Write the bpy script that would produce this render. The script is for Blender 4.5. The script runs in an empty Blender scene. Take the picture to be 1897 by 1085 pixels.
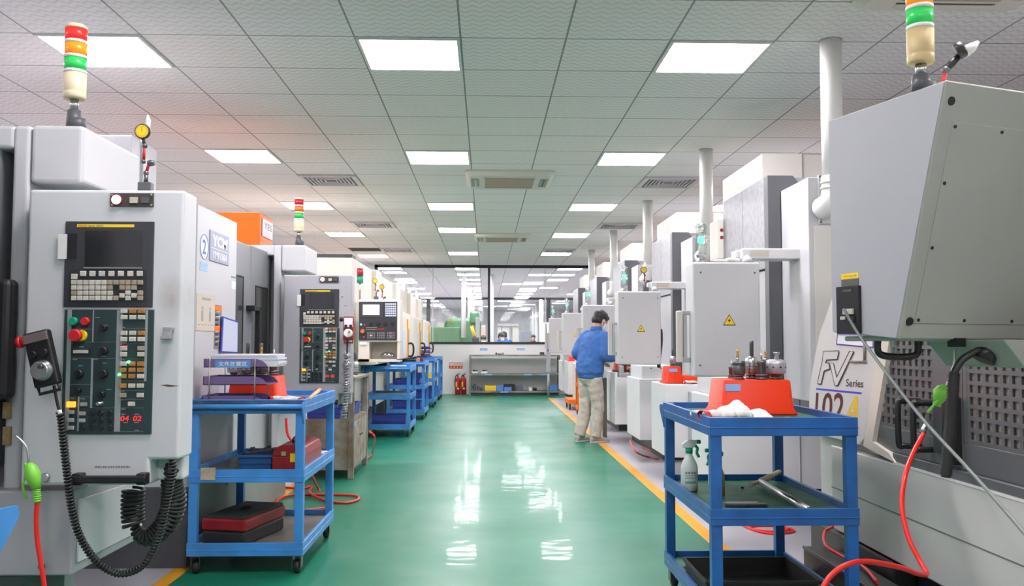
import bpy, bmesh, math, random
from mathutils import Vector, Matrix
R = random.Random(7)
PI = math.pi
sc = bpy.context.scene
C = sc.collection

# ---------------------------------------------------------------- camera
CAMZ, FPX = 1.22, 1665.7
yaw, pitch, roll = 0.0286, 0.0553, 0.0011
fw = Vector((math.sin(yaw)*math.cos(pitch), math.cos(yaw)*math.cos(pitch), math.sin(pitch)))
rt = Vector((math.cos(yaw), -math.sin(yaw), 0))
up = rt.cross(fw)
rt, up = math.cos(roll)*rt + math.sin(roll)*up, -math.sin(roll)*rt + math.cos(roll)*up
cam = bpy.data.cameras.new('camera')
cam.sensor_fit = 'HORIZONTAL'; cam.sensor_width = 36.0; cam.lens = 36.0*FPX/1897.0
cam.clip_start = 0.05; cam.clip_end = 200
co = bpy.data.objects.new('camera', cam); C.objects.link(co)
co.matrix_world = Matrix(((rt.x, up.x, -fw.x, 0), (rt.y, up.y, -fw.y, 0), (rt.z, up.z, -fw.z, CAMZ), (0, 0, 0, 1)))
sc.camera = co

# ---------------------------------------------------------------- world, view, light levels
w = bpy.data.worlds.new('World'); sc.world = w; w.use_nodes = True
w.node_tree.nodes['Background'].inputs[0].default_value = (0.9, 0.95, 1.0, 1)
w.node_tree.nodes['Background'].inputs[1].default_value = 0.5
sc.view_settings.view_transform = 'Standard'; sc.view_settings.look = 'None'
sc.view_settings.gamma = 1.0; sc.view_settings.use_curve_mapping = False
sc.view_settings.exposure = 0.0
PANEL_EMIT = 43.0          # brightness of the ceiling light diffusers
sc.cycles.use_denoising = True
sc.cycles.max_bounces = 8; sc.cycles.diffuse_bounces = 5; sc.cycles.glossy_bounces = 4
sc.cycles.transparent_max_bounces = 16
sc.cycles.sample_clamp_indirect = 6.0

# ---------------------------------------------------------------- layout helpers (a sight line meets a known plane)
def ray(px, py):
    return fw + rt*((px-948.5)/FPX) + up*((542.5-py)/FPX)
def aY(px, py, Y):
    d = ray(px, py); t = Y/d.y; return Vector((d.x*t, Y, CAMZ+d.z*t))
def aX(px, py, X):
    d = ray(px, py); t = X/d.x; return Vector((X, d.y*t, CAMZ+d.z*t))
def aZ(px, py, Z):
    d = ray(px, py); t = (Z-CAMZ)/d.z; return Vector((d.x*t, d.y*t, Z))

# ---------------------------------------------------------------- materials
MATS = {}
def mat(name, col, rough=0.5, metal=0.0, var=0.0, vs=6.0, col2=None, emit=None, es=1.0, bump=0.0, bs=60.0, coat=0.0, trans=0.0, spec=None):
    if name in MATS: return MATS[name]
    m = bpy.data.materials.new(name); m.use_nodes = True
    n = m.node_tree.nodes; l = m.node_tree.links; b = n['Principled BSDF']
    b.inputs['Roughness'].default_value = rough; b.inputs['Metallic'].default_value = metal
    b.inputs['Base Color'].default_value = (*col, 1)
    if coat: b.inputs['Coat Weight'].default_value = coat; b.inputs['Coat Roughness'].default_value = 0.1
    if spec is not None: b.inputs['Specular IOR Level'].default_value = spec
    if trans: b.inputs['Transmission Weight'].default_value = trans
    if var > 0 or bump > 0:
        tc = n.new('ShaderNodeTexCoord')
    if var > 0:
        nz = n.new('ShaderNodeTexNoise'); nz.inputs['Scale'].default_value = vs; nz.inputs['Detail'].default_value = 5
        l.new(tc.outputs['Object'], nz.inputs['Vector'])
        cr = n.new('ShaderNodeValToRGB'); cr.color_ramp.elements[0].position = 0.35; cr.color_ramp.elements[1].position = 0.68
        c2 = col2 if col2 else tuple(max(0, c*(1-var)) for c in col)
        cr.color_ramp.elements[0].color = (*c2, 1); cr.color_ramp.elements[1].color = (*col, 1)
        l.new(nz.outputs['Fac'], cr.inputs['Fac']); l.new(cr.outputs['Color'], b.inputs['Base Color'])
    if bump > 0:
        nb = n.new('ShaderNodeTexNoise'); nb.inputs['Scale'].default_value = bs; nb.inputs['Detail'].default_value = 3
        l.new(tc.outputs['Object'], nb.inputs['Vector'])
        bp = n.new('ShaderNodeBump'); bp.inputs['Strength'].default_value = bump; bp.inputs['Distance'].default_value = 0.01
        l.new(nb.outputs['Fac'], bp.inputs['Height']); l.new(bp.outputs['Normal'], b.inputs['Normal'])
    if emit:
        b.inputs['Emission Color'].default_value = (*emit, 1); b.inputs['Emission Strength'].default_value = es
    MATS[name] = m
    return m

def glass_mat(name, col, a):
    if name in MATS: return MATS[name]
    m = bpy.data.materials.new(name); m.use_nodes = True
    n = m.node_tree.nodes; l = m.node_tree.links; n.clear()
    o = n.new('ShaderNodeOutputMaterial'); mx = n.new('ShaderNodeMixShader')
    t = n.new('ShaderNodeBsdfTransparent'); t.inputs[0].default_value = (*col, 1)
    g = n.new('ShaderNodeBsdfGlossy'); g.inputs['Roughness'].default_value = 0.03
    mx.inputs[0].default_value = a
    l.new(t.outputs[0], mx.inputs[1]); l.new(g.outputs[0], mx.inputs[2]); l.new(mx.outputs[0], o.inputs[0])
    MATS[name] = m; return m

white = mat('paint_white', (0.575, 0.575, 0.60), 0.38, var=0.05, vs=1.6)
whiteB = mat('paint_light_grey', (0.40, 0.40, 0.43), 0.38, var=0.07, vs=1.4)
whiteR = mat('paint_machine_white', (0.60, 0.60, 0.62), 0.38, var=0.06, vs=1.5)
whiteX = mat('paint_box_white', (0.78, 0.78, 0.80), 0.38, var=0.04, vs=1.5)
cream = mat('paint_cream', (0.72, 0.66, 0.58), 0.45, var=0.06, vs=1.8)
creamL = mat('paint_cream_light', (0.80, 0.76, 0.70), 0.45, var=0.05, vs=1.8)
greenwhite = mat('paint_greenish_grey', (0.36, 0.37, 0.335), 0.4, var=0.08, vs=1.5)
wallm = mat('wall_paint', (0.91, 0.91, 0.90), 0.6, var=0.03, vs=1.0)
sidem = mat('side_wall_paint', (0.88, 0.88, 0.88), 0.7)
blue = mat('cart_blue', (0.06, 0.30, 0.76), 0.42, var=0.25, vs=7.0, coat=0.2)
blueT = mat('cart_tray_blue', (0.06, 0.16, 0.34), 0.5, var=0.55, vs=9.0)
trayg = mat('cart_tray_grey', (0.20, 0.19, 0.16), 0.42, var=0.45, vs=6.0, metal=0.2)
traygr = mat('cart_tray_green', (0.045, 0.19, 0.115), 0.5, var=0.4, vs=8.0, spec=0.2)
dark = mat('dark_base', (0.045, 0.05, 0.05), 0.5, var=0.3, vs=5)
darkg = mat('dark_grey_paint', (0.085, 0.09, 0.10), 0.42, var=0.15, vs=6)
midg = mat('door_grey', (0.24, 0.25, 0.27), 0.36, var=0.10, vs=3)
metalg = mat('speckled_grey_panel', (0.30, 0.31, 0.34), 0.33, metal=0.35, var=0.30, vs=22)
black = mat('black_plastic', (0.012, 0.012, 0.013), 0.38)
blackr = mat('black_rubber', (0.02, 0.02, 0.02), 0.55)
charc = mat('charcoal_panel', (0.035, 0.038, 0.045), 0.45)
teal = mat('dark_teal_panel', (0.020, 0.045, 0.048), 0.45)
screenm = mat('screen_glass', (0.018, 0.019, 0.022), 0.12, coat=0.5)
steel = mat('steel', (0.55, 0.55, 0.55), 0.28, metal=0.9, var=0.2, vs=30)
steeld = mat('dark_steel', (0.16, 0.16, 0.17), 0.35, metal=0.8, var=0.3, vs=40)
galv = mat('galvanised_sheet', (0.40, 0.41, 0.43), 0.35, metal=0.6, var=0.2, vs=4)
keyw = mat('key_ivory', (0.60, 0.57, 0.50), 0.5, var=0.18, vs=90)
keyt = mat('key_tan', (0.40, 0.33, 0.25), 0.5, var=0.25, vs=90)
keyo = mat('key_amber', (0.48, 0.22, 0.05), 0.45, var=0.3, vs=90)
redp = mat('red_plastic', (0.55, 0.012, 0.02), 0.35)
redd = mat('red_enamel', (0.30, 0.015, 0.02), 0.32, var=0.25, vs=10)
orange = mat('orange_red_plastic', (0.72, 0.036, 0.004), 0.45, var=0.10, vs=4, spec=0.2)
orangec = mat('orange_paint', (0.92, 0.20, 0.015), 0.45, spec=0.25)
hosered = mat('red_hose', (0.80, 0.02, 0.015), 0.3)
yellow = mat('yellow_paint', (0.85, 0.42, 0.01), 0.45)
yellowB = mat('bright_yellow', (0.90, 0.62, 0.01), 0.45)
greenp = mat('green_plastic', (0.0, 0.30, 0.16), 0.4)
limep = mat('lime_plastic', (0.22, 0.62, 0.06), 0.38)
ivory = mat('ivory_plastic', (0.74, 0.62, 0.42), 0.45)
tan = mat('tan_plastic', (0.50, 0.38, 0.20), 0.45)
purple = mat('purple_plastic', (0.17, 0.11, 0.25), 0.42)
bluebin = mat('bin_blue', (0.035, 0.06, 0.36), 0.42, var=0.2, vs=8)
blued = mat('dark_blue_plastic', (0.02, 0.07, 0.20), 0.42)
paper = mat('paper', (0.80, 0.80, 0.82), 0.7)
paperb = mat('paper_blueish', (0.55, 0.60, 0.75), 0.6)
lblue = mat('label_blue', (0.20, 0.42, 0.78), 0.5)
dblue = mat('ink_blue', (0.05, 0.06, 0.42), 0.5)
cloth = mat('glove_white', (0.68, 0.66, 0.62), 0.9, var=0.15, vs=30, bump=0.3, bs=120)
wood = mat('pale_wood', (0.55, 0.38, 0.18), 0.5, var=0.25, vs=14)
rusty = mat('rusty_grey_metal', (0.36, 0.35, 0.32), 0.5, metal=0.3, var=0.6, vs=6, col2=(0.20, 0.14, 0.09))
pipew = mat('pipe_white', (0.88, 0.87, 0.85), 0.35)
whitep = mat('white_plastic', (0.78, 0.77, 0.74), 0.4)
glow_r = mat('lamp_red', (0.75, 0.02, 0.02), 0.3, emit=(1, 0.05, 0.03), es=0.35)
glow_o = mat('lamp_amber', (0.85, 0.25, 0.01), 0.3, emit=(1, 0.30, 0.01), es=0.4)
glow_g = mat('lamp_green', (0.03, 0.5, 0.10), 0.3, emit=(0.02, 0.6, 0.10), es=0.25)
off_r = mat('lens_red', (0.50, 0.01, 0.03), 0.3)
off_o = mat('lens_orange', (0.80, 0.16, 0.02), 0.3)
off_g = mat('lens_green', (0.04, 0.50, 0.10), 0.3)
led_g = mat('led_green', (0.1, 0.9, 0.3), 0.3, emit=(0.1, 1.0, 0.35), es=3.0)
led_r = mat('led_red', (0.9, 0.02, 0.02), 0.3, emit=(1.0, 0.02, 0.03), es=1.1)
led_w = mat('led_white', (1, 1, 1), 0.3, emit=(1, 1, 1), es=1.6)
led_o = mat('led_orange', (1, 0.4, 0.05), 0.3, emit=(1.0, 0.25, 0.01), es=2.2)
lcd = mat('lit_display', (0.55, 0.42, 0.44), 0.2, emit=(0.62, 0.52, 0.54), es=0.7)
greenm = mat('machine_green', (0.10, 0.25, 0.12), 0.4, var=0.15, vs=2)
skin = mat('skin', (0.58, 0.33, 0.22), 0.5, var=0.08, vs=10)
hairm = mat('hair_black', (0.008, 0.008, 0.009), 0.45, bump=0.6, bs=70)
jacket = mat('jacket_blue', (0.038, 0.135, 0.40), 0.8, var=0.15, vs=7, bump=0.35, bs=14)
trous = mat('trouser_beige', (0.55, 0.50, 0.44), 0.85, var=0.15, vs=7, bump=0.4, bs=14)
shoem = mat('shoe_beige', (0.50, 0.46, 0.42), 0.7, var=0.2, vs=20)
printk = mat('print_black', (0.02, 0.02, 0.02), 0.5)
printw = mat('print_white', (0.80, 0.80, 0.80), 0.5)
maroon = mat('print_maroon', (0.10, 0.005, 0.01), 0.5)
diffm = mat('light_diffuser', (0.95, 0.95, 0.95), 0.5, emit=(1.0, 0.93, 0.97), es=PANEL_EMIT)
glassw = glass_mat('window_glass', (0.95, 0.97, 0.97), 0.07)
glassd = glass_mat('door_glass', (0.35, 0.38, 0.38), 0.12)
plasticcl = glass_mat('clear_plastic', (0.85, 0.88, 0.88), 0.25)

# ---------------------------------------------------------------- mesh builder
class MB:
    def __init__(s): s.v = []; s.f = []; s.m = []; s.s = []
    def add(s, vs, fs, m=0, smooth=False):
        o = len(s.v); s.v += [Vector(q) for q in vs]
        for f in fs: s.f.append([i+o for i in f]); s.m.append(m); s.s.append(smooth)
        return s
    def box(s, x0, x1, y0, y1, z0, z1, m=0):
        return s.add([(x0,y0,z0),(x1,y0,z0),(x1,y1,z0),(x0,y1,z0),(x0,y0,z1),(x1,y0,z1),(x1,y1,z1),(x0,y1,z1)],
                     [(0,3,2,1),(4,5,6,7),(0,1,5,4),(1,2,6,5),(2,3,7,6),(3,0,4,7)], m)
    def obox(s, c, u, v, n, hu, hv, hn, m=0):       # oriented box: centre, three unit axes, half sizes
        c = Vector(c); u = Vector(u)*hu; v = Vector(v)*hv; n = Vector(n)*hn
        P = [c-u-v-n, c+u-v-n, c+u+v-n, c-u+v-n, c-u-v+n, c+u-v+n, c+u+v+n, c-u+v+n]
        return s.add(P, [(0,3,2,1),(4,5,6,7),(0,1,5,4),(1,2,6,5),(2,3,7,6),(3,0,4,7)], m)
    def prism(s, pts, vec, m=0, smooth=False):
        vec = Vector(vec); n = len(pts); P = [Vector(p) for p in pts]
        return s.add(P+[p+vec for p in P], [list(range(n))[::-1], list(range(n, 2*n))]+[(i, (i+1) % n, n+(i+1) % n, n+i) for i in range(n)], m, smooth)
    def ring(s, c, a, b, r, n):
        return [c+a*(r*math.cos(2*PI*i/n))+b*(r*math.sin(2*PI*i/n)) for i in range(n)]
    def tube(s, pts, r, n=8, m=0, cap=True, closed=False):
        pts = [Vector(p) for p in pts]; k = len(pts)
        rr = r if isinstance(r, (list, tuple)) else [r]*k
        T = []
        for i in range(k):
            a = pts[(i-1) % k] if closed else pts[max(i-1, 0)]; b = pts[(i+1) % k] if closed else pts[min(i+1, k-1)]
            d = b-a; T.append(d.normalized() if d.length > 1e-9 else Vector((0, 0, 1)))
        a = T[0].orthogonal().normalized(); V = []
        for i in range(k):
            a = a-T[i]*a.dot(T[i])
            a = a.normalized() if a.length > 1e-6 else T[i].orthogonal().normalized()
            V += s.ring(pts[i], a, T[i].cross(a), rr[i], n)
        F = []
        for i in range(k if closed else k-1):
            j = (i+1) % k
            for q in range(n): F.append((i*n+q, i*n+(q+1) % n, j*n+(q+1) % n, j*n+q))
        s.add(V, F, m, True)
        if cap and not closed:
            o = len(s.v)-len(V)
            s.f.append([o+q for q in range(n)][::-1]); s.m.append(m); s.s.append(False)
            s.f.append([o+(k-1)*n+q for q in range(n)]); s.m.append(m); s.s.append(False)
        return s
    def cyl(s, p0, p1, r, r1=None, n=20, m=0):
        return s.tube([p0, p1], [r, r if r1 is None else r1], n, m)
    def lathe(s, prof, c=(0, 0, 0), n=24, m=0, ax=(0, 0, 1)):
        c = Vector(c); ax = Vector(ax).normalized(); a = ax.orthogonal().normalized(); b = ax.cross(a); V = []
        for r, z in prof: V += s.ring(c+ax*z, a, b, max(r, 1e-4), n)
        F = [(i*n+q, i*n+(q+1) % n, (i+1)*n+(q+1) % n, (i+1)*n+q) for i in range(len(prof)-1) for q in range(n)]
        s.add(V, F, m, True); o = len(s.v)-len(V); k = len(prof)
        s.f.append([o+q for q in range(n)][::-1]); s.m.append(m); s.s.append(False)
        s.f.append([o+(k-1)*n+q for q in range(n)]); s.m.append(m); s.s.append(False)
        return s
    def ell(s, c, r, m=0, nu=16, nv=10, rot=None):
        V = []; c = Vector(c)
        for i in range(1, nv):
            t = PI*i/nv
            for j in range(nu):
                p = Vector((r[0]*math.sin(t)*math.cos(2*PI*j/nu), r[1]*math.sin(t)*math.sin(2*PI*j/nu), r[2]*math.cos(t)))
                V.append(c+(rot @ p if rot else p))
        a = Vector((0, 0, r[2])); V.append(c+(rot @ a if rot else a)); V.append(c-(rot @ a if rot else a))
        F = [(i*nu+j, (i+1)*nu+j, (i+1)*nu+(j+1) % nu, i*nu+(j+1) % nu) for i in range(nv-2) for j in range(nu)]
        top, bot = len(V)-2, len(V)-1
        F += [(top, j, (j+1) % nu) for j in range(nu)]+[(bot, (nv-2)*nu+(j+1) % nu, (nv-2)*nu+j) for j in range(nu)]
        return s.add(V, F, m, True)

OFF = {}
def setp(o, label=None, cat=None, group=None, kind=None):
    if label: o['label'] = label
    if cat: o['category'] = cat
    if group: o['group'] = group
    if kind: o['kind'] = kind
    return o
def thing(name, label, cat, loc=(0, 0, 0), group=None, rot=None, local=False):
    o = bpy.data.objects.new(name, None); C.objects.link(o); o.empty_display_size = 0.1
    o.location = loc
    if rot: o.rotation_euler = rot
    OFF[o] = Vector((0, 0, 0)) if (local or rot) else Vector(loc)
    return setp(o, label, cat, group)
def part(name, mb, mats, parent=None, bevel=0.0, seg=2, label=None, loc=None, sub=0):
    if not isinstance(mats, (list, tuple)): mats = [mats]
    off = OFF[parent] if parent is not None else Vector(loc if loc is not None else (0, 0, 0))
    me = bpy.data.meshes.new(name)
    me.from_pydata([tuple(v-off) for v in mb.v], [], mb.f)
    me.polygons.foreach_set('material_index', mb.m); me.polygons.foreach_set('use_smooth', mb.s)
    for q in mats: me.materials.append(q)
    bm = bmesh.new(); bm.from_mesh(me); bmesh.ops.recalc_face_normals(bm, faces=bm.faces); bm.to_mesh(me); bm.free()
    o = bpy.data.objects.new(name, me); C.objects.link(o); OFF[o] = off
    if parent is not None: o.parent = parent
    else: o.location = off
    if bevel > 0:
        b = o.modifiers.new('bevel', 'BEVEL'); b.width = bevel; b.segments = seg; b.limit_method = 'ANGLE'; b.angle_limit = 0.6
        b.harden_normals = False
    if sub:
        q = o.modifiers.new('sub', 'SUBSURF'); q.levels = sub; q.render_levels = sub
    if label: o['label'] = label
    return o
def solo(name, mb, mats, label, cat, loc, group=None, **k):        # a thing that is one mesh
    o = part(name, mb, mats, None, loc=loc, **k); return setp(o, label, cat, group)
def struct(name, mb, mats, loc=(0, 0, 0), parent=None, **k):
    o = part(name, mb, mats, parent, loc=loc, **k)
    if parent is None: o['kind'] = 'structure'
    return o
def kids(o): return [c for c in bpy.data.objects if c.parent is o]
KID = {}
def copy_tree(o, loc=None, label=None, parent=None):
    c = o.copy(); C.objects.link(c); OFF[c] = OFF[o]
    if parent is not None: c.parent = parent
    if loc is not None:
        OFF[c] = OFF[o]+(Vector(loc)-Vector(o.location)); c.location = loc
    if label: c['label'] = label
    for ch in kids(o):
        d = copy_tree(ch, parent=c)
    return c
def fixoff(root):
    for ch in kids(root):
        OFF[ch] = OFF[root]; fixoff(ch)

def smooth_path(pts, k=8, closed=False):
    P = [Vector(p) for p in pts]; n = len(P); out = []
    rng = range(n) if closed else range(n-1)
    for i in rng:
        if closed: a, b, c, d = P[(i-1) % n], P[i], P[(i+1) % n], P[(i+2) % n]
        else: a, b, c, d = P[max(i-1, 0)], P[i], P[i+1], P[min(i+2, n-1)]
        for j in range(k):
            t = j/k
            out.append(0.5*((2*b)+(c-a)*t+(2*a-5*b+4*c-d)*t*t+(3*b-a-3*c+d)*t*t*t))
    if not closed: out.append(P[-1])
    return out
def coil(path, rad, pitchl, step=10):
    """helix of radius rad and pitch pitchl around a path"""
    L = [0]
    for i in range(1, len(path)): L.append(L[-1]+(path[i]-path[i-1]).length)
    tot = L[-1]; n = max(8, int(tot/pitchl*step)); out = []; a = None
    for q in range(n+1):
        s_ = tot*q/n; i = 0
        while i < len(L)-2 and L[i+1] < s_: i += 1
        t = (s_-L[i])/max(1e-9, L[i+1]-L[i]); p = path[i].lerp(path[i+1], t); T = (path[i+1]-path[i]).normalized()
        a = T.orthogonal() if a is None else a-T*a.dot(T)
        a = a.normalized(); b = T.cross(a); ph = 2*PI*s_/pitchl
        rr = rad(s_/tot) if callable(rad) else rad
        out.append(p+a*(rr*math.cos(ph))+b*(rr*math.sin(ph)))
    return out

TXT = {}
def text_geo(s, bold=0.0):
    if (s, bold) in TXT: return TXT[(s, bold)]
    cu = bpy.data.curves.new('t', 'FONT'); cu.body = s; cu.extrude = 0; cu.resolution_u = 3; cu.offset = bold
    ob = bpy.data.objects.new('t', cu); C.objects.link(ob)
    dg = bpy.context.evaluated_depsgraph_get(); me = bpy.data.meshes.new_from_object(ob.evaluated_get(dg))
    V = [v.co.copy() for v in me.vertices]; F = [list(p.vertices) for p in me.polygons]
    bpy.data.objects.remove(ob); bpy.data.curves.remove(cu); bpy.data.meshes.remove(me)
    if not V: V = [Vector((0, 0, 0)), Vector((1, 0, 0)), Vector((1, 1, 0))]; F = [[0, 1, 2]]
    x0 = min(v.x for v in V); x1 = max(v.x for v in V); y0 = min(v.y for v in V); y1 = max(v.y for v in V)
    V = [((v.x-x0)/(x1-x0), (v.y-y0)/(y1-y0)) for v in V]
    TXT[(s, bold)] = (V, F, (x1-x0)/(y1-y0)); return TXT[(s, bold)]
def text(mb, s, p0, u, v, m=0, bold=0.0, slant=0.0):
    """letters filling the parallelogram p0, p0+u, p0+v"""
    p0, u, v = Vector(p0), Vector(u), Vector(v); V, F, _ = text_geo(s, bold)
    mb.add([p0+u*(x+slant*y)+v*y for x, y in V], F, m); return mb

# ================================================================ the room
CEIL, TS, TX0, TY0 = 3.086, 0.648, -1.458, 4.776
WALLY, BACKY, ENDY = 21.62, 37.1, 50.0
XL, XR, YF = -6.6, 6.8, -5.0

def floor_mat(name, c1, c2, rough):
    m = bpy.data.materials.new(name); m.use_nodes = True
    n = m.node_tree.nodes; l = m.node_tree.links; b = n['Principled BSDF']
    tc = n.new('ShaderNodeTexCoord')
    def noise(sc_, det, vec):
        q = n.new('ShaderNodeTexNoise'); q.inputs['Scale'].default_value = sc_; q.inputs['Detail'].default_value = det
        l.new(vec, q.inputs['Vector']); return q
    a = noise(0.7, 2, tc.outputs['Object'])
    cr = n.new('ShaderNodeValToRGB'); cr.color_ramp.elements[0].position = 0.25; cr.color_ramp.elements[1].position = 0.8
    cr.color_ramp.elements[0].color = (*c2, 1); cr.color_ramp.elements[1].color = (*c1, 1)
    l.new(a.outputs['Fac'], cr.inputs['Fac']); l.new(cr.outputs['Color'], b.inputs['Base Color'])
    r = noise(1.3, 3, tc.outputs['Object'])
    mr = n.new('ShaderNodeMapRange'); mr.inputs['From Min'].default_value = 0.35; mr.inputs['From Max'].default_value = 0.7
    mr.inputs['To Min'].default_value = rough*0.9; mr.inputs['To Max'].default_value = rough*1.2
    l.new(r.outputs['Fac'], mr.inputs['Value']); l.new(mr.outputs['Result'], b.inputs['Roughness'])
    nb = noise(6.0, 1.5, tc.outputs['Object']); bp = n.new('ShaderNodeBump')
    bp.inputs['Strength'].default_value = 0.12; bp.inputs['Distance'].default_value = 0.012
    l.new(nb.outputs['Fac'], bp.inputs['Height']); l.new(bp.outputs['Normal'], b.inputs['Normal'])
    b.inputs['Specular IOR Level'].default_value = 0.24
    b.inputs['Coat Weight'].default_value = 0.14; b.inputs['Coat Roughness'].default_value = 0.05; b.inputs['Coat IOR'].default_value = 1.35
    l.new(bp.outputs['Normal'], b.inputs['Coat Normal'])
    return m
f_green = floor_mat('epoxy_green', (0.014, 0.205, 0.125), (0.009, 0.17, 0.095), 0.36)
f_grey = floor_mat('epoxy_grey', (0.45, 0.45, 0.49), (0.44, 0.44, 0.48), 0.35)
f_yel = floor_mat('floor_line_yellow', (0.85, 0.40, 0.02), (0.78, 0.34, 0.02), 0.35)

mb = MB()
def q(x0, x1, y0, y1, m): mb.add([(x0, y0, 0), (x1, y0, 0), (x1, y1, 0), (x0, y1, 0)], [(0, 1, 2, 3)], m)
LXa, LXb, RXa, RXb, LE = -1.679, -1.597, 1.364, 1.455, 20.0
q(LXb, RXa, YF, LE, 0); q(LXa, LXb, YF, LE, 2); q(RXa, RXb, YF, LE, 2); q(XL, LXa, YF, LE, 1); q(RXb, XR, YF, LE, 1)
q(XL, XR, LE, WALLY, 0); q(-14, 14, WALLY, ENDY, 1)
struct('floor', mb, [f_green, f_grey, f_yel])

# suspended ceiling of embossed tiles in dark T-bars
cm = bpy.data.materials.new('ceiling_tiles'); cm.use_nodes = True
n = cm.node_tree.nodes; l = cm.node_tree.links; b = n['Principled BSDF']; b.inputs['Roughness'].default_value = 0.75
def M(op, a, b_=None, c=None):
    k = n.new('ShaderNodeMath'); k.operation = op
    for i, v in enumerate((a, b_, c)):
        if v is None: continue
        if isinstance(v, (int, float)): k.inputs[i].default_value = v
        else: l.new(v, k.inputs[i])
    return k.outputs[0]
tc = n.new('ShaderNodeTexCoord'); sx = n.new('ShaderNodeSeparateXYZ'); l.new(tc.outputs['Object'], sx.inputs[0])
gx = M('DIVIDE', M('SUBTRACT', sx.outputs['X'], TX0), TS); gy = M('DIVIDE', M('SUBTRACT', sx.outputs['Y'], TY0), TS)
fx, fy = M('FRACT', gx), M('FRACT', gy)
ex = M('SUBTRACT', 0.5, M('ABSOLUTE', M('SUBTRACT', fx, 0.5))); ey = M('SUBTRACT', 0.5, M('ABSOLUTE', M('SUBTRACT', fy, 0.5)))
seam = M('LESS_THAN', M('MINIMUM', ex, ey), 0.0085); bar_highlight = M('LESS_THAN', M('MINIMUM', ex, ey), 0.0035)  # T-bar highlight is painted in as a paler line along each bar's middle
zig = M('ABSOLUTE', M('SUBTRACT', M('FRACT', M('MULTIPLY', fx, 8.0)), 0.5))
wave = M('FRACT', M('ADD', M('MULTIPLY', fy, 9.0), M('MULTIPLY', zig, 1.15)))
line = M('LESS_THAN', wave, 0.36)
cxy = n.new('ShaderNodeCombineXYZ'); l.new(M('FLOOR', gx), cxy.inputs[0]); l.new(M('FLOOR', gy), cxy.inputs[1])
wn = n.new('ShaderNodeTexWhiteNoise'); wn.noise_dimensions = '2D'; l.new(cxy.outputs[0], wn.inputs['Vector'])
ns = n.new('ShaderNodeTexNoise'); ns.inputs['Scale'].default_value = 0.45; ns.inputs['Detail'].default_value = 3; l.new(tc.outputs['Object'], ns.inputs['Vector'])
warm = n.new('ShaderNodeMix'); warm.data_type = 'RGBA'; warm.inputs['A'].default_value = (0.93, 0.91, 0.90, 1); warm.inputs['B'].default_value = (0.93, 0.87, 0.83, 1)
mr = n.new('ShaderNodeMapRange'); mr.inputs['From Min'].default_value = 0.42; mr.inputs['From Max'].default_value = 0.62; l.new(ns.outputs['Fac'], mr.inputs['Value'])
l.new(mr.outputs['Result'], warm.inputs['Factor'])
def mixc(fac, A, B, blend='MIX'):
    k = n.new('ShaderNodeMix'); k.data_type = 'RGBA'; k.blend_type = blend
    if isinstance(fac, (int, float)): k.inputs['Factor'].default_value = fac
    else: l.new(fac, k.inputs['Factor'])
    for nm, v in (('A', A), ('B', B)):
        if isinstance(v, tuple): k.inputs[nm].default_value = v
        else: l.new(v, k.inputs[nm])
    return k.outputs['Result']
c1 = mixc(M('MULTIPLY', line, 0.36), warm.outputs['Result'], (0.48, 0.48, 0.48, 1))
c1 = mixc(M('MULTIPLY', wn.outputs['Value'], 0.18), c1, (0.74, 0.74, 0.76, 1))
st = n.new('ShaderNodeTexNoise'); st.inputs['Scale'].default_value = 2.2; st.inputs['Detail'].default_value = 8; st.inputs['Roughness'].default_value = 0.7
l.new(tc.outputs['Object'], st.inputs['Vector'])
spot = n.new('ShaderNodeMapRange'); spot.inputs['From Min'].default_value = 0.66; spot.inputs['From Max'].default_value = 0.76; l.new(st.outputs['Fac'], spot.inputs['Value'])
c1 = mixc(M('MULTIPLY', spot.outputs['Result'], 0.55), c1, (0.16, 0.13, 0.10, 1))
c1 = mixc(seam, c1, (0.11, 0.12, 0.12, 1)); c1 = mixc(bar_highlight, c1, (0.33, 0.34, 0.34, 1))
l.new(c1, b.inputs['Base Color'])
bp = n.new('ShaderNodeBump'); bp.inputs['Strength'].default_value = 0.4; bp.inputs['Distance'].default_value = 0.004
l.new(M('SUBTRACT', 1.0, line), bp.inputs['Height']); l.new(bp.outputs['Normal'], b.inputs['Normal'])
mb = MB().box(XL-7.4, XR+7.2, YF, ENDY, CEIL, CEIL+0.05)
struct('ceiling', mb, cm)

def wall(name, x0, x1, y0, y1, z0=0, z1=CEIL, m=None): return struct(name, MB().box(x0, x1, y0, y1, z0, z1), m or sidem)
wall('wall_left', XL-0.15, XL, YF, WALLY-0.06)
wall('wall_right', XR, XR+0.15, YF, WALLY-0.06)
wall('wall_rear', XL, XR, YF-0.15, YF)
WT = 1.185
wall('wall_front', XL-0.15, XR+0.15, WALLY-0.06, WALLY+0.06, 0, WT, wallm)
brm = mat('back_room_paint', (0.78, 0.78, 0.78), 0.6)
wall('wall_back_room_left', -14.2, -14.0, WALLY, ENDY, m=brm); wall('wall_back_room_right', 14.0, 14.2, WALLY, ENDY, m=brm)
wall('wall_back_room_end', -14, 14, ENDY, ENDY+0.15, m=brm)

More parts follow.
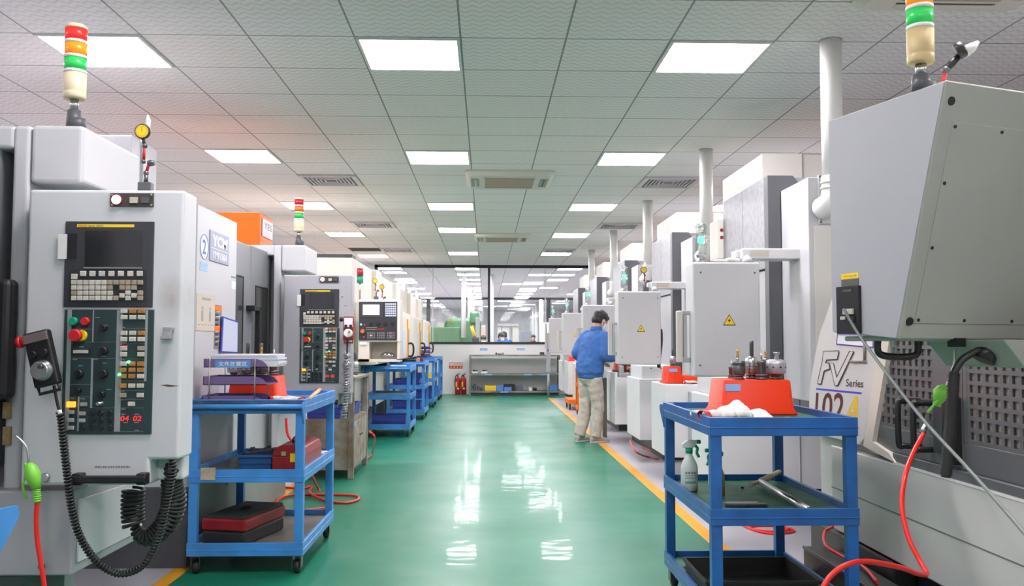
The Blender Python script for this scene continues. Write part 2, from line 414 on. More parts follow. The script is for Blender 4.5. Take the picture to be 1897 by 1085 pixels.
# glazed partition above the low wall
zt = aY(900, 490.5, WALLY).z
fr = MB()
fr.box(-2.68, aY(1092, 494, WALLY).x, WALLY-0.05, WALLY+0.05, zt-0.075, CEIL)
fr.box(-2.68, 1.55, WALLY-0.075, WALLY+0.07, WT, WT+0.055)
xm = aY(905.9, 560, WALLY).x; fr.box(xm-0.03, xm+0.03, WALLY-0.045, WALLY+0.045, WT+0.05, zt-0.07)
fr.box(-2.68, -2.60, WALLY-0.05, WALLY+0.05, WT, CEIL)
wf = struct('window_1', fr, mat('frame_black', (0.012, 0.014, 0.017), 0.4))
xa, xb = aY(802, 560, WALLY).x, aY(1010, 560, WALLY).x
for x0, x1 in ((-2.60, xa-0.004), (xa+0.004, xm-0.03), (xm+0.03, xb-0.004), (xb+0.004, 6.7)):
    g = struct('window_pane', MB().box(x0, x1, WALLY-0.005, WALLY+0.005, WT+0.055, zt-0.075), glassw, parent=wf)
g = struct('window_pane', MB().box(-6.5, -2.68, WALLY-0.005, WALLY+0.005, WT+0.0, CEIL), glassw, parent=wf)
for x in (xa, xb):
    struct('pane_joint', MB().box(x-0.012, x+0.012, WALLY-0.012, WALLY+0.012, WT+0.055, zt-0.075), mat('silicone', (0.75, 0.77, 0.76), 0.4), parent=wf)
# second glazed partition in the room behind
fr = MB(); zt2 = aY(900, 549.5, BACKY).z
fr.box(-9, 9, BACKY-0.05, BACKY+0.05, zt2-0.12, zt2+0.0)
for px in (794, 1016): x = aY(px, 560, BACKY).x; fr.box(x-0.08, x+0.08, BACKY-0.06, BACKY+0.06, 0, zt2)
fr.box(-9, 9, BACKY-0.05, BACKY+0.05, 0.9, 1.0)
wf2 = struct('window_2', fr, MATS['frame_black'])
struct('window_pane', MB().box(-9, 9, BACKY-0.005, BACKY+0.005, 1.0, zt2-0.12), glassw, parent=wf2)
wall('wall_back_room_low', -9, 9, BACKY-0.05, BACKY+0.05, 0, 0.9, wallm)
wall('wall_back_room_right_side', 3.9, 4.05, 34, BACKY-0.06, 0, CEIL-0.0, wallm)

# ---------------------------------------------------------------- ceiling lights
def cell(i, j): return TX0+TS*i, TY0+TS*j
def make_light(i, j, label):
    x, y = cell(i, j)
    t = thing('ceiling_light', label, 'ceiling light', (x+TS/2, y+TS/2, CEIL), 'square ceiling light panels')
    f = MB(); o, a = 0.008, 0.026
    for X0, X1, Y0, Y1 in ((x+o, x+TS-o, y+o, y+a), (x+o, x+TS-o, y+TS-a, y+TS-o), (x+o, x+a, y+a, y+TS-a), (x+TS-a, x+TS-o, y+a, y+TS-a)):
        f.box(X0, X1, Y0, Y1, CEIL-0.012, CEIL)
    part('frame', f, whitep, t)
    part('diffuser', MB().box(x+a, x+TS-a, y+a, y+TS-a, CEIL-0.008, CEIL), diffm, t)
    return t
LN = {-5: 'far left column', -2: 'left column', 1: 'column over the aisle', 4: 'right column', 7: 'far right column'}
first = None
rows = [(-9, 'behind the camera'), (-4, 'just behind the camera'), (1, 'nearest row'), (6, 'second row'), (11, 'third row'), (16, 'fourth row'), (21, 'fifth row, close to the glass wall')]
for rj, rn in rows:
    for ci in (-5, -2, 1, 4, 7):
        j = rj
        if (rj == 1 and ci == 7) or (rj == -4 and ci == -2): continue
        if rj == 16 and ci == 1: j = 15
        if rj == 21 and ci == -2: j = 22
        if rj == 21 and ci == 4: j = 21
        lab = 'square ceiling light, %s, %s' % (rn, LN[ci])
        if first is None: first = make_light(ci, j, lab)
        else:
            x, y = cell(ci, j); copy_tree(first, (x+TS/2, y+TS/2, CEIL), lab)
back = [(27.6, (-5, -2, 1, 5)), (30.3, (-6, 1, 4, 5)), (33.4, (-9, -2, 1, 5)), (36.4, (-6, -3, 3, 4)), (39.5, (-9, -3, 1, 5)), (42.5, (-5, 1, 4)), (45.6, (-9, -3, 1, 7)), (48.5, (-6, 1, 4)), (51.6, (-8, -4, 1, 5)), (54.5, (-2, 3)), (57.6, (-5, 1, 7)), (60, (-7, 4)), (63, (-2, 2)), (66, (-4, 6))]
for rj, cs in back:
    rj = int(rj)
    for ci in cs:
        if TY0+TS*rj > ENDY-1: continue
        x, y = cell(ci, rj)
        c = copy_tree(first, (x+TS/2, y+TS/2, CEIL), 'white square ceiling light seen through the glass wall in the room behind')
        c['group'] = 'ceiling lights in the room behind the glass'

# ---------------------------------------------------------------- vents, air conditioners
def make_vent(i, j, label):
    x, y = cell(i, j)
    t = thing('ceiling_vent', label, 'air vent', (x+TS/2, y+TS/2, CEIL), 'square louvred ceiling vents')
    f = MB()
    for k in range(7):
        a = 0.0+k*0.042; bb = a+(0.05 if k == 0 else 0.014)
        z0 = CEIL-0.022+(0 if k == 0 else 0.004)
        for X0, X1, Y0, Y1 in ((x+a, x+TS-a, y+a, y+bb), (x+a, x+TS-a, y+TS-bb, y+TS-a), (x+a, x+bb, y+bb, y+TS-bb), (x+TS-bb, x+TS-a, y+bb, y+TS-bb)):
            f.box(X0, X1, Y0, Y1, z0, CEIL)
    part('louvre', f, mat('vent_paint', (0.60, 0.57, 0.60), 0.45), t)
    part('backing', MB().box(x+0.03, x+TS-0.03, y+0.03, y+TS-0.03, CEIL-0.004, CEIL), dark, t)
    return t
make_vent(-1, 8, 'square louvred vent in the ceiling left of the big air conditioner')
make_vent(5, 8, 'square louvred vent in the ceiling right of the big air conditioner')
make_vent(-1, 14, 'square louvred vent left, left of the smaller far air conditioner')
make_vent(5, 14, 'square louvred vent right of the far air conditioner, above the second white pipe')
make_vent(-1, 20, 'small far louvred vent beside the open black ceiling hole')
make_vent(4, 20, 'small far louvred vent just in front of a light in the right column')
x, y = cell(-2, 20)
struct('painted_hole_1', MB().box(x+0.02, x+TS-0.02, y+0.02, y+TS-0.02, CEIL-0.003, CEIL+0.001), mat('hole_black', (0.006, 0.006, 0.006), 0.9))  # black sheet painted on for the darkness inside an open ceiling hole

def make_ac(cx, y0, y1, w2, label):
    t = thing('ceiling_air_conditioner', label, 'air conditioner', (cx, (y0+y1)/2, CEIL), 'ceiling cassette air conditioners')
    cy = (y0+y1)/2; h2 = (y1-y0)/2; acp = mat('ac_cream', (0.68, 0.65, 0.58), 0.4)
    def rr(hx, hy, z, r=0.07):
        P = []
        for sx_, sy_, a0 in ((1, 1, 0), (-1, 1, 90), (-1, -1, 180), (1, -1, 270)):
            for k in range(5):
                a = math.radians(a0+k*22.5); P.append(Vector((cx+sx_*(hx-r)+r*math.cos(a), cy+sy_*(hy-r)+r*math.sin(a), z)))
        return P
    A, B, D = rr(w2, h2, CEIL), rr(w2, h2, CEIL-0.02), rr(w2-0.05, h2-0.05, CEIL-0.055)
    m_ = MB(); N = len(A)
    m_.add(A+B+D, [(i, (i+1) % N, N+(i+1) % N, N+i) for i in range(N)]+[(N+i, N+(i+1) % N, 2*N+(i+1) % N, 2*N+i) for i in range(N)]+[list(range(2*N, 3*N)), list(range(N))[::-1]], 0)
    part('housing', m_, acp, t)
    part('intake_grille', MB().box(cx-w2*0.56, cx+w2*0.56, cy-h2*0.55, cy+h2*0.55, CEIL-0.062, CEIL-0.05), mat('ac_filter', (0.42, 0.33, 0.26), 0.7, var=0.1, vs=60), t, bevel=0.003)
    for s_ in (-1, 1):
        part('air_slot', MB().box(cx-w2*0.55, cx+w2*0.55, cy+s_*h2*0.74-0.025, cy+s_*h2*0.74+0.025, CEIL-0.060, CEIL-0.05), acp, t)
        part('slot_gap', MB().box(cx-w2*0.57, cx+w2*0.57, cy+s_*h2*0.66-0.006, cy+s_*h2*0.66+0.006, CEIL-0.0575, CEIL-0.05), dark, t)
        part('side_outlet', MB().box(cx+s_*w2*0.78-0.045, cx+s_*w2*0.78+0.045, cy-h2*0.5, cy+h2*0.5, CEIL-0.059, CEIL-0.05), mat('ac_outlet', (0.30, 0.31, 0.27), 0.5), t)
        part('louvre', MB().box(cx+s_*w2*0.78-0.008, cx+s_*w2*0.78+0.012, cy-h2*0.45, cy+h2*0.45, CEIL-0.064, CEIL-0.055), black if s_ > 0 else acp, t)
    return t
make_ac(0.255, 9.62, 10.60, 0.49, 'cream ceiling cassette air conditioner over the aisle, the nearer and larger')
make_ac(0.27, 15.25, 16.25, 0.49, 'cream ceiling cassette air conditioner over the aisle, the smaller farther one')
make_ac(2.45, 3.90, 4.80, 0.47, 'ceiling cassette air conditioner cut off at the top right, only its edge showing')

# ================================================================ blue carts
CW, CL = 0.60, 0.96
def make_cart(x0, y0, label, group='blue three tier trolleys', rear=False, mats=None, name='tool_trolley', top=0.918, CW=CW, CL=CL):
    """x0, y0: near left corner on the floor; handle bar at the near end, or at the far end when rear"""
    mb_, mt = mats or (blue, trayg)
    t = thing(name, label, 'trolley', (x0+CW/2, y0+CL/2, 0), group)
    x1, y1 = x0+CW, y0+CL; p = 0.045
    for X in (x0, x1-p):
        for Y in (y0, y1-p):
            part('post', MB().box(X, X+p, Y, Y+p, 0.10, top-0.004), mb_, t, bevel=0.003)
    for nm, z0, z1 in (('top_tray', top-0.075, top), ('middle_tray', 0.483, 0.551), ('bottom_tray', 0.10, 0.168)):
        r = MB(); e = 0.004
        r.box(x0-e, x1+e, y0-e, y0+0.012, z0, z1); r.box(x0-e, x1+e, y1-0.012, y1+e, z0, z1)
        r.box(x0-e, x0+0.012, y0+0.012, y1-0.012, z0, z1); r.box(x1-0.012, x1+e, y0+0.012, y1-0.012, z0, z1)
        # pressed crease along each rail
        zc = z0+(z1-z0)*0.45
        r.box(x0-e-0.002, x1+e+0.002, y0-e-0.002, y0, zc-0.002, zc+0.002); r.box(x0-e-0.002, x0, y0, y1, zc-0.002, zc+0.002); r.box(x1, x1+e+0.002, y0, y1, zc-0.002, zc+0.002)
        tr = part(nm, r, mb_, t, bevel=0.002)
        part('tray_floor', MB().box(x0+0.012, x1-0.012, y0+0.012, y1-0.012, z1-0.034, z1-0.030), mt if nm != 'top_tray' else (blueT if mb_ is blue else mt), tr)
    # handle bar carried on two tapered brackets
    yh, s_ = (y1, 1) if rear else (y0, -1)
    zb = top-0.045; h = MB()
    out = 0.10 if rear else 0.045
    for X in (x0-0.003, x1-0.005):
        h = MB(); h.prism([(X, yh, top-0.012), (X, yh+s_*out, top-0.018), (X, yh+s_*(out+0.008), top-0.04), (X, yh, top-0.13)], (0.008, 0, 0)); part('handle_bracket', h, mb_, t)
    
    part('handle', MB().cyl((x0, yh+s_*(out-0.008), zb+0.01), (x1, yh+s_*(out-0.008), zb+0.01), 0.013, n=12), mb_, t)
    for X, sx_ in ((x0+0.035, 1), (x1-0.035, 1)):
        for Y in (y0+0.05, y1-0.05):
            c = MB(); c.box(X-0.03, X+0.03, Y-0.035, Y+0.035, 0.094, 0.10); c.box(X-0.024, X-0.019, Y-0.025, Y+0.03, 0.03, 0.094); c.box(X+0.019, X+0.024, Y-0.025, Y+0.03, 0.03, 0.094)
            c.cyl((X, Y, 0.094), (X, Y, 0.105), 0.02)
            k = part('caster', c, steeld, t)
            part('wheel', MB().lathe([(0.012, -0.016), (0.03, -0.016), (0.036, -0.010), (0.037, 0.010), (0.03, 0.016), (0.012, 0.016)], (X, Y+0.005, 0.037), 20, 0, (1, 0, 0)), blackr, k)
    return t

cart_a = make_cart(-1.565, 4.83, 'blue three tier trolley on the left with purple file trays and a red case')
part('paint_wear', MB().box(-1.56, -0.97, 4.8245, 4.8258, 0.86, 0.914), mat('scuffed_blue', (0.05, 0.13, 0.26), 0.55, var=0.6, vs=14), cart_a)
a_, b_ = aY(372, 866, 4.822), aY(399, 889, 4.822)
part('sticker', MB().box(a_.x, b_.x, 4.820, 4.823, b_.z, a_.z), mat('old_sticker', (0.55, 0.47, 0.34), 0.7, var=0.3, vs=40), cart_a)
def dupcart(x0, y0, label): return copy_tree(cart_plain, (x0+CW/2, y0+CL/2, 0), label)
cart_plain = make_cart(-1.585, 11.74, 'blue trolley with blue bins in the left row, just beyond the rusty cabinet')
carts = [cart_plain]
for (y, lab) in ((14.36, 'blue trolley second beyond the rusty cabinet in the left row'), (17.05, 'blue trolley third beyond the rusty cabinet in the left row'), (19.3, 'farthest blue trolley of the left row, by the white end wall')):
    carts.append(dupcart(-1.575, y, lab))
cart_r = make_cart(0.912, 3.65, 'dark blue trolley on the right carrying an orange tool block and spray bottles', rear=True, mats=(mat('cart_dark_blue', (0.014, 0.12, 0.40), 0.4, var=0.3, vs=8, coat=0.2), traygr))
make_cart(-1.54, 0.79, 'corner of a bright blue trolley cut off at the bottom left of the view', rear=True, top=0.912)

# ================================================================ left row: two light grey machining centres
def dy(v, d): return v
def signal_tower(x, y, z, parent, lit, r=0.034, h0=0.11, lens=0.052, body=0.115, tilt=0.0, mat_body=ivory, sub=False):
    """lamp post with stacked lenses; each colour is a part"""
    st_ = MB(); st_.cyl((x, y, z), (x, y, z+h0*0.62), 0.026, 0.022); st_.cyl((x+0.012, y, z), (x+0.012, y, z+h0*0.35), 0.028)
    post = part('signal_post', st_, darkg, parent)
    n_ = MB().cyl((x, y, z+h0*0.62), (x, y, z+h0), 0.014); part('signal_stem', n_, steel, post if not sub else parent)
    z1 = z+h0
    b_ = MB().lathe([(r*0.9, 0), (r, 0.006), (r, 0.022), (r*0.97, 0.024), (r, 0.027), (r, body)], (x, y, z1)); part('signal_body', b_, mat_body, parent)
    z1 += body
    for i, (nm, m_) in enumerate(lit):
        part('signal_ring', MB().lathe([(r*1.01, 0), (r*1.01, 0.011)], (x, y, z1)), whitep, parent); z1 += 0.011
        part(nm, MB().lathe([(r*0.98, 0), (r*0.98, lens)], (x, y, z1)), m_, parent); z1 += lens
    part('signal_cap', MB().lathe([(r, 0), (r, 0.006), (r*0.8, 0.016), (r*0.3, 0.02)], (x, y, z1)), mat_body, parent)
    return z1

Yp = 6.73      # face of the control pendant, second machine
SH = 3.74      # the first machine stands this much nearer
O = Vector((-2.6, 6.9, 0))
mc = thing('machining_center', 'light grey machining centre with the blue number 2 sticker, behind the first blue trolley', 'milling machine', O, 'light grey machining centres of the left row')
mb = MB(); mb.box(-3.7, -1.60, 5.0, 5.79, 0.43, 1.987); mb.box(-3.7, -1.66, 5.79, 7.4, 0.43, 0.80); mb.box(-3.7, -1.80, 5.79, 6.95, 1.9, 1.95)
mb.box(-3.7, -2.75, 5.79, 8.05, 0.8, 1.9)
part('body', mb, white, mc, bevel=0.006)
mb = MB(); mb.box(-3.7, -1.62, 4.99, 6.10, 0.0, 0.43)
part('base', mb, darkg, mc, bevel=0.005)
part('chip_tray', MB().box(-3.7, -1.62, 6.10, 7.4, 0.0, 0.425), mat('apron_grey_green', (0.30, 0.33, 0.31), 0.3, var=0.2, vs=3), mc, bevel=0.005)
part('base_slot', MB().box(-1.625, -1.616, 5.72, 5.95, 0.33, 0.37), black, mc)
mb = MB(); mb.box(-2.9, -1.60, 6.97, 8.05, 0.43, 1.954); mb.box(-1.603, -1.547, 6.80, 7.5, 0.43, 1.954); mb.box(-2.6, -1.60, 6.80, 8.0, 1.875, 1.954)
part('column', mb, white, mc, bevel=0.012, seg=3)
mb = MB(); mb.box(-1.544, -1.37, 6.80, 7.30, 1.757, 1.956)
part('head_housing', mb, white, mc, bevel=0.014, seg=3)
# sliding doors
xd = -1.65
mb = MB()
mb.box(xd-0.03, xd, 5.795, 6.33, 0.80, 1.895); mb.box(xd-0.03, xd, 6.345, 6.945, 0.80, 1.905)
dr = part('door', mb, midg, mc, bevel=0.008)
for (ya, yb, za, zb) in ((5.80, 6.13, 0.95, 1.66), (6.47, 6.80, 0.95, 1.62)):
    part('door_window', MB().box(xd-0.004, xd+0.003, ya, yb, za, zb), mat('window_dark', (0.06, 0.065, 0.06), 0.12, var=0.4, vs=4), dr, bevel=0.02)
    fr = MB(); e = 0.008
    fr.box(xd, xd+0.006, ya-e, yb+e, zb, zb+e); fr.box(xd, xd+0.006, yb, yb+e, za, zb); fr.box(xd, xd+0.006, ya-e, ya, za, zb)
    part('window_gasket', fr, black, dr)
mb = MB(); mb.box(xd, xd+0.06, 6.22, 6.40, 1.44, 1.475); mb.box(xd+0.03, xd+0.06, 6.37, 6.40, 0.95, 1.475); mb.box(xd, xd+0.05, 6.36, 6.39, 0.95, 1.0)
part('door_handle', mb, black, dr, bevel=0.004)
mb = MB(); mb.box(-1.70, -1.66, 6.90, 6.952, 0.8, 1.905); part('door_gap', mb, black, mc)
# spindle column behind
mb = MB(); mb.box(-3.6, -2.3, 5.83, 6.28, 1.95, 2.56); mb.box(-2.75, -2.285, 6.0, 6.02, 2.0, 2.565)
part('spindle_column', mb, galv, mc, bevel=0.004)
signal_tower(-1.430, 6.86, 1.956, mc, [('green_lamp', off_g), ('amber_lamp', off_o), ('red_lamp', off_r)], r=0.037, h0=0.105, lens=0.041, body=0.090)

# ---- the control pendant
pen = MB()
pen.prism([(-1.51, Yp, 0.756), (-1.095, Yp, 0.756), (-1.095, Yp, 0.838), (-1.002, Yp, 0.838), (-1.002, Yp, 1.724), (-1.51, Yp, 1.724)], (0, 0.135, 0)); pen.box(-1.10, -1.008, Yp+0.07, Yp+0.130, 0.762, 0.845)
pend = part('control_panel', pen, whiteB, mc, bevel=0.010, seg=3)
part('panel_arm', MB().box(-1.50, -1.30, Yp+0.135, Yp+0.26, 0.8, 1.6), whiteB, mc)
def A(px, py, d=0.0):      # a point on the pendant face, read off the nearer machine where it shows largest
    v = aY(px, py, Yp-SH-d); v.y += SH; return v
def rect(px0, py0, px1, py1, d0, d1, mb_=None, m=0):
    a, b = A(px0, py0), A(px1, py1); mb_ = mb_ or MB()
    return mb_.box(min(a.x, b.x), max(a.x, b.x), Yp-d1, Yp-d0, min(a.z, b.z), max(a.z, b.z), m)
def K1(u, v): return 100+u/4.932, 390+v/4.932       # upper detail view
def K2(u, v): return 100+u/4.932, 600+v/4.932       # lower detail view
part('screen_bezel', rect(123, 410, 283, 569, -0.004, 0.006), charc, pend, bevel=0.002)
part('screen', rect(160, 427, 264, 495, 0.006, 0.0068), screenm, pend)
part('screen_lip', rect(158, 495, 264, 498, 0.006, 0.012), mat('lip_grey', (0.22, 0.23, 0.25), 0.3), pend)
s_ = part('brand_strip', rect(144.5, 415.5, 250, 421.5, 0.006, 0.0072), yellowB, pend)
mb = MB(); a, b = A(148, 420.5), A(163, 416.6); text(mb, 'FANUC', (a.x, Yp-0.0078, a.z), (b.x-a.x, 0, 0), (0, 0, b.z-a.z), 0, 0.01)
part('brand_lettering', mb, redp, s_)
mb = MB(); a, b = A(166, 420.5), A(194, 416.6); text(mb, 'Series 18-MC', (a.x, Yp-0.0078, a.z), (b.x-a.x, 0, 0), (0, 0, b.z-a.z)); part('series_lettering', mb, printk, s_)
part('card_slot', rect(127.5, 433, 143, 478, 0.006, 0.009).add([A(0, 0)]*0, []), black, pend)
part('card_slot_cover', rect(110.5, 434, 125.5, 480, 0.0, 0.010), whitep, pend)
part('keypad_base', rect(132, 499, 272, 558, 0.006, 0.008), mat('keypad_black', (0.022, 0.024, 0.028), 0.5), pend)
def key(u, v, wu, wv, m_, K=K1, d=0.010, nm='key', base=0.008):
    p0, p1 = K(u-wu/2, v-wv/2), K(u+wu/2, v+wv/2)
    mbk = rect(p0[0], p0[1], p1[0], p1[1], base-0.003, base+d)
    return part(nm, mbk, m_, pend, bevel=0.0012, seg=1)
proto = {}
def keyc(u, v, wu, wv, m_, K=K1, nm='key'):
    return key(u, v, wu, wv, m_, K, 0.007, nm, 0.006 if K is K2 else 0.008)
for u in (280, 365, 450, 537, 623, 710, 795): keyc(u, 578, 50, 48, keyw)
keyc(200, 605, 52, 50, keyw)
cols = [197+i*54.8 for i in range(12)]
for v, sel in ((658, range(12)), (705, (0, 1, 2, 3, 4, 5, 6, 8, 9, 10)), (752, (0, 1, 2, 3, 4, 5, 6, 9, 11)), (800, (0, 1, 2, 3, 4, 5, 6, 7, 9, 11))):
    for i in sel:
        keyc(cols[i], v, 47, 42, keyt if (i >= 6 and v < 720) or i == 11 or (v, i) in ((752, 0), (800, 7)) else keyw)
keyc(cols[8], 777, 47, 42, keyw); keyc(cols[10], 777, 47, 42, keyw)
op = part('operator_panel', rect(121, 573, 281, 804, -0.004, 0.006), teal, pend, bevel=0.002)
lines = MB()
def ln(u0, v0, u1, v1, K, t=2.2):
    p0, p1 = K(min(u0, u1)-t, min(v0, v1)-t), K(max(u0, u1)+t, max(v0, v1)+t)
    rect(p0[0], p0[1], p1[0], p1[1], 0.006, 0.0066, lines)
for u0, v0, u1, v1 in ((140, 47, 358, 47), (365, -140, 365, 165), (140, 165, 572, 165), (135, 312, 572, 312), (355, 312, 350, 765), (135, 550, 350, 550), (125, 665, 350, 665), (232, 665, 228, 975), (350, 765, 560, 765),
                       (608, -125, 585, 980), (608, 38, 840, 38), (605, 180, 840, 180), (605, 318, 840, 318), (600, 518, 835, 518), (600, 605, 830, 605), (600, 685, 830, 685), (595, 765, 830, 765), (585, 980, 820, 980), (140, -140, 135, 970), (850, -125, 845, 520)):
    ln(u0, v0, u1, v1, K2, 1.1)
part('legend_lines', lines, mat('legend_grey', (0.30, 0.33, 0.33), 0.5), pend)
rb = [(-20-110, keyw, keyo, keyo), (-72, keyw, keyt, keyt), (5, keyw, keyw, keyw)]
for v, cs in ((-118, (keyw, keyo, keyo)), (-62, (keyw, keyw, keyw)), (5, None), (82, (keyw, keyw, keyo)), (138, (keyw, keyw, keyw)), (222, (keyw, None, keyt)), (275, (keyw, None, keyw)), (362, (keyw, keyo, keyo)), (418, (keyo, keyo, keyo)), (475, (keyo, keyo, keyw)), (562, (keyo, keyw, keyw)), (648, (keyt, None, keyw)), (728, (None, keyw, None))):
    if cs is None: continue
    for i, m_ in enumerate(cs):
        if m_: keyc((650, 730, 808)[i]-max(0, v)*0.017, v, 60, 40, m_, K2, 'push_button')
for u, v in ((283, 732), (165, 803), (270, 815), (165, 875), (268, 878), (163, 945)): keyc(u, v, 58, 34, mat('key_grey', (0.34, 0.34, 0.32), 0.5), K2, 'push_button')
key(170, 732, 74, 52, led_o, K2, 0.010, 'lit_button', 0.006)
key(650, 198, 70, 12, redp, K2, 0.004, 'red_tab', 0.006)
def knob(u, v, r, m_, K, nm, dep=0.012, prof=None, base=0.006):
    p = K(u, v); c = A(*p); rr = r/4.932*(Yp-SH)/FPX
    pr = prof or [(rr, 0), (rr, dep*0.6), (rr*0.85, dep)]
    if prof: pr = [(a_*rr, b_) for a_, b_ in prof]
    return part(nm, MB().lathe(pr, (c.x, Yp-base, c.z), 20, 0, (0, -1, 0)), m_, pend)
knob(195, 1012, 38, greenp, K1, 'green_button', 0.018); knob(303, 1012, 38, redp, K1, 'red_button', 0.018)
knob(262, 105, 52, yellowB, K2, 'stop_collar', 0.008)
knob(240, 105, 56, redp, K2, 'emergency_stop_button', 0, [(0.7, 0.008), (0.7, 0.02), (1.0, 0.024), (1.0, 0.034), (0.85, 0.042)])
for u, v, r in ((465, 35, 32), (468, 245, 36), (245, 452, 38), (465, 452, 38), (235, 605, 26), (450, 640, 30)):
    kn = knob(u, v, r, black, K2, 'rotary_switch', 0.018)
    p = K2(u, v); c = A(*p); part('switch_grip', MB().box(c.x-0.003, c.x+0.003, Yp-0.034, Yp-0.022, c.z-0.010, c.z+0.010), black, kn)
knob(440, 722, 30, steel, K2, 'key_switch', 0.03, [(0.8, 0), (0.8, 0.01), (0.5, 0.012), (0.5, 0.03)])
for u in (355, 435, 518):
    for v in (812, 878, 945): knob(u, v, 26, black, K2, 'blank_plug', 0.005)
knob(270, 945, 26, black, K2, 'blank_plug', 0.005)
p0, p1 = K2(178, 228), K2(335, 275); mt_ = part('meter_frame', rect(p0[0], p0[1], p1[0], p1[1], 0.006, 0.010), black, pend)
p0, p1 = K2(188, 236), K2(325, 266); part('load_meter', rect(p0[0], p0[1], p1[0], p1[1], 0.010, 0.011), keyw, mt_)
for u, v in ((698, 346), (614, 460)): knob(u, v, 13, led_g, K2, 'green_indicator', 0.010, base=0.010)
mb = MB()
for s2, u0, u1 in (('04', 612, 690), ('02', 727, 805)):
    p0, p1 = K2(u0, 885), K2(u1, 836); a, b = A(*p0), A(*p1)
    text(mb, s2, (a.x, Yp-0.0072, a.z), (b.x-a.x, 0, 0), (0, 0, b.z-a.z), 0, 0.012, 0.08)
part('tool_display', mb, led_r, pend)
mb = MB()
for k in range(26):
    u, v = R.choice(((160, 938-1000), (395, -60), (480, -90), (160, 180), (260, 208), (460, 293), (200, 322), (390, 322), (470, 355), (250, 380), (470, 380), (510, 595), (430, 605), (640, 820), (765, 820), (680, 898), (790, 898), (635, 42), (650, 185), (630, 322), (630, 610), (620, 690), (640, 775), (760, 965), (270, 680), (180, 680)))
for u, v in ((160, -62), (405, -60), (480, 8), (160, 180), (260, 208), (460, 293), (200, 322), (390, 322), (470, 355), (250, 380), (510, 595), (640, 822), (765, 822), (660, 898), (760, 898), (635, 30), (650, 172), (630, 326), (630, 612), (620, 692), (640, 775), (765, 968), (270, 682), (180, 676)):
    p0, p1 = K2(u-20, v-3), K2(u+20, v+3); rect(p0[0], p0[1], p1[0], p1[1], 0.006, 0.0064, mb)
part('legend_marks', mb, mat('legend_pale', (0.35, 0.36, 0.33), 0.6), pend)
# small plate at the top: power lamp and two rockers
tp = part('power_plate', rect(206, 358, 285, 383, 0.0, 0.006), mat('plate_brown', (0.05, 0.04, 0.03), 0.5), pend)
def knobp(px, py, rpx, m_, nm, d):
    c = A(px, py); rr = rpx*(Yp-SH)/FPX
    return part(nm, MB().lathe([(rr, 0), (rr, d)], (c.x, Yp-0.006, c.z), 20, 0, (0, -1, 0)), m_, pend)
knobp(218, 370.5, 10, redp, 'lamp_ring', 0.005); knobp(218, 370.5, 8.5, led_w, 'power_lamp', 0.007)
part('rocker', rect(243, 366, 257, 377, 0.006, 0.013), keyw, pend); part('rocker', rect(264, 366, 278, 377, 0.006, 0.013), darkg, pend)
mb = MB()
for px, py in ((209, 361), (282, 361), (209, 380), (282, 380)):
    c = A(px, py); mb.lathe([(0.003, 0), (0.003, 0.002)], (c.x, Yp-0.006, c.z), 8, 0, (0, -1, 0))
part('screw', mb, steel, pend)
# toggle latch on the right of the pendant, handle bar, printed mark
a = A(304, 606); b = A(323, 628); mb = MB(); mb.box(a.x, b.x, Yp-0.012, Yp, a.z-0.012, a.z); mb.box(a.x+0.003, b.x-0.003, Yp-0.022, Yp-0.006, b.z+0.008, a.z-0.012); mb.box(a.x-0.002, b.x-0.002, Yp-0.03, Yp-0.004, b.z-0.001, b.z+0.010)
part('latch', mb, steel, pend, bevel=0.002)
a, b = A(142, 874), A(278, 895); mb = MB()
mb.box(a.x, a.x+0.032, Yp-0.04, Yp, b.z, a.z); mb.box(b.x-0.032, b.x, Yp-0.04, Yp, b.z, a.z); mb.box(a.x, b.x, Yp-0.045, Yp-0.02, b.z+0.006, a.z-0.007)
part('grip_bar', mb, black, pend, bevel=0.005)
mb = MB(); a, b = A(176, 866), A(243, 862.5); [mb.box(a.x+(b.x-a.x)*k/14, a.x+(b.x-a.x)*(k+R.uniform(0.5, 0.95))/14, Yp-0.0006, Yp, a.z, b.z) for k in range(14)]
part('warning_print', mb, mat('faded_print', (0.2, 0.2, 0.2), 0.6), pend)
mb = MB(); a, b = A(296, 713), A(333, 716.5)
mb.add([(a.x, Yp-0.0006, a.z), (a.x+0.03, Yp-0.0006, a.z-0.006), (b.x, Yp-0.0006, b.z+0.003), (a.x+0.025, Yp-0.0006, a.z+0.002)], [(0, 1, 2, 3)])
part('scratch', mb, mat('scratch_brown', (0.12, 0.07, 0.05), 0.7), pend)

# copy the machine for its nearer twin before the extras go on
fixoff(mc)
near = copy_tree(mc, O-Vector((0, SH, 0)), 'nearest light grey machining centre at the left edge with the large control panel in front')
fixoff(near)
for ch in kids(near):
    if ch.name.startswith('green_lamp'): ch.data = ch.data.copy(); ch.data.materials[0] = glow_g
    if ch.name.startswith('amber_lamp'): ch.data = ch.data.copy(); ch.data.materials[0] = glow_o
    if ch.name.startswith('red_lamp'): ch.data = ch.data.copy(); ch.data.materials[0] = glow_r
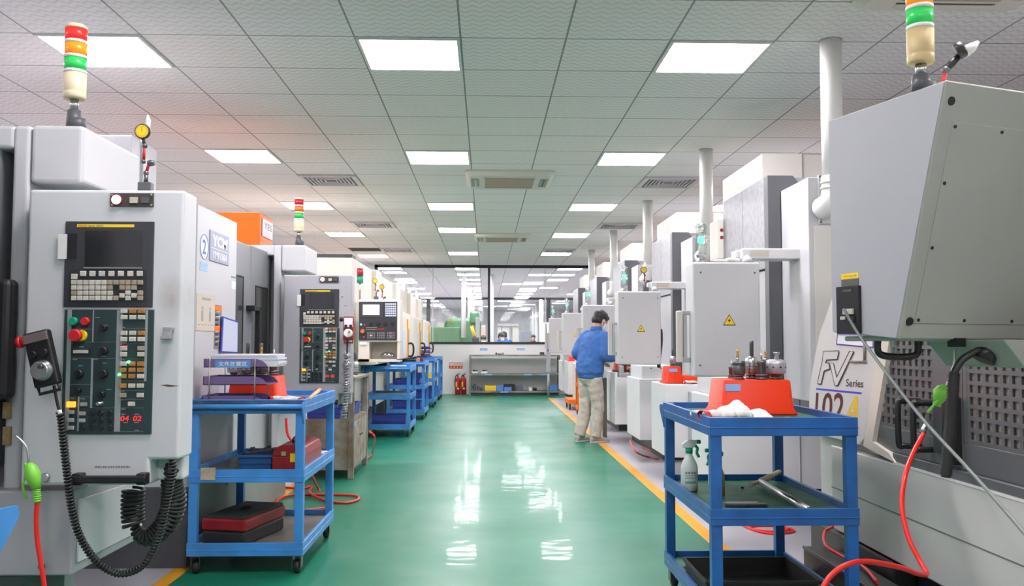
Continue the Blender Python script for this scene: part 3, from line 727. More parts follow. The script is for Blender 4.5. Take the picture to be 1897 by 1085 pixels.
# lower cabinet hanging under the near pendant
mb = MB(); mb.prism([(-1.86, 3.005, 0.464), (-1.345, 3.005, 0.464), (-1.30, 3.48, 0.485), (-1.86, 3.48, 0.485)], (0, 0, 0.272))
lc = part('lower_cabinet', mb, whiteB, near, bevel=0.006)
a1, a2 = Vector((-1.345, 3.005, 0)), Vector((-1.30, 3.48, 0))
mb = MB(); mb.prism([a1.lerp(a2, 0.05)+Vector((0.001, 0, 0.50)), a1.lerp(a2, 0.97)+Vector((0.001, 0, 0.515)), a1.lerp(a2, 0.97)+Vector((0.001, 0, 0.705)), a1.lerp(a2, 0.05)+Vector((0.001, 0, 0.705))], (0.008, 0, 0))
part('cabinet_door', mb, white, lc, bevel=0.002)
mb = MB(); mb.box(-1.80, -1.5, 3.02, 3.3, 0.0, 0.47); part('cabinet_foot', mb, mat('foot_green_grey', (0.05, 0.075, 0.07), 0.5), near)
mb = MB(); mb.lathe([(0.013, 0), (0.016, 0.004), (0.012, 0.012)], (aY(85, 884, 2.985).x, 2.985, aY(85, 884, 2.985).z), 14, 0, (0, -1, 0)); part('lock', mb, steel, near)
c = aY(78, 1048, 3.0); mb = MB().lathe([(0.010, 0), (0.012, 0.004), (0.009, 0.01)], c, 12, 0, (0, -1, 0)); part('lock', mb, blued, near)
# latch plates and the black grab on the door edge at the far left
for py0, py1 in ((744, 775), (790, 824)):
    a, b = aY(6, py0, 3.05), aY(19, py1, 3.05); part('rusty_latch', MB().box(a.x, b.x, 3.045, 3.06, b.z, a.z), mat('latch_rust', (0.42, 0.28, 0.13), 0.6, var=0.5, vs=30), near, bevel=0.002)
a, b = aY(-30, 516, 3.0), aY(17, 740, 3.0); part('grab_handle', MB().box(a.x, b.x, 2.98, 3.05, b.z, a.z), black, near, bevel=0.02, seg=3)
# rust stain and grime panels on the near pendant are marks with a shape of their own
m_ = bpy.data.materials.new('smudged_paint'); m_.use_nodes = True; nn = m_.node_tree.nodes; ll = m_.node_tree.links
tcn = nn.new('ShaderNodeTexCoord'); vsb = nn.new('ShaderNodeVectorMath'); vsb.operation = 'SUBTRACT'
P_ = aY(318, 552, 2.99)+Vector((0, SH, 0))-O
vsb.inputs[1].default_value = (P_.x, P_.y, P_.z); ll.new(tcn.outputs['Object'], vsb.inputs[0])
vsc = nn.new('ShaderNodeVectorMath'); vsc.operation = 'MULTIPLY'; vsc.inputs[1].default_value = (22, 0.0, 13); ll.new(vsb.outputs[0], vsc.inputs[0])
nzz = nn.new('ShaderNodeTexNoise'); nzz.inputs['Scale'].default_value = 18; ll.new(tcn.outputs['Object'], nzz.inputs['Vector'])
ln_ = nn.new('ShaderNodeVectorMath'); ln_.operation = 'LENGTH'; ll.new(vsc.outputs[0], ln_.inputs[0])
mr_ = nn.new('ShaderNodeMapRange'); mr_.inputs['From Min'].default_value = 1.2; mr_.inputs['From Max'].default_value = 0.1; mr_.inputs['To Max'].default_value = 0.75; ll.new(ln_.outputs['Value'], mr_.inputs['Value'])
mu_ = nn.new('ShaderNodeMath'); mu_.operation = 'MULTIPLY'; ll.new(mr_.outputs[0], mu_.inputs[0]); ll.new(nzz.outputs['Fac'], mu_.inputs[1])
mx_ = nn.new('ShaderNodeMix'); mx_.data_type = 'RGBA'; mx_.inputs['A'].default_value = (0.60, 0.61, 0.63, 1); mx_.inputs['B'].default_value = (0.22, 0.13, 0.07, 1)
ll.new(mu_.outputs[0], mx_.inputs['Factor']); ll.new(mx_.outputs['Result'], nn['Principled BSDF'].inputs['Base Color']); nn['Principled BSDF'].inputs['Roughness'].default_value = 0.4
for ch in kids(near):
    if ch.name.startswith('control_panel'): ch.data = ch.data.copy(); ch.data.materials[0] = m_; near_pend = ch
part('cable_gland', MB().cyl((aY(320, 852, 3.03).x, 3.03, 0.85), (aY(320, 852, 3.03).x, 3.03, 0.815), 0.012), black, near)

# ---- extras that only the second machine has
def onX(px, py, X): return aX(px, py, X)
def xrect(mb_, px0, py0, px1, py1, X, t=0.004, m=0):      # an upright rectangle on the aisle face of the left row
    a, b = aX(px0, py0, X), aX(px1, py1, X); mb_.box(X, X+t, min(a.y, b.y), max(a.y, b.y), min(a.z, b.z), max(a.z, b.z), m); return a, b
XF = -1.60
pl = MB(); ya, yb = onX(387.6, 450, XF).y, onX(422.5, 460, XF).y; zt_, zb_ = onX(387.6, 424.5, XF).z, onX(387.6, 482, XF).z
pl.box(XF, XF+0.006, ya, yb, zb_, zt_); plate = part('name_plate', pl, mat('plate_blue_grey', (0.32, 0.34, 0.48), 0.4), mc, bevel=0.002)
mb = MB(); X = XF+0.0066; h = zt_-zb_
text(mb, 'YCM', (X, ya+0.10*(yb-ya), zb_+0.50*h), (0, (yb-ya)*0.80, 0), (0, 0, h*0.38), 0, 0.04)
text(mb, 'YMV106A', (X, ya+0.10*(yb-ya), zb_+0.10*h), (0, (yb-ya)*0.80, 0), (0, 0, h*0.26), 0, 0.03, 0.04)
mb.box(X-0.0004, X, ya+0.05*(yb-ya), yb-0.05*(yb-ya), zb_+0.42*h, zb_+0.44*h)
part('plate_lettering', mb, printw, plate)
cc = onX(378, 457, XF); mb = MB(); mb.lathe([(0.10, 0), (0.10, 0.001)], (XF, cc.y, cc.z), 30, 0, (1, 0, 0))
for v in mb.v: v.z = cc.z+(v.z-cc.z)*0.72; v.y = cc.y+(v.y-cc.y)*0.75
num = part('number_sticker', mb, printw, mc)
mb = MB(); text(mb, '2', (XF+0.0018, cc.y-0.032, cc.z-0.042), (0, 0.064, 0), (0, 0, 0.084), 0, 0.02)
ringp = [Vector((XF+0.0018, cc.y+0.072*math.cos(2*PI*k/30), cc.z+0.070*math.sin(2*PI*k/30))) for k in range(30)]
mb.tube(ringp, 0.002, 6, 0, closed=True)
part('number', mb, mat('ink_number_blue', (0.10, 0.18, 0.55), 0.5), num)
mb = MB(); xrect(mb, 370, 484, 384, 504, XF, 0.0015); part('blue_sticker', mb, mat('sticker_light_blue', (0.40, 0.62, 0.85), 0.5, var=0.3, vs=80), mc)
mb = MB(); xrect(mb, 428.5, 511, 436.5, 516, XF, 0.0015); part('green_sticker', mb, greenp, mc)
mb = MB(); xrect(mb, 428.5, 520, 436.5, 536, XF, 0.0015); part('white_sticker', mb, printw, mc)
mb = MB(); a, b = xrect(mb, 364, 542, 396.5, 613, XF, 0.003); sh = part('instruction_sheet', mb, mat('yellowed_card', (0.60, 0.52, 0.44), 0.6), mc)
mb = MB()
for yy, zz, rr in ((0.30, 0.5, 0.012), (0.72, 0.5, 0.012)):
    Y = a.y+(b.y-a.y)*yy; Z = b.z+(a.z-b.z)*zz
    mb.box(XF+0.003, XF+0.0036, Y-0.016, Y+0.016, Z-0.05, Z+0.01); mb.box(XF+0.003, XF+0.0036, Y-0.012, Y+0.012, Z+0.015, Z+0.032)
for k in range(6): mb.box(XF+0.003, XF+0.0036, a.y+0.04+k*0.055, a.y+0.07+k*0.055, b.z+0.03, b.z+0.036)
mb.box(XF+0.003, XF+0.0036, a.y+0.09, a.y+0.25, a.z-0.034, a.z-0.020)
part('printed_figures', mb, mat('ink_grey_teal', (0.28, 0.34, 0.36), 0.6), sh)
mb = MB(); a, b = xrect(mb, 397.5, 564, 408.5, 646, XF, 0.003); st2 = part('status_board', mb, mat('board_grey', (0.22, 0.22, 0.22), 0.5), mc)
H_ = a.z-b.z; mb = MB(); mo = MB(); mw = MB()
for k in range(8):
    mb.box(XF+0.003, XF+0.0042, a.y+0.01, a.y+0.07, b.z+0.02+k*H_/9, b.z+0.035+k*H_/9)
    if k not in (4, 7): mw.box(XF+0.003, XF+0.0040, a.y+0.012+R.random()*0.03, a.y+0.10, b.z+0.045+k*H_/9, b.z+0.05+k*H_/9)
for f_ in (0.46, 0.92): mo.box(XF+0.003, XF+0.0045, a.y, b.y, b.z+H_*f_-0.014, b.z+H_*f_+0.014)
part('status_rows', mb, printk, st2); part('status_header', mo, orangec, st2); part('status_text', mw, printw, st2)
# blue framed document, tilted slightly, leaning on the panel
P = [onX(410.5, 585.5, XF+0.01), onX(439, 595, XF+0.01), onX(438, 655, XF+0.01), onX(407, 653, XF+0.01)]
mb = MB().prism(P, (0.008, 0, 0)); cP = sum(P, Vector())/4
dd = thing('document_holder', 'blue framed paper holder fixed on the white panel above the purple file trays', 'document holder', P[3])
part('frame', mb, dblue, dd, bevel=0.002)
part('sheet', MB().prism([cP+(p-cP)*0.90+Vector((0.0085, 0, 0)) for p in P], (0.0012, 0, 0)), paperb, dd)
# orange unit on the roof
mb = MB(); mb.box(-2.75, -1.90, 7.55, 8.02, 1.956, 2.312)
ou = solo('oil_mist_unit', mb, orangec, 'orange box shaped unit on the roof of the second machine', 'machine unit', (-2.3, 7.8, 1.955), bevel=0.012)
mb = MB(); a, b = aX(489, 409, -1.895), aX(503, 438, -1.895); mb.box(-1.899, -1.893, 7.62, 7.98, 2.12, 2.27); pl2 = part('rating_plate', mb, galv, ou)
mb = MB(); text(mb, 'YES', (-1.8925, 7.68, 2.19), (0, 0.26, 0), (0, 0, 0.055)); part('plate_print', mb, printk, pl2)

# ================================================================ hanging things on the near machine
def P3(lst, Y): return [aY(p[0], p[1], (p[2] if len(p) > 2 else Y)) for p in lst]
def handwheel(name, label, loc, cols, s=1.0, rot=0.0):
    t = thing(name, label, 'hand controller', loc, 'handwheel pendants', rot=(0, rot, 0))
    bodym, whm, stm = cols
    mb = MB(); mb.box(-0.042*s, 0.042*s, -0.0-0.035*s, 0.0, -0.095*s, 0.095*s); part('body', mb, bodym, t, bevel=0.008*s, seg=3)
    mb = MB(); mb.box(-0.040*s, 0.040*s, -0.041*s, -0.034*s, 0.058*s, 0.088*s); part('label_plate', mb, mat('plate_brown2', (0.16, 0.13, 0.12), 0.5), t, bevel=0.002*s)
    for x in (-0.018, 0.020): part('selector', MB().lathe([(0.013*s, 0), (0.012*s, 0.016*s)], (x*s, -0.035*s, 0.018*s), 16, 0, (0, -1, 0)), black, t)
    mb = MB(); mb.lathe([(0.036*s, 0), (0.036*s, 0.01*s), (0.032*s, 0.014*s), (0.030*s, 0.026*s), (0.027*s, 0.030*s)], (0, -0.035*s, -0.040*s), 28, 0, (0, -1, 0)); w_ = part('wheel', mb, whm, t)
    part('wheel_knob', MB().lathe([(0.006*s, 0), (0.007*s, 0.018*s)], (0.014*s, -0.064*s, -0.030*s), 12, 0, (0, -1, 0)), steeld, w_)
    mb = MB(); mb.cyl((-0.040*s, -0.017*s, 0.072*s), (-0.056*s, -0.017*s, 0.072*s), 0.016*s); mb.lathe([(0.019*s, 0), (0.021*s, 0.006*s), (0.017*s, 0.016*s)], (-0.056*s, -0.017*s, 0.072*s), 18, 0, (-1, 0, 0)); part('stop_button', mb, stm, t)
    mb = MB(); mb.tube([(-0.034*s, -0.02*s, -0.09*s), (-0.034*s, -0.02*s, -0.115*s), (0.034*s, -0.02*s, -0.115*s), (0.034*s, -0.02*s, -0.09*s)], 0.006*s, 8); part('guard', mb, bodym, t)
    return t
hw = handwheel('handwheel_controller', 'black handwheel box with chrome dial and red button hung on the nearest control panel', aY(84, 664, 2.93), (black, steel, redp), 0.94, rot=math.radians(-14))
# its coiled lead, down in a long loop and up to the gland
pth = smooth_path(P3([(100, 714), (106, 745), (113, 775), (118, 822), (126, 890), (133, 940), (147, 990), (180, 1040), (223, 1062), (265, 1046), (291, 1002), (307, 940), (315, 900), (320, 868), (320, 853)], 2.93), 6)
th = thing('coiled_cable', 'black coiled cable looping down from the near handwheel box', 'cable', pth[0])
part('coil', MB().tube(coil(pth[10:], 0.0098, 0.0105, 7), 0.0040, 5), blackr, th)
part('plain_lead', MB().tube(pth[:12], 0.005, 8), black, th)
part('collar', MB().cyl(pth[9], pth[11], 0.007), whitep, th)
pth = smooth_path(P3([(320, 862, 3.06), (319, 890, 3.1), (322, 930, 3.12), (310, 965, 3.12), (285, 992, 3.12), (262, 992, 3.12), (248, 970, 3.12), (246, 930, 3.12), (248, 905, 3.12)], 3.12), 6)
rad = lambda f: 0.012+0.026*math.sin(PI*min(1, f*1.3+0.05))**0.7 if f < 0.75 else 0.034
th = solo('coiled_cable', MB().tube(coil(pth, rad, 0.0135, 14), 0.0058, 6), blackr, 'thick black spring coil hanging behind the nearest control panel', 'cable', pth[0])

def air_gun(label, pts, Y, s=1.0):
    """pts: nozzle tip, nozzle root, body top, body bottom, hose collar end (pixels)"""
    tip, root, top, bot, col = [aY(p[0], p[1], Y) for p in pts]
    t = thing('air_gun', label, 'air gun', bot)
    part('nozzle', MB().tube(smooth_path([tip, tip.lerp(root, 0.5)+Vector((0.012*s, 0, 0.01*s)), root], 5), 0.0035*s, 8), steel, t)
    ax = (bot-top)
    mb = MB(); mb.tube([top, top+ax*0.15, top+ax*0.45, top+ax*0.7, bot], [0.008*s, 0.019*s, 0.026*s, 0.020*s, 0.014*s], 14); part('body', mb, limep, t)
    c = bot; d = (col-bot).normalized(); mb = MB(); L_ = (col-bot).length
    for k in range(6): mb.cyl(c+d*(L_*k/6), c+d*(L_*(k+0.7)/6), 0.0125*s, n=14)
    mb.cyl(c, col, 0.0105*s, n=14); part('grip', mb, limep, t)
    mb = MB(); q_ = aY(pts[1][0]-12, pts[3][1]-6, Y-0.01); mb.tube(smooth_path([top+Vector((-0.012, 0, 0)), q_.lerp(top, 0.4), q_, bot+Vector((-0.03, 0, -0.03))], 5), 0.004*s, 8); part('trigger', mb, limep, t)
    return t
air_gun('bright green air gun hanging on the nearest machine at the left edge', [(28, 806), (54, 857), (54, 857), (68, 905), (69, 930)], 2.86, 0.95)
pth = smooth_path(P3([(69, 928), (67, 960), (69, 1000), (77, 1050), (84, 1100), (88, 1150)], 2.86), 6)
solo('air_hose', MB().tube(pth, 0.0075, 10), hosered, 'red air hose running down from the green air gun at the left edge', 'hose', pth[-1])

def dial_stand(label, base, h, s=1.0, mir=1, arms=redp):
    """magnetic base, jointed red arm and a yellow dial gauge"""
    x, y, z = base
    t = thing('dial_indicator', label, 'dial indicator', base, 'dial gauges on magnetic bases')
    part('magnet_base', MB().box(x-0.028*s, x+0.028*s, y-0.02*s, y+0.02*s, z, z+0.045*s), darkg, t, bevel=0.003)
    part('post', MB().cyl((x, y, z+0.045*s), (x, y, z+0.08*s), 0.009*s), steeld, t)
    j1, j2, j3 = Vector((x, y, z+0.085*s)), Vector((x+0.012*s*mir, y, z+h*0.42)), Vector((x-0.012*s, y, z+h*0.44))
    j4 = Vector((x-0.008*s, y, z+h*0.66))
    part('lower_arm', MB().tube([j1, j2], 0.0065*s, 10), arms, t); part('upper_arm', MB().tube([j3, j4], 0.006*s, 10), arms, t)
    part('clamp', MB().lathe([(0.012*s, 0), (0.014*s, 0.01*s), (0.010*s, 0.03*s)], j2-Vector((0.005*s, 0, 0)), 14, 0, (1, 0, 0)), steeld, t)
    mb = MB(); mb.ell(j1, (0.012*s,)*3, nu=10, nv=6); mb.ell(j3, (0.010*s,)*3, nu=10, nv=6); mb.ell(j4, (0.012*s,)*3, nu=10, nv=6); part('joint', mb, steeld, t)
    c = Vector((x-0.018*s, y, z+h*0.86))
    part('stem', MB().tube([j4, c-Vector((0, 0, 0.026*s))], 0.007*s, 8), black, t)
    d = part('dial_case', MB().lathe([(0.030*s, 0), (0.032*s, 0.004*s), (0.032*s, 0.018*s)], c+Vector((0, 0.009*s, 0)), 26, 0, (0, -1, 0)), black, t)
    part('dial_face', MB().lathe([(0.027*s, 0), (0.027*s, 0.001)], c+Vector((0, -0.0095*s, 0)), 26, 0, (0, -1, 0)), yellowB, d)
    mb = MB()
    for k in range(20):
        a = 2*PI*k/20; u = Vector((math.cos(a), 0, math.sin(a))); mb.obox(c+u*0.022*s+Vector((0, -0.0110*s, 0)), u, Vector((-u.z, 0, u.x)), (0, 1, 0), 0.003*s, 0.0006*s, 0.0003)
    mb.obox(c+Vector((0, -0.0112*s, 0.008*s)), (0, 0, 1), (1, 0, 0), (0, 1, 0), 0.011*s, 0.0008*s, 0.0003)
    part('dial_marks', mb, printk, d)
    part('probe', MB().tube([c+Vector((0.014*s, 0.01*s, 0.0)), c+Vector((0.018*s, 0.01*s, 0.05*s)), c+Vector((0.016*s, 0.01*s, 0.075*s))], [0.012*s, 0.011*s, 0.003*s], 12), whitep, t)
    return t
ztop = 1.724
dial_stand('yellow faced dial gauge on a red arm, on top of the nearest control panel', aY(270, 350, 3.06).xy.to_3d()+Vector((0, 0, ztop+0.001)), 0.245, 0.80)

# hand controller with red and white case on the second machine's panel
t = handwheel('handwheel_controller', 'red and white handwheel box on the right edge of the second control panel', aY(646.5, 608, 6.66), (redd, whitep, blackr), 0.92)
part('front_card', MB().box(-0.03, 0.032, -0.040, -0.034, 0.008, 0.075), paper, t)
pth = smooth_path(P3([(644, 629), (643, 645), (643, 655), (642, 690), (641, 730), (637, 775)], 6.64), 6)
th = thing('wrapped_cable', 'coiled grey lead wrapped in clear plastic below the red and white handwheel box', 'cable', pth[-1])
part('lead', MB().tube(pth[:13], 0.006, 8), black, th)
part('coil', MB().tube(coil(pth[11:], 0.016, 0.020, 8), 0.006, 5), mat('coil_grey', (0.35, 0.36, 0.37), 0.35), th)
mb = MB(); rr_ = [0.026+0.008*math.sin(k*2.1)+0.005*math.sin(k*5.3) for k in range(len(pth)-12)]; mb.tube(pth[12:], rr_, 10); part('plastic_wrap', mb, plasticcl, th)
c = aY(637, 700, 6.60)
# chipped paint marks beside the second panel's screen
mb = MB()
for px, py, rx, rz in ((629, 555, 0.006, 0.004), (634, 550, 0.008, 0.007), (640, 566, 0.018, 0.003), (628, 543, 0.004, 0.006), (640, 532, 0.004, 0.003)):
    c = aY(px, py, Yp); mb.lathe([(0.01, 0), (0.01, 0.0006)], (c.x, Yp, c.z), 12, 0, (0, -1, 0))
    for v in mb.v[-24:]: v.x = c.x+(v.x-c.x)*rx/0.01; v.z = c.z+(v.z-c.z)*rz/0.01
pend2 = [k for k in kids(mc) if k.name.startswith('control_panel')][0]
part('paint_chip', mb, mat('chip_brown', (0.28, 0.20, 0.12), 0.7), pend2)

# ================================================================ on and in the first trolley
TT, TM, TB = 0.8892, 0.5222, 0.1392     # tray floors of a trolley
def file_trays():
    t = thing('file_tray_rack', 'three tier purple file tray with blue label on the first left trolley', 'file tray', (-1.33, 5.0, TT))
    Y0, Y1 = 4.88, 5.14
    def tray(z, xl, xr, nm):
        m_ = MB()
        prof = [(xl, z), (xr, z), (xr-0.006, z+0.016), (xr-0.03, z+0.036), (xr-0.06, z+0.046), (xl, z+0.046)]
        for Y in (Y0, Y1-0.004): m_.prism([(x, Y, zz) for x, zz in prof], (0, 0.004, 0))
        m_.box(xl, xl+0.004, Y0, Y1, z, z+0.046); m_.box(xl, xr, Y0, Y1, z, z+0.004)
        return part(nm, m_, purple, t)
    x0 = aY(377, 700, Y0).x
    z1, z2, z3 = aY(377, 680.5, Y0).z, aY(377, 713, Y0).z, TT
    tp_ = tray(z1, x0, aY(496, 680, Y0).x, 'upper_tray'); tray(z2, x0-0.002, aY(495, 712, Y0).x, 'middle_tray'); tray(z3, x0-0.006, aY(488, 735, Y0).x, 'lower_tray')
    a, b = aY(399, 667, Y0), aY(463.5, 680.5, Y0)
    lb = part('label', MB().box(a.x, b.x, Y0-0.0015, Y0, b.z, a.z), mat('label_mid_blue', (0.10, 0.28, 0.62), 0.5), tp_)
    mb = MB(); w_ = (b.x-a.x); text(mb, '文件放置区', (a.x+w_*0.09, Y0-0.0022, b.z+0.008), (w_*0.82, 0, 0), (0, 0, (a.z-b.z)*0.62), 0, 0.01); part('lettering', mb, printw, lb)
    for px, Y in ((388, Y0-0.004), (472, Y0-0.004), (417, Y1+0.004), (497, Y1+0.004)):
        x = aY(px, 700, Y).x; part('rod', MB().cyl((x, Y, TT), (x, Y, z1+0.05), 0.0035, n=10), steel, t)
    return z1
z1 = file_trays()
x0, x1 = aY(390, 660, 4.9).x, aY(512, 660, 4.9).x
for k in range(7):
    zz = z1+0.006+k*0.0095; dx, r_ = R.uniform(-0.006, 0.012), R.uniform(-0.02, 0.02)
    c = Vector(((x0+x1)/2+dx, 5.01, zz+0.003)); u = Vector((math.cos(r_), math.sin(r_), 0.0)); v = Vector((-u.y, u.x, 0))
    solo('paper_stack', MB().obox(c, u, v, (0, 0, 1), (x1-x0)/2, 0.105, 0.0044), paper if k not in (3, 5) else paperb, 'loose papers, layer %s of the pile in the upper purple file tray' % ('lowest', 'second', 'third', 'middle, bluish,', 'fifth', 'upper bluish', 'topmost')[k], 'paper', c, 'papers in the purple file tray')
mb = MB(); a = aY(418, 733, 4.95); mb.box(a.x-0.05, a.x+0.16, 4.92, 5.06, TT+0.006, TT+0.012); solo('paper_sheet', mb, paper, 'papers lying in the lowest purple file tray', 'paper', (a.x, 5, TT+0.006))
a = aY(398, 728, 4.92); mb = MB(); mb.box(a.x-0.012, a.x+0.014, 4.93, 4.96, TT+0.006, TT+0.045); mb.box(a.x-0.004, a.x+0.018, 4.92, 4.95, TT+0.03, TT+0.05)
solo('bulldog_clip', mb, mat('clip_teal', (0.02, 0.10, 0.14), 0.4), 'small dark teal clip at the left end of the lowest purple tray', 'clip', (a.x, 4.94, TT+0.006), bevel=0.003)

def tool_block(name, label, x0, x1, y0, y1, z, h, mats=None, group='orange tool holder blocks', step=0.0, flange=0.015):
    """moulded block: tapered walls, flared foot, optional lower step to the right"""
    t = thing(name, label, 'tool block', ((x0+x1)/2, (y0+y1)/2, z), group)
    m_ = MB()
    def lay(x0_, x1_, y0_, y1_, zz, r=0.02):
        P = []
        for cx_, cy_, a0 in ((x1_-r, y1_-r, 0), (x0_+r, y1_-r, 90), (x0_+r, y0_+r, 180), (x1_-r, y0_+r, 270)):
            for k in range(4):
                a = math.radians(a0+k*30); P.append(Vector((cx_+r*math.cos(a), cy_+r*math.sin(a), zz)))
        return P
    def tower(X0, X1, Y0, Y1, H):
        L = [lay(X0-flange, X1+flange, Y0-flange, Y1+flange, z), lay(X0-flange, X1+flange, Y0-flange, Y1+flange, z+H*0.05), lay(X0, X1, Y0, Y1, z+H*0.16), lay(X0+0.015, X1-0.012, Y0+0.012, Y1-0.012, z+H*0.97), lay(X0+0.022, X1-0.018, Y0+0.018, Y1-0.018, z+H)]
        V = [p for q_ in L for p in q_]; N = len(L[0]); F = []
        for i in range(len(L)-1): F += [(i*N+k, i*N+(k+1) % N, (i+1)*N+(k+1) % N, (i+1)*N+k) for k in range(N)]
        m_.add(V, F, 0, True); o = len(m_.v)-len(V)
        m_.f.append([o+k for k in range(N)][::-1]); m_.m.append(0); m_.s.append(False)
        m_.f.append([o+(len(L)-1)*N+k for k in range(N)]); m_.m.append(0); m_.s.append(False)
    if step:
        xm_ = x0+(x1-x0)*0.42; tower(x0, xm_, y0, y1, h); tower(xm_-0.03, x1, y0, y1, h*step)
    else: tower(x0, x1, y0, y1, h)
    part('block', m_, orange, t)
    part('label', MB().box(x0+0.02, x0+0.02+min(0.07, (x1-x0)*0.3), y0-0.003+0.008, y0+0.012, z+h*0.68, z+h*0.88), mat('label_soft_blue', (0.24, 0.40, 0.75), 0.5), t)
    return t
tool_block('tool_block', 'orange tool holder block behind the purple file trays on the first left trolley', -1.49, -1.205, 5.24, 5.52, TT, 0.135)

def tool_holder(label, x, y, z, kind, s=1.0, group='tool holders standing in the orange blocks'):
    """taper holder standing in a block: flange ring, grooved collar, chuck body, cutter"""
    t = thing('tool_holder', label, 'tool holder', (x, y, z), group)
    part('flange', MB().lathe([(0.02*s, 0), (0.031*s, 0.002*s), (0.031*s, 0.008*s), (0.024*s, 0.011*s), (0.024*s, 0.015*s), (0.031*s, 0.018*s), (0.031*s, 0.026*s), (0.02*s, 0.028*s)], (x, y, z), 26), steeld, t)
    z += 0.027*s
    if kind == 'collet':
        part('collet_nut', MB().lathe([(0.020*s, 0), (0.021*s, 0.004*s), (0.021*s, 0.05*s), (0.023*s, 0.052*s), (0.023*s, 0.068*s), (0.012*s, 0.074*s)], (x, y, z), 22), steeld, t)
        part('cutter', MB().lathe([(0.005*s, 0), (0.005*s, 0.03*s), (0.003*s, 0.031*s), (0.003*s, 0.05*s)], (x, y, z+0.074*s), 12), steel, t)
    elif kind == 'brass':
        part('chuck', MB().lathe([(0.034*s, 0), (0.036*s, 0.005*s), (0.036*s, 0.048*s), (0.034*s, 0.052*s), (0.036*s, 0.054*s), (0.036*s, 0.072*s), (0.03*s, 0.076*s)], (x, y, z), 26), steeld, t)
        part('shank', MB().lathe([(0.006*s, 0), (0.006*s, 0.02*s)], (x-0.006*s, y, z+0.076*s), 12), steel, t)
        part('brass_tip', MB().lathe([(0.007*s, 0), (0.009*s, 0.008*s), (0.006*s, 0.014*s), (0.006*s, 0.03*s), (0.008*s, 0.034*s), (0.004*s, 0.044*s)], (x-0.006*s, y, z+0.096*s), 12), mat('brass', (0.55, 0.30, 0.07), 0.3, metal=0.7), t)
    elif kind == 'mill':
        part('chuck', MB().lathe([(0.030*s, 0), (0.034*s, 0.01*s), (0.034*s, 0.062*s), (0.030*s, 0.076*s), (0.018*s, 0.086*s)], (x, y, z), 26), steel, t)
        part('cutter', MB().lathe([(0.0105*s, 0), (0.0105*s, 0.074*s), (0.009*s, 0.078*s)], (x, y, z+0.086*s), 14), steeld, t)
        mb = MB()
        for k in range(3): mb.lathe([(0.0347*s, 0), (0.0347*s, 0.003*s)], (x, y, z+(0.02+0.015*k)*s), 26)
        part('groove', mb, steeld, t)
    else:
        part('chuck', MB().lathe([(0.046*s, 0), (0.052*s, 0.006*s), (0.054*s, 0.05*s), (0.050*s, 0.070*s), (0.030*s, 0.074*s)], (x, y, z), 30), mat('satin_steel', (0.50, 0.50, 0.54), 0.45, metal=0.6, var=0.15, vs=60), t)
        mb = MB()
        for k in range(9):
            a = 2*PI*k/9; mb.lathe([(0.005*s, 0), (0.005*s, 0.003*s)], (x+0.0515*s*math.cos(a), y+0.0515*s*math.sin(a), z+0.035*s), 10, 0, (math.cos(a), math.sin(a), 0))
        part('bolt_hole', mb, black, t)
        part('nozzle', MB().lathe([(0.012*s, 0), (0.011*s, 0.02*s), (0.016*s, 0.034*s), (0.017*s, 0.038*s)], (x+0.006*s, y, z+0.074*s), 18), steel, t)
    return t
zt3 = TT+0.135
for i, (px, kd) in enumerate(((440, 'shell'), (455, 'brass'), (465, 'mill'), (477, 'mill'), (492, 'brass'), (501, 'collet'))):
    x = aY(px, 690, 5.38).x; tool_holder('%s steel tool holder in the orange block behind the purple file trays' % ('leftmost', 'second from left', 'third from left', 'third from right', 'second from right', 'rightmost')[i], x, 5.30+0.16*(i % 2), zt3+0.001, kd, 1.0 if kd != 'shell' else 0.7)

def glove(label, x, y, z, yawr, s=1.0, cuff=redp):
    """cotton work glove: palm, four fingers, thumb and a coloured knitted cuff"""
    t = thing('work_glove', label, 'glove', (x, y, z+0.003), 'cotton work gloves', rot=(0, 0, yawr))
    m_ = MB(); hz = 0.016*s
    m_.ell((0, 0, hz), (0.045*s, 0.038*s, 0.016*s), nu=18, nv=10); m_.ell((-0.035*s, 0, hz*1.1), (0.04*s, 0.032*s, 0.018*s), nu=18, nv=10)
    for k, (yy, L_) in enumerate(((0.030, 0.055), (0.011, 0.066), (-0.010, 0.062), (-0.030, 0.048))):
        m_.tube(smooth_path([(0.028*s, yy*0.85*s, hz), (0.05*s, yy*s, hz*1.3), ((0.035+L_)*s, yy*1.15*s, hz*0.7)], 4), [0.012*s]*8+[0.008*s], 10)
    m_.tube(smooth_path([(-0.015*s, 0.03*s, hz), (0.01*s, 0.055*s, hz), (0.035*s, 0.068*s, hz*0.8)], 4), [0.013*s]*8+[0.008*s], 10)
    part('palm_and_fingers', m_, cloth, t)
    m_ = MB()
    for k in range(4):
        m_.tube([(-(0.066+k*0.004)*s, 0.034*s*math.cos(a), hz+0.017*s*math.sin(a)) for a in [2*PI*i/20 for i in range(20)]], 0.0028*s, 6, 0, closed=True)
    part('cuff', m_, cuff, t)
    m_ = MB(); m_.tube([(-0.035*s, 0, hz), (-0.066*s, 0, hz)], [0.016*s, 0.0165*s], 14); part('wrist', m_, cloth, t)
    return t
a = aY(513, 728, 4.92)
glove('white cotton glove on the first trolley, just right of the purple trays', a.x, 5.06, TT, 0.5, 0.95)
glove('white glove with red cuff lying in front on the first trolley', aY(540, 730, 4.93).x, 4.97, TT, 2.6, 0.95)
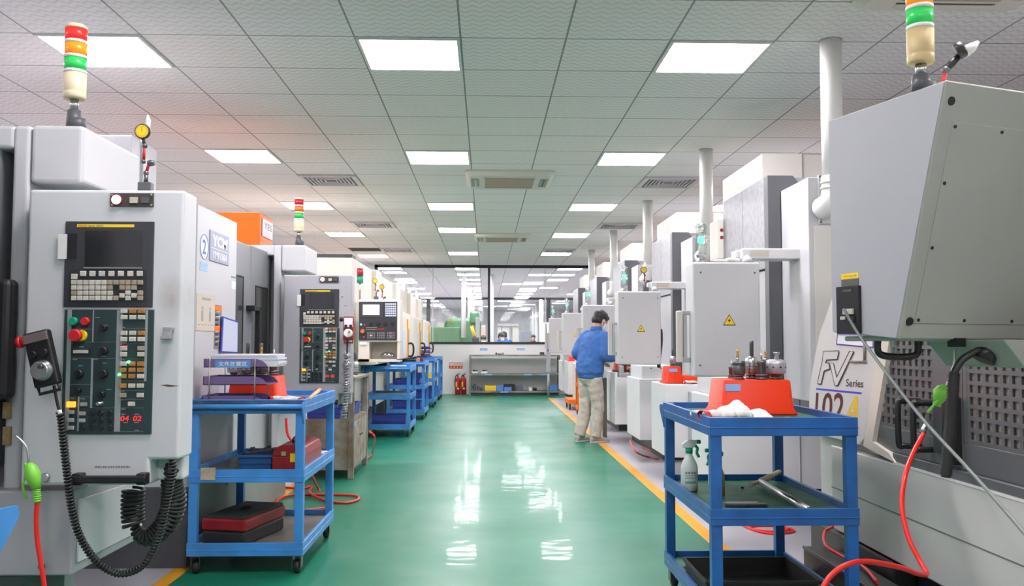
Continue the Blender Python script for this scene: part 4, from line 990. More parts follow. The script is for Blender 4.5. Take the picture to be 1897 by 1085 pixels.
# red handled pliers and wooden stick
mb = MB(); c = aY(545, 727, 5.0); c.z = TT+0.02
t = thing('pliers', 'red handled pliers on the first trolley next to the gloves', 'pliers', (c.x, 5.02, TT))
for s_ in (-1, 1): part('handle', MB().tube(smooth_path([(c.x-0.02, 5.0+s_*0.004, TT+0.012), (c.x+0.02, 5.02+s_*0.028, TT+0.016), (c.x+0.06, 5.04+s_*0.022, TT+0.012), (c.x+0.085, 5.05+s_*0.012, TT+0.009)], 5), 0.007, 8), redp, t)
part('jaw', MB().tube([(c.x-0.02, 5.0, TT+0.012), (c.x-0.055, 4.985, TT+0.010), (c.x-0.075, 4.98, TT+0.008)], [0.010, 0.008, 0.003], 8), steeld, t)
a, b = aY(572, 732, 4.96), Vector((-1.03, 5.60, TT+0.036))
mb = MB().tube([Vector((a.x, 4.96, TT+0.02)), b], [0.012, 0.014], 12)
t = thing('wooden_stick', 'pale wooden stick lying diagonally across the first trolley', 'stick', (a.x, 5.0, TT))
part('stick', mb, wood, t); part('red_tip', MB().cyl(b-Vector((0.006, 0.04, 0.001)), b+Vector((0.003, 0.02, 0.001)), 0.0145), redp, t)
mb = MB(); mb.box(aY(490, 735, 4.9).x, aY(505, 735, 4.9).x, 4.90, 4.95, TT, TT+0.022); solo('tape_roll', mb, mat('tape_brown', (0.35, 0.22, 0.10), 0.5), 'small brown cardboard piece in front of the orange block on the first trolley', 'cardboard', (-1.2, 4.92, TT), bevel=0.006)

# middle tier: blue box with grey items, folded red tool box
def bin_(label, x0, x1, y0, y1, z, h, m_, group=None, ribs=True, name='storage_bin', inner=None, rim=0.008):
    t = thing(name, label, 'storage bin', ((x0+x1)/2, (y0+y1)/2, z), group)
    mb = MB(); tp = 0.008; w_ = 0.004
    o = [Vector((x0+tp, y0+tp, z)), Vector((x1-tp, y0+tp, z)), Vector((x1-tp, y1-tp, z)), Vector((x0+tp, y1-tp, z))]
    u = [Vector((x0, y0, z+h)), Vector((x1, y0, z+h)), Vector((x1, y1, z+h)), Vector((x0, y1, z+h))]
    ui = [Vector((x0+w_, y0+w_, z+h)), Vector((x1-w_, y0+w_, z+h)), Vector((x1-w_, y1-w_, z+h)), Vector((x0+w_, y1-w_, z+h))]
    oi = [Vector((x0+tp+w_, y0+tp+w_, z+w_)), Vector((x1-tp-w_, y0+tp+w_, z+w_)), Vector((x1-tp-w_, y1-tp-w_, z+w_)), Vector((x0+tp+w_, y1-tp-w_, z+w_))]
    V = o+u+ui+oi; F = [(3, 2, 1, 0)]
    for i in range(4):
        j = (i+1) % 4; F += [(i, j, 4+j, 4+i), (4+i, 4+j, 8+j, 8+i), (8+i, 8+j, 12+j, 12+i)]
    F.append((12, 13, 14, 15)); mb.add(V, F); part('tub', mb, m_, t)
    mb = MB(); r_ = rim
    for X0, X1, Y0, Y1 in ((x0-r_, x1+r_, y0-r_, y0), (x0-r_, x1+r_, y1, y1+r_), (x0-r_, x0, y0, y1), (x1, x1+r_, y0, y1)):
        mb.box(X0, X1, Y0, Y1, z+h-0.014, z+h)
        if ribs: mb.box(X0+0.003, X1-0.003, Y0+0.003, Y1-0.003, z+h*0.45, z+h*0.5)
    part('rim', mb, m_, t)
    return t
a, b = aY(434, 862, 4.92), aY(500, 862, 4.92)
bin_('dark blue plastic box on the middle tier of the first left trolley', a.x, b.x-0.01, 5.0, 5.3, TM, 0.085, mat('box_navy', (0.02, 0.10, 0.28), 0.42))
t = thing('hand_tool', 'dark metal parts lying in the dark blue box on the first trolley', 'tool', (a.x+0.1, 5.15, TM+0.02))
mb = MB(); mb.obox((a.x+0.10, 5.12, TM+0.092), (0.9, 0.3, 0.1), (-0.3, 0.9, 0), (0, 0, 1), 0.10, 0.02, 0.008); part('bar', mb, steeld, t, bevel=0.003)
part('knob', MB().cyl((a.x+0.06, 5.1, TM+0.02), (a.x+0.05, 5.1, TM+0.115), 0.014), darkg, t); part('wire', MB().tube(smooth_path([(a.x+0.15, 5.1, TM+0.09), (a.x+0.22, 5.15, TM+0.12), (a.x+0.25, 5.1, TM+0.09)], 6), 0.003, 6), black, t)
# red cantilever tool box with a roof shaped lid
t = thing('red_toolbox', 'glossy red metal tool box with pitched lid on the middle tier of the first trolley', 'tool box', (-1.1, 5.2, TM))
X0, X1, Y0, Y1 = aY(499, 860, 4.92).x+0.012, aY(587, 860, 4.98).x-0.055, 4.93, 5.42
mb = MB(); mb.box(X0, X1, Y0, Y1, TM, TM+0.085); part('box', mb, redd, t, bevel=0.006)
xm_ = (X0+X1)/2; mb = MB(); mb.prism([(X0-0.002, Y0-0.002, TM+0.086), (X1+0.002, Y0-0.002, TM+0.086), (xm_+0.075, Y0-0.002, TM+0.128), (xm_+0.03, Y0-0.002, TM+0.146), (xm_-0.03, Y0-0.002, TM+0.146), (xm_-0.075, Y0-0.002, TM+0.128)], (0, Y1-Y0+0.004, 0)); part('lid', mb, redd, t, bevel=0.004)
mb = MB(); mb.tube(smooth_path([(xm_, Y0+0.12, TM+0.146), (xm_, Y0+0.13, TM+0.168), (xm_, Y0+0.30, TM+0.168), (xm_, Y0+0.31, TM+0.146)], 5), 0.007, 8); part('handle', mb, black, t)
part('sticker', MB().box(X0+0.05, X0+0.075, Y0-0.006, Y0-0.003, TM+0.088, TM+0.11), mat('sticker_olive', (0.35, 0.32, 0.20), 0.5), t)
part('hasp', MB().box(xm_+0.01, xm_+0.04, Y0-0.008, Y0, TM+0.055, TM+0.10), yellowB, t)
glove('crumpled white glove on the middle tier at the right of the red tool box', -1.02, 5.62, TM, 1.2, 0.8, cuff=cloth)
# bottom tier: two tone case
t = thing('carrying_case', 'black case with a red band on the bottom tier of the first left trolley', 'case', (-1.4, 5.1, TB))
R0 = math.radians(-13); u = Vector((math.cos(R0), math.sin(R0), 0)); v = Vector((-u.y, u.x, 0)); c = Vector((-1.345, 5.13, TB))
part('lower_shell', MB().obox(c+Vector((0, 0, 0.038)), u, v, (0, 0, 1), 0.125, 0.235, 0.038), blackr, t, bevel=0.016, seg=3)
part('red_band', MB().obox(c+Vector((0, 0, 0.108)), u, v, (0, 0, 1), 0.129, 0.240, 0.033), redd, t, bevel=0.014, seg=3)
part('lid', MB().obox(c+Vector((0, 0, 0.144)), u, v, (0, 0, 1), 0.120, 0.230, 0.010), blackr, t, bevel=0.010, seg=3)
part('handle', MB().tube(smooth_path([c+u*0.0+v*0.06+Vector((0, 0, 0.154)), c+u*0.01+v*0.03+Vector((0, 0, 0.160)), c+u*-0.01-v*0.01+Vector((0, 0, 0.160)), c-v*0.04+Vector((0, 0, 0.154))], 5), 0.006, 8), black, t)

# ================================================================ red hoses on the left
pth = smooth_path([aY(530, 774, 6.6), aY(532, 800, 6.6), aY(540, 815, 6.6), aY(555, 826, 6.6), aY(565, 850, 6.6), aZ(590, 905, 0.012), aZ(612, 930, 0.012), aZ(603, 940, 0.012), aZ(540, 945, 0.012), aZ(512, 935, 0.012), aZ(525, 920, 0.012), aZ(565, 916, 0.012), aZ(650, 917, 0.012), aZ(664, 924, 0.012), aZ(640, 931, 0.012), aZ(600, 926, 0.012), aZ(575, 912, 0.03), aZ(578, 900, 0.012), aZ(560, 904, 0.012), aZ(520, 902, 0.012)], 8)
solo('air_hose', MB().tube(pth, 0.0095, 10), hosered, 'red air hose looped on the green floor behind the first left trolley', 'hose', aZ(590, 920, 0.0))
pth = smooth_path([aY(387, 760, 6.0)+Vector((0.02, 0, 0)), aY(386, 790, 6.0), aY(380, 820, 6.0), aY(377, 838, 6.0)], 6)
pth = smooth_path([aY(684, 800, 9.0), aY(690, 803, 9.0), aY(694, 812, 9.0), aZ(690, 838, 0.012), aZ(684, 846, 0.012), aZ(672, 852, 0.012)], 8)
solo('air_hose', MB().tube(pth, 0.009, 10), hosered, 'red air hose coming out beside the rusty grey cabinet', 'hose', aZ(684, 846, 0.0))

# ================================================================ rusty steel cabinet
t = thing('rusty_cabinet', 'worn grey steel cabinet with open upper shelf beyond the first trolley', 'cabinet', (-1.45, 8.65, 0))
x0, x1, y0, y1 = -1.72, -1.185, 8.15, 9.12
for X in (x0, x1-0.05):
    for Y in (y0, y1-0.05): part('leg', MB().box(X, X+0.05, Y, Y+0.05, 0, 0.90), rusty, t, bevel=0.003)
part('cupboard', MB().box(x0+0.01, x1-0.01, y0+0.01, y1-0.01, 0.08, 0.52), rusty, t, bevel=0.004)
for k in range(2):
    d = part('door', MB().box(x1-0.012, x1-0.003, y0+0.06+k*0.43, y0+0.48+k*0.43, 0.10, 0.50), mat('rusty_door', (0.44, 0.40, 0.37), 0.5, metal=0.2, var=0.5, vs=8, col2=(0.27, 0.17, 0.12)), t, bevel=0.003)
    part('door_knob', MB().cyl((x1-0.003, y0+0.42+k*0.10, 0.36), (x1+0.012, y0+0.42+k*0.10, 0.36), 0.01), steeld, d)
part('top', MB().box(x0-0.01, x1+0.01, y0-0.01, y1+0.01, 0.885, 0.91), rusty, t, bevel=0.003)
part('shelf', MB().box(x0+0.01, x1-0.01, y0+0.01, y1-0.01, 0.52, 0.535), rusty, t)
part('tag', MB().box(x1+0.0, x1+0.003, y0+0.02, y0+0.14, 0.47, 0.50), lblue, t)
bin_('blue parts bin on the open shelf of the rusty cabinet, nearer one', -1.62, -1.24, 8.21, 8.5, 0.5362, 0.11, bluebin, 'blue bins in the rusty cabinet')
bin_('blue parts bin on the open shelf of the rusty cabinet, farther one', -1.62, -1.24, 8.6, 8.95, 0.5362, 0.11, bluebin, 'blue bins in the rusty cabinet')
for k in range(7):
    x, y = -1.57+0.05*k, 8.3+0.1*(k % 2); L_ = R.uniform(0.06, 0.12); a = R.uniform(-0.6, 0.6)
    solo('steel_part', MB().tube([(x, y, 0.56), (x+L_*0.5*math.sin(a), y+0.02, 0.62), (x+L_*math.sin(a), y+0.03, 0.665)], [0.016, 0.013, 0.012], 10), steeld, 'dark steel tool piece standing in the nearer blue bin of the rusty cabinet', 'tool', (x, y, 0.54), 'steel pieces in the blue bins')
for k in range(3):
    x = -1.62+0.17*k
    tool_holder('%s steel tool holder standing on top of the rusty cabinet' % ('left', 'middle', 'right')[k], x+0.02, 8.7, 0.91, ('mill', 'shell', 'mill')[k], 1.15, 'tool holders on the rusty cabinet')
solo('cleaning_rag', MB().ell((-1.3, 8.4, 0.915), (0.09, 0.07, 0.012)), cloth, 'white rag on top of the rusty cabinet', 'rag', (-1.3, 8.4, 0.91))

# ================================================================ cream machines farther along the left row
CY = 10.35
t = cmach = thing('machining_center', 'cream machining centre with a lit display, beyond the rusty cabinet', 'milling machine', (-2.6, CY+1.2, 0), 'cream machining centres of the left row')
mb = MB(); mb.box(-3.9, -1.62, CY, CY+1.75, 0.3, 2.2); mb.box(-3.9, -1.54, CY+0.002, CY+1.75, 0.96, 2.198); part('body', mb, cream, t, bevel=0.01)
mb = MB(); mb.box(-3.8, -1.63, CY+1.75, CY+2.3, 0.3, 2.2); mb.box(-3.8, -1.47, CY+1.752, CY+2.3, 0.96, 2.198); part('side_cabinet', mb, creamL, t, bevel=0.01)
part('base', MB().box(-3.85, -1.70, CY+0.05, CY+2.25, 0, 0.3), dark, t)
part('roof_edge', MB().box(-3.85, -1.545, CY-0.005, CY+0.3, 2.2, 2.235), dark, t)
mb = MB(); mb.box(-1.54, -1.30, CY+0.25, CY+2.25, 0.96, 1.70); part('front_guard', mb, creamL, t, bevel=0.008)
yy = CY+0.55
dr = part('door', MB().box(-1.305, -1.28, yy, yy+1.6, 0.98, 1.66), cream, t, bevel=0.004)
part('door_window', MB().box(-1.283, -1.277, yy+0.2, yy+0.75, 1.02, 1.4), paperb, dr)
yy = CY+1.52
part('yellow_edge', MB().box(-1.282, -1.262, yy, yy+0.09, 0.98, 1.60), yellow, dr)
part('edge_seal', MB().box(-1.282, -1.258, yy+0.11, yy+0.15, 0.98, 1.45), darkg, dr)
part('door_handle', MB().tube(smooth_path([(-1.28, yy+0.07, 1.20), (-1.21, yy+0.07, 1.21), (-1.18, yy+0.07, 1.16), (-1.18, yy+0.07, 1.05), (-1.21, yy+0.07, 1.0), (-1.28, yy+0.07, 1.01)], 4), 0.016, 8), black, dr)
py = 10.0
pn = MB(); px0, px1 = aY(664, 600, py).x, aY(741, 600, py).x; z0, z1_ = aY(700, 633, py).z, aY(700, 554.5, py).z
pn.box(px0, px1, py, py+0.30, z0, z1_); pend_c = part('control_panel', pn, creamL, t, bevel=0.01)
part('panel_support', MB().box(px0+0.02, px1-0.03, py+0.30, CY+0.3, z0+0.05, z1_-0.05), cream, t)
nb = MB(); nb.box(px0, px0+0.12, py+0.01, py+0.3, z0-0.22, z0); nb.box(px1-0.03, px1, py+0.01, py+0.3, z0-0.2, z0); nb.box(px0, px1, py+0.01, py+0.3, z0-0.22, z0-0.19); nb.box(px0, px1, py+0.28, py+0.3, z0-0.2, z0)
sh_ = part('panel_shelf', nb, cream, t)
def crect(u0, v0, u1, v1, d0, d1, mb_=None):     # detail view of this panel: origin (600, 440), scale 2.583
    a, b = aY(600+u0/2.583, 440+v0/2.583, py), aY(600+u1/2.583, 440+v1/2.583, py); mb_ = mb_ or MB()
    return mb_.box(a.x, b.x, py-d1, py-d0, b.z, a.z)
pc = part('panel_plate', crect(168, 306, 350, 492, -0.002, 0.006), mat('panel_black', (0.025, 0.027, 0.032), 0.45), pend_c, bevel=0.002)
part('screen_frame', crect(172, 312, 283, 382, 0.006, 0.012), charc, pend_c); part('screen', crect(187, 320, 267, 370, 0.012, 0.013), lcd, pend_c)
mb = MB()
for i in range(6):
    for j in range(6): crect(294+i*9, 314+j*11, 301+i*9, 322+j*11, 0.006, 0.010, mb)
part('keypad', mb, mat('key_pale_blue', (0.55, 0.60, 0.72), 0.5), pend_c)
def cdisc(u, v, r, m_, nm, d=0.014):
    c = aY(600+u/2.583, 440+v/2.583, py); part(nm, MB().lathe([(r, 0), (r*0.9, d)], (c.x, py-0.006, c.z), 16, 0, (0, -1, 0)), m_, pend_c)
for u in (224, 260, 294, 328): cdisc(u, 412, 0.020, black, 'rotary_switch')
cdisc(178, 415, 0.010, led_g, 'green_indicator', 0.008); cdisc(196, 416, 0.006, led_r, 'red_indicator', 0.006); cdisc(186, 448, 0.024, mat('stop_orange', (0.7, 0.12, 0.03), 0.4), 'emergency_stop_button', 0.03)
cdisc(320, 455, 0.007, led_r, 'red_indicator', 0.006); cdisc(320, 472, 0.007, led_r, 'red_indicator', 0.006); cdisc(192, 474, 0.007, led_r, 'red_indicator', 0.006); cdisc(226, 468, 0.007, led_o, 'amber_indicator', 0.006)
part('digits', crect(257, 432, 290, 442, 0.006, 0.008), redd, pend_c)
for g in (208, 254, 302):
    mb = MB()
    for i in range(4):
        for j in range(3): crect(g+i*10, 452+j*11, g+7+i*10, 460+j*11, 0.006, 0.009, mb)
    part('button_block', mb, mat('key_dark_grey', (0.16, 0.17, 0.18), 0.5), pend_c)
mb = MB()
for i in range(10): crect(204+i*5, 429, 207+i*5, 431, 0.006, 0.007, mb); crect(204+i*5, 438, 207+i*5, 440, 0.006, 0.007, mb)
part('legend_marks', mb, keyw, pend_c)
mb = MB(); crect(172, 498, 206, 512, 0.0, 0.003, mb); part('sticker', mb, paper, pend_c)
fixoff(cmach)
for k, (lab) in enumerate(('cream machining centre second of the cream ones in the left row', 'cream machining centre third of the cream ones in the left row', 'farthest cream machining centre, against the glass wall')):
    c_ = copy_tree(cmach, Vector((-2.6-0.0, CY+1.2+2.70*(k+1), 0)), lab)
    for ch in kids(c_):
        if ch.name.split('.')[0] in ('control_panel', 'panel_support', 'panel_shelf'):
            for g_ in kids(ch): bpy.data.objects.remove(g_)
            bpy.data.objects.remove(ch)
for k in (0, 1, 2): pass
mb = MB(); mb.ell((px0+0.31, py+0.12, z0-0.155), (0.08, 0.06, 0.045), nu=14, nv=8); mb.ell((px0+0.36, py+0.10, z0-0.16), (0.05, 0.05, 0.035), nu=12, nv=7)
solo('plastic_bag', mb, plasticcl, 'crumpled clear plastic bag on the shelf under the lit cream control panel', 'bag', (px0+0.31, py+0.12, z0-0.19))
dial_stand('small yellow dial gauge with red arm on top of the cream control panel', (aY(697, 552, 10.12).x, 10.12, z1_), 0.25, 0.9)
dial_stand('small red jointed gauge stand on the front guard of the first cream machine', (-1.42, 12.4, 1.702), 0.33, 1.1)
x, y = aY(666, 510, 10.25).x, 10.3
th = thing('signal_lamp', 'red and green signal lamp on a stalk against the first cream machine', 'signal lamp', (x, y, z1_))
mb = MB(); mb.cyl((x, y, z1_), (x, y, 1.95), 0.012); part('stalk', mb, steel, th)
part('green_lamp', MB().lathe([(0.036, 0), (0.036, 0.075)], (x, y, 1.90)), greenp, th); part('red_lamp', MB().lathe([(0.036, 0), (0.036, 0.09)], (x, y, 1.977)), redd, th); part('cap', MB().lathe([(0.036, 0), (0.03, 0.012)], (x, y, 2.067)), creamL, th)

# bins and bits on the far trolleys
for i, (y, lab) in enumerate(((11.74, 'nearest far trolley'), (14.36, 'second far trolley'), (17.05, 'third far trolley'), (19.3, 'last far trolley'))):
    X = -1.585
    bin_('blue plastic bin on the bottom tier of the %s in the left row' % lab, X+0.10, X+0.54, y+0.06, y+0.40, TB, 0.14 if i == 0 else 0.15, bluebin, 'blue bins on the far trolleys')
    if i in (1, 2): bin_('blue plastic bin on the middle tier of the %s in the left row' % lab, X+0.12, X+0.52, y+0.1, y+0.5, TM, 0.12, bluebin, 'blue bins on the far trolleys')
    if i == 0:
        mb = MB(); mb.box(X+0.10, X+0.28, y+0.2, y+0.5, TT, TT+0.065); solo('black_box', mb, black, 'black box on top of the nearest far trolley', 'box', (X+0.19, y+0.3, TT), bevel=0.01)
        solo('paper_sheet', MB().box(X+0.3, X+0.5, y+0.3, y+0.6, TT, TT+0.02), paper, 'white papers on top of the nearest far trolley', 'paper', (X+0.4, y+0.4, TT))
    if i == 1:
        mb = MB(); mb.box(X+0.20, X+0.45, y+0.2, y+0.5, TT, TT+0.065); solo('black_box', mb, black, 'black box on top of the second far trolley', 'box', (X+0.3, y+0.3, TT), bevel=0.01)
        for q_, (cx_, m_) in enumerate(((0.47, mat('skin_pink_box', (0.6, 0.32, 0.26), 0.6)), (0.53, redd))): solo('small_box', MB().box(X+cx_, X+cx_+0.05, y+0.1, y+0.2, TT, TT+0.09), m_, ('pinkish small box' if q_ == 0 else 'small dark red box')+' on top of the second far trolley', 'box', (X+cx_, y+0.1, TT))
    if i == 2: solo('yellow_box', MB().box(X+0.44, X+0.56, y+0.02, y+0.1, TM, TM+0.13), yellowB, 'yellow box on the middle tier of the third far trolley', 'box', (X+0.5, y+0.06, TM), bevel=0.004)
t = thing('file_tray_rack', 'blue and purple file trays standing on the last left trolley', 'file tray', (-1.3, 17.9, 0.887))
xq0, xq1 = -1.255, aY(799, 645, 17.4).x
for k, (py_, m_) in enumerate(((646.5, dblue), (653.5, purple), (660, purple))):
    zz = aY(780, py_, 17.4).z; zz = max(zz, 0.888+0.03*(2-k)); mb = MB(); mb.box(xq0, xq1, 17.45, 17.75, zz, zz+0.012); mb.box(xq0, xq1-0.04, 17.45, 17.454, zz, zz+0.05); mb.box(xq0, xq1-0.04, 17.746, 17.75, zz, zz+0.05); part('tray', mb, m_, t)
for X in (xq0+0.02, xq1-0.09): part('rod', MB().cyl((X, 17.46, 0.8895), (X, 17.46, 1.15), 0.006), steel, t)

# ================================================================ right row: grey machining centres
PER = 3.15
O5 = Vector((2.6, 6.9, 0))
rm = thing('machining_center', 'nearest grey machining centre of the right row behind the dark blue trolley', 'milling machine', O5, 'grey machining centres of the right row')
mb = MB(); mb.box(2.0, 3.9, 5.50, 6.01, 0.86, 2.252); mb.box(2.03, 3.9, 6.01, 8.3, 0.86, 1.75)
part('cabinet', mb, white, rm, bevel=0.005)
part('lower_body', MB().box(2.0, 3.9, 6.052, 8.4, 0.24, 0.86), whiteX, rm, bevel=0.005)
part('base', MB().box(1.85, 3.8, 6.25, 8.3, 0.0, 0.24), dark, rm)
a = aY(1483, 800, 6.045); mb = MB().box(a.x-0.004, a.x+0.004, 6.049, 6.053, 0.26, 0.84); part('panel_seam', mb, mat('seam_grey', (0.25, 0.25, 0.26), 0.5), rm)
mb = MB(); mb.prism([(1.91, 6.012, 0.9), (2.0, 6.012, 0.9), (2.0, 6.012, 2.24), (2.125, 6.012, 2.31), (2.085, 6.012, 2.36), (1.91, 6.012, 2.36)], (0, 0.09, 0)); part('dark_frame', mb, darkg, rm, bevel=0.004)
mb = MB(); mb.box(1.912, 3.0, 6.10, 6.62, 1.73, 2.362); mb.box(1.912, 3.0, 6.626, 7.17, 1.73, 2.362); part('head_cover', mb, metalg, rm, bevel=0.004)
mb = MB(); mb.box(1.93, 2.2, 6.10, 7.2, 0.9, 1.73); part('inner_guard', mb, mat('guard_grey', (0.45, 0.46, 0.48), 0.35, var=0.1, vs=3), rm, bevel=0.02, seg=3)
mb = MB(); mb.box(2.15, 2.47, 6.9, 8.07, 2.30, 2.70); mb.box(2.475, 3.5, 6.93, 8.07, 2.25, 2.70); part('spindle_tower', mb, creamL, rm, bevel=0.006)
mb = MB(); mb.box(2.2, 3.4, 6.65, 7.3, 1.73, 2.30); part('tower_base', mb, whiteB, rm)
a, b = aY(1515, 324, 5.496), aY(1550, 415, 5.496)
pl_ = part('duct_plate', MB().box(a.x, a.x+0.22, 5.488, 5.500, b.z, a.z), mat('plate_light_grey', (0.58, 0.59, 0.60), 0.38, var=0.1, vs=8), rm, bevel=0.003)
mb = MB()
for x in (a.x+0.012, a.x+0.208):
    for z in (a.z-0.012, b.z+0.012): mb.lathe([(0.006, 0), (0.006, 0.003)], (x, 5.488, z), 10, 0, (0, -1, 0))
part('plate_screw', mb, black, pl_)
# cream upper door below the duct plate
part('lower_panel', MB().box(2.03, 2.5, 5.492, 5.50, 1.0, b.z-0.01), mat('panel_ivory', (0.66, 0.65, 0.61), 0.4), rm, bevel=0.003)
# box guards in front
for nm, y0, y1, z0, z1 in (('front_box', 6.05, 6.85, 0.23, 0.853), ('front_box', 7.79, 8.52, 0.23, 0.86)):
    part(nm, MB().box(1.565, 1.998, y0, y1, z0, z1), whiteX, rm, bevel=0.008, seg=3)
part('link_box', MB().box(1.75, 1.998, 6.86, 7.78, 0.30, 0.80), whiteB, rm)
part('box_riser', MB().box(1.60, 1.996, 6.10, 6.80, 0.854, 0.985), whiteX, rm, bevel=0.006)
mb = MB()
for k in range(2): mb.lathe([(0.008, 0), (0.008, 0.004)], (1.70+0.1*k, 6.10, 0.96), 10, 0, (0, -1, 0))
part('screw', mb, darkg, rm)
mb = MB()
for k in range(8): z = R.uniform(0.3, 0.75); mb.box(1.5645, 1.5652, 7.80+R.random()*0.01, 7.815+R.random()*0.01, z, z+R.uniform(0.01, 0.03))
part('paint_chip', mb, darkg, rm)
# control pendant seen from behind, with warning triangle
pb = MB().box(1.27, 1.685, 5.48, 5.70, 1.013, 1.717); rp = part('control_panel', pb, whiteR, rm, bevel=0.012, seg=3)
def tri(c, s_, mb_, y, m=0, th=0.001):
    mb_.prism([(c.x-s_, y, c.z-s_*0.8), (c.x+s_, y, c.z-s_*0.8), (c.x, y, c.z+s_*0.95)], (0, -th, 0), m)
c = aY(1351, 593, 5.48)
wt = MB(); tri(c, 0.040, wt, 5.48); w1 = part('warning_triangle', wt, printk, rp)
wt = MB(); tri(c, 0.032, wt, 5.479); part('triangle_face', wt, yellowB, w1)
wt = MB(); wt.prism([(c.x+0.004, 5.478, c.z+0.016), (c.x-0.010, 5.478, c.z-0.006), (c.x-0.001, 5.478, c.z-0.004), (c.x-0.005, 5.478, c.z-0.020), (c.x+0.010, 5.478, c.z+0.002), (c.x+0.001, 5.478, c.z+0.001)], (0, -0.0008, 0)); part('lightning_mark', wt, printk, w1)
mb = MB()
for px, py in ((1298, 504.5), (1297, 676.5), (1400, 676), (1398, 505)):
    q_ = aY(px, py, 5.48); mb.lathe([(0.006, 0), (0.006, 0.002)], (q_.x, 5.48, q_.z), 10, 0, (0, -1, 0))
part('screw', mb, darkg, rp)
mb = MB(); mb.box(1.185, 1.222, 5.56, 5.60, 1.10, 1.42); part('grip', mb, mat('grip_cream', (0.58, 0.55, 0.50), 0.45), rp, bevel=0.006)
mb = MB(); mb.box(1.20, 1.27, 5.565, 5.595, 1.395, 1.42); mb.box(1.20, 1.27, 5.565, 5.595, 1.10, 1.13); mb.box(1.228, 1.250, 5.565, 5.595, 1.13, 1.395); part('grip_bracket', mb, mat('bracket_grey', (0.42, 0.42, 0.42), 0.4), rp, bevel=0.003)
mb = MB(); mb.box(1.63, 2.06, 5.66, 5.86, 1.757, 1.823); mb.box(1.60, 2.03, 5.71, 5.82, 1.765, 1.815); arm = part('panel_arm', mb, whiteX, rm, bevel=0.006)
part('arm_label', MB().box(1.68, 1.80, 5.657, 5.66, 1.77, 1.81), mat('label_cream', (0.62, 0.58, 0.48), 0.6), arm)
part('arm_pivot', MB().cyl((1.66, 5.62, 1.717), (1.66, 5.68, 1.760), 0.03), whiteB, arm)
mb = MB(); mb.tube(smooth_path([(1.69, 5.66, 1.30), (1.715, 5.66, 1.35), (1.72, 5.67, 1.22), (1.70, 5.67, 1.05), (1.70, 5.68, 0.98)], 6), 0.018, 8); part('cable_bundle', mb, black, rm)
# signal tube on the pendant
c = aY(1299, 480, 5.60); x = c.x
sg = part('signal_base', MB().lathe([(0.036, 0), (0.036, 0.02), (0.03, 0.024), (0.03, 0.05), (0.034, 0.052), (0.034, 0.06)], (x, 5.60, 1.717), 22), steel, rm)
part('signal_tube', MB().lathe([(0.036, 0.06), (0.036, 0.235), (0.03, 0.25), (0.02, 0.254)], (x, 5.60, 1.717), 22), plasticcl, sg)
part('signal_core', MB().lathe([(0.018, 0.06), (0.018, 0.12), (0.010, 0.125), (0.010, 0.225), (0.018, 0.23), (0.018, 0.24)], (x, 5.60, 1.717), 16), whitep, sg)
part('green_lamp', MB().lathe([(0.016, 0.13), (0.022, 0.135), (0.022, 0.165), (0.016, 0.17)], (x, 5.60, 1.717), 16), led_g, sg)
# extraction duct to the ceiling
dp = MB(); dx, dyy = 2.12, 5.40
dp.cyl((dx, dyy, CEIL), (dx, dyy, 2.13), 0.064, n=28)
part('duct', dp, pipew, rm)
mb = MB(); mb.tube(smooth_path([(dx, dyy, 2.24), (dx, dyy, 2.14), (dx-0.01, dyy+0.01, 2.085), (dx-0.03, dyy+0.06, 2.06), (dx-0.035, 5.487, 2.055)], 6), 0.070, 26)
for z in (2.20, 2.165): mb.tube([(dx, dyy, z-0.006), (dx, dyy, z+0.006)], 0.076, 26)
part('duct_elbow', mb, pipew, rm)
part('ceiling_collar', MB().cyl((dx, dyy, CEIL), (dx, dyy, CEIL-0.004), 0.069, n=28), galv, rm)
fixoff(rm)
names = ['second grey machining centre of the right row, beside the man in the blue jacket', 'third grey machining centre of the right row, behind the man in the blue jacket', 'fourth grey machining centre of the right row, small in the distance', 'farthest grey machining centre of the right row, near the glass wall']
rms = [rm]
for k, lab in enumerate(names): rms.append(copy_tree(rm, O5+Vector((0, PER*(k+1), 0)), lab))
for k in (0,):   # pliers and rag lying on the nearest pendant
    mb = MB(); cl = []
    for px in (1330, 1342, 1350): cl.append(px)
    mb.tube(smooth_path([(1.50, 5.60, 1.735), (1.54, 5.62, 1.745), (1.58, 5.60, 1.738), (1.60, 5.64, 1.742)], 5), 0.014, 8); mb.ell((1.47, 5.60, 1.733), (0.05, 0.035, 0.014), nu=12, nv=6); mb.ell((1.56, 5.63, 1.738), (0.04, 0.03, 0.018), nu=12, nv=6)
    solo('work_glove', mb, cloth, 'dirty folded glove lying on top of the nearest right control panel beside the green lamp', 'glove', (1.52, 5.6, 1.718))
t = thing('relay_box', 'white box with small red marks left of the speckled grey head cover of the nearest right machine', 'machine box', (1.93, 7.35, 1.97))
t['label'] = 'white box with small red marks beside the speckled grey cover of the nearest right machine'
part('box', MB().box(1.87, 1.99, 7.19, 7.45, 1.9, 2.22), creamL, t, bevel=0.005)
for k in range(2):
    for i in range(3): part('red_mark', MB().box(1.955-i*0.032, 1.978-i*0.032, 7.187, 7.19, 2.12-k*0.06, 2.145-k*0.06), redd, t)
dial_stand('dial gauge on a red arm on the second right panel, above the man', (1.56, 8.75, 1.7185), 0.25, 1.0)
# extra grippers
solo('cable_gland_box', MB().box(1.99, 2.05, 13.0, 13.1, 2.37, 2.5), creamL, 'tiny cream box on the head of the third right machine', 'box', (2.0, 13.05, 2.365))

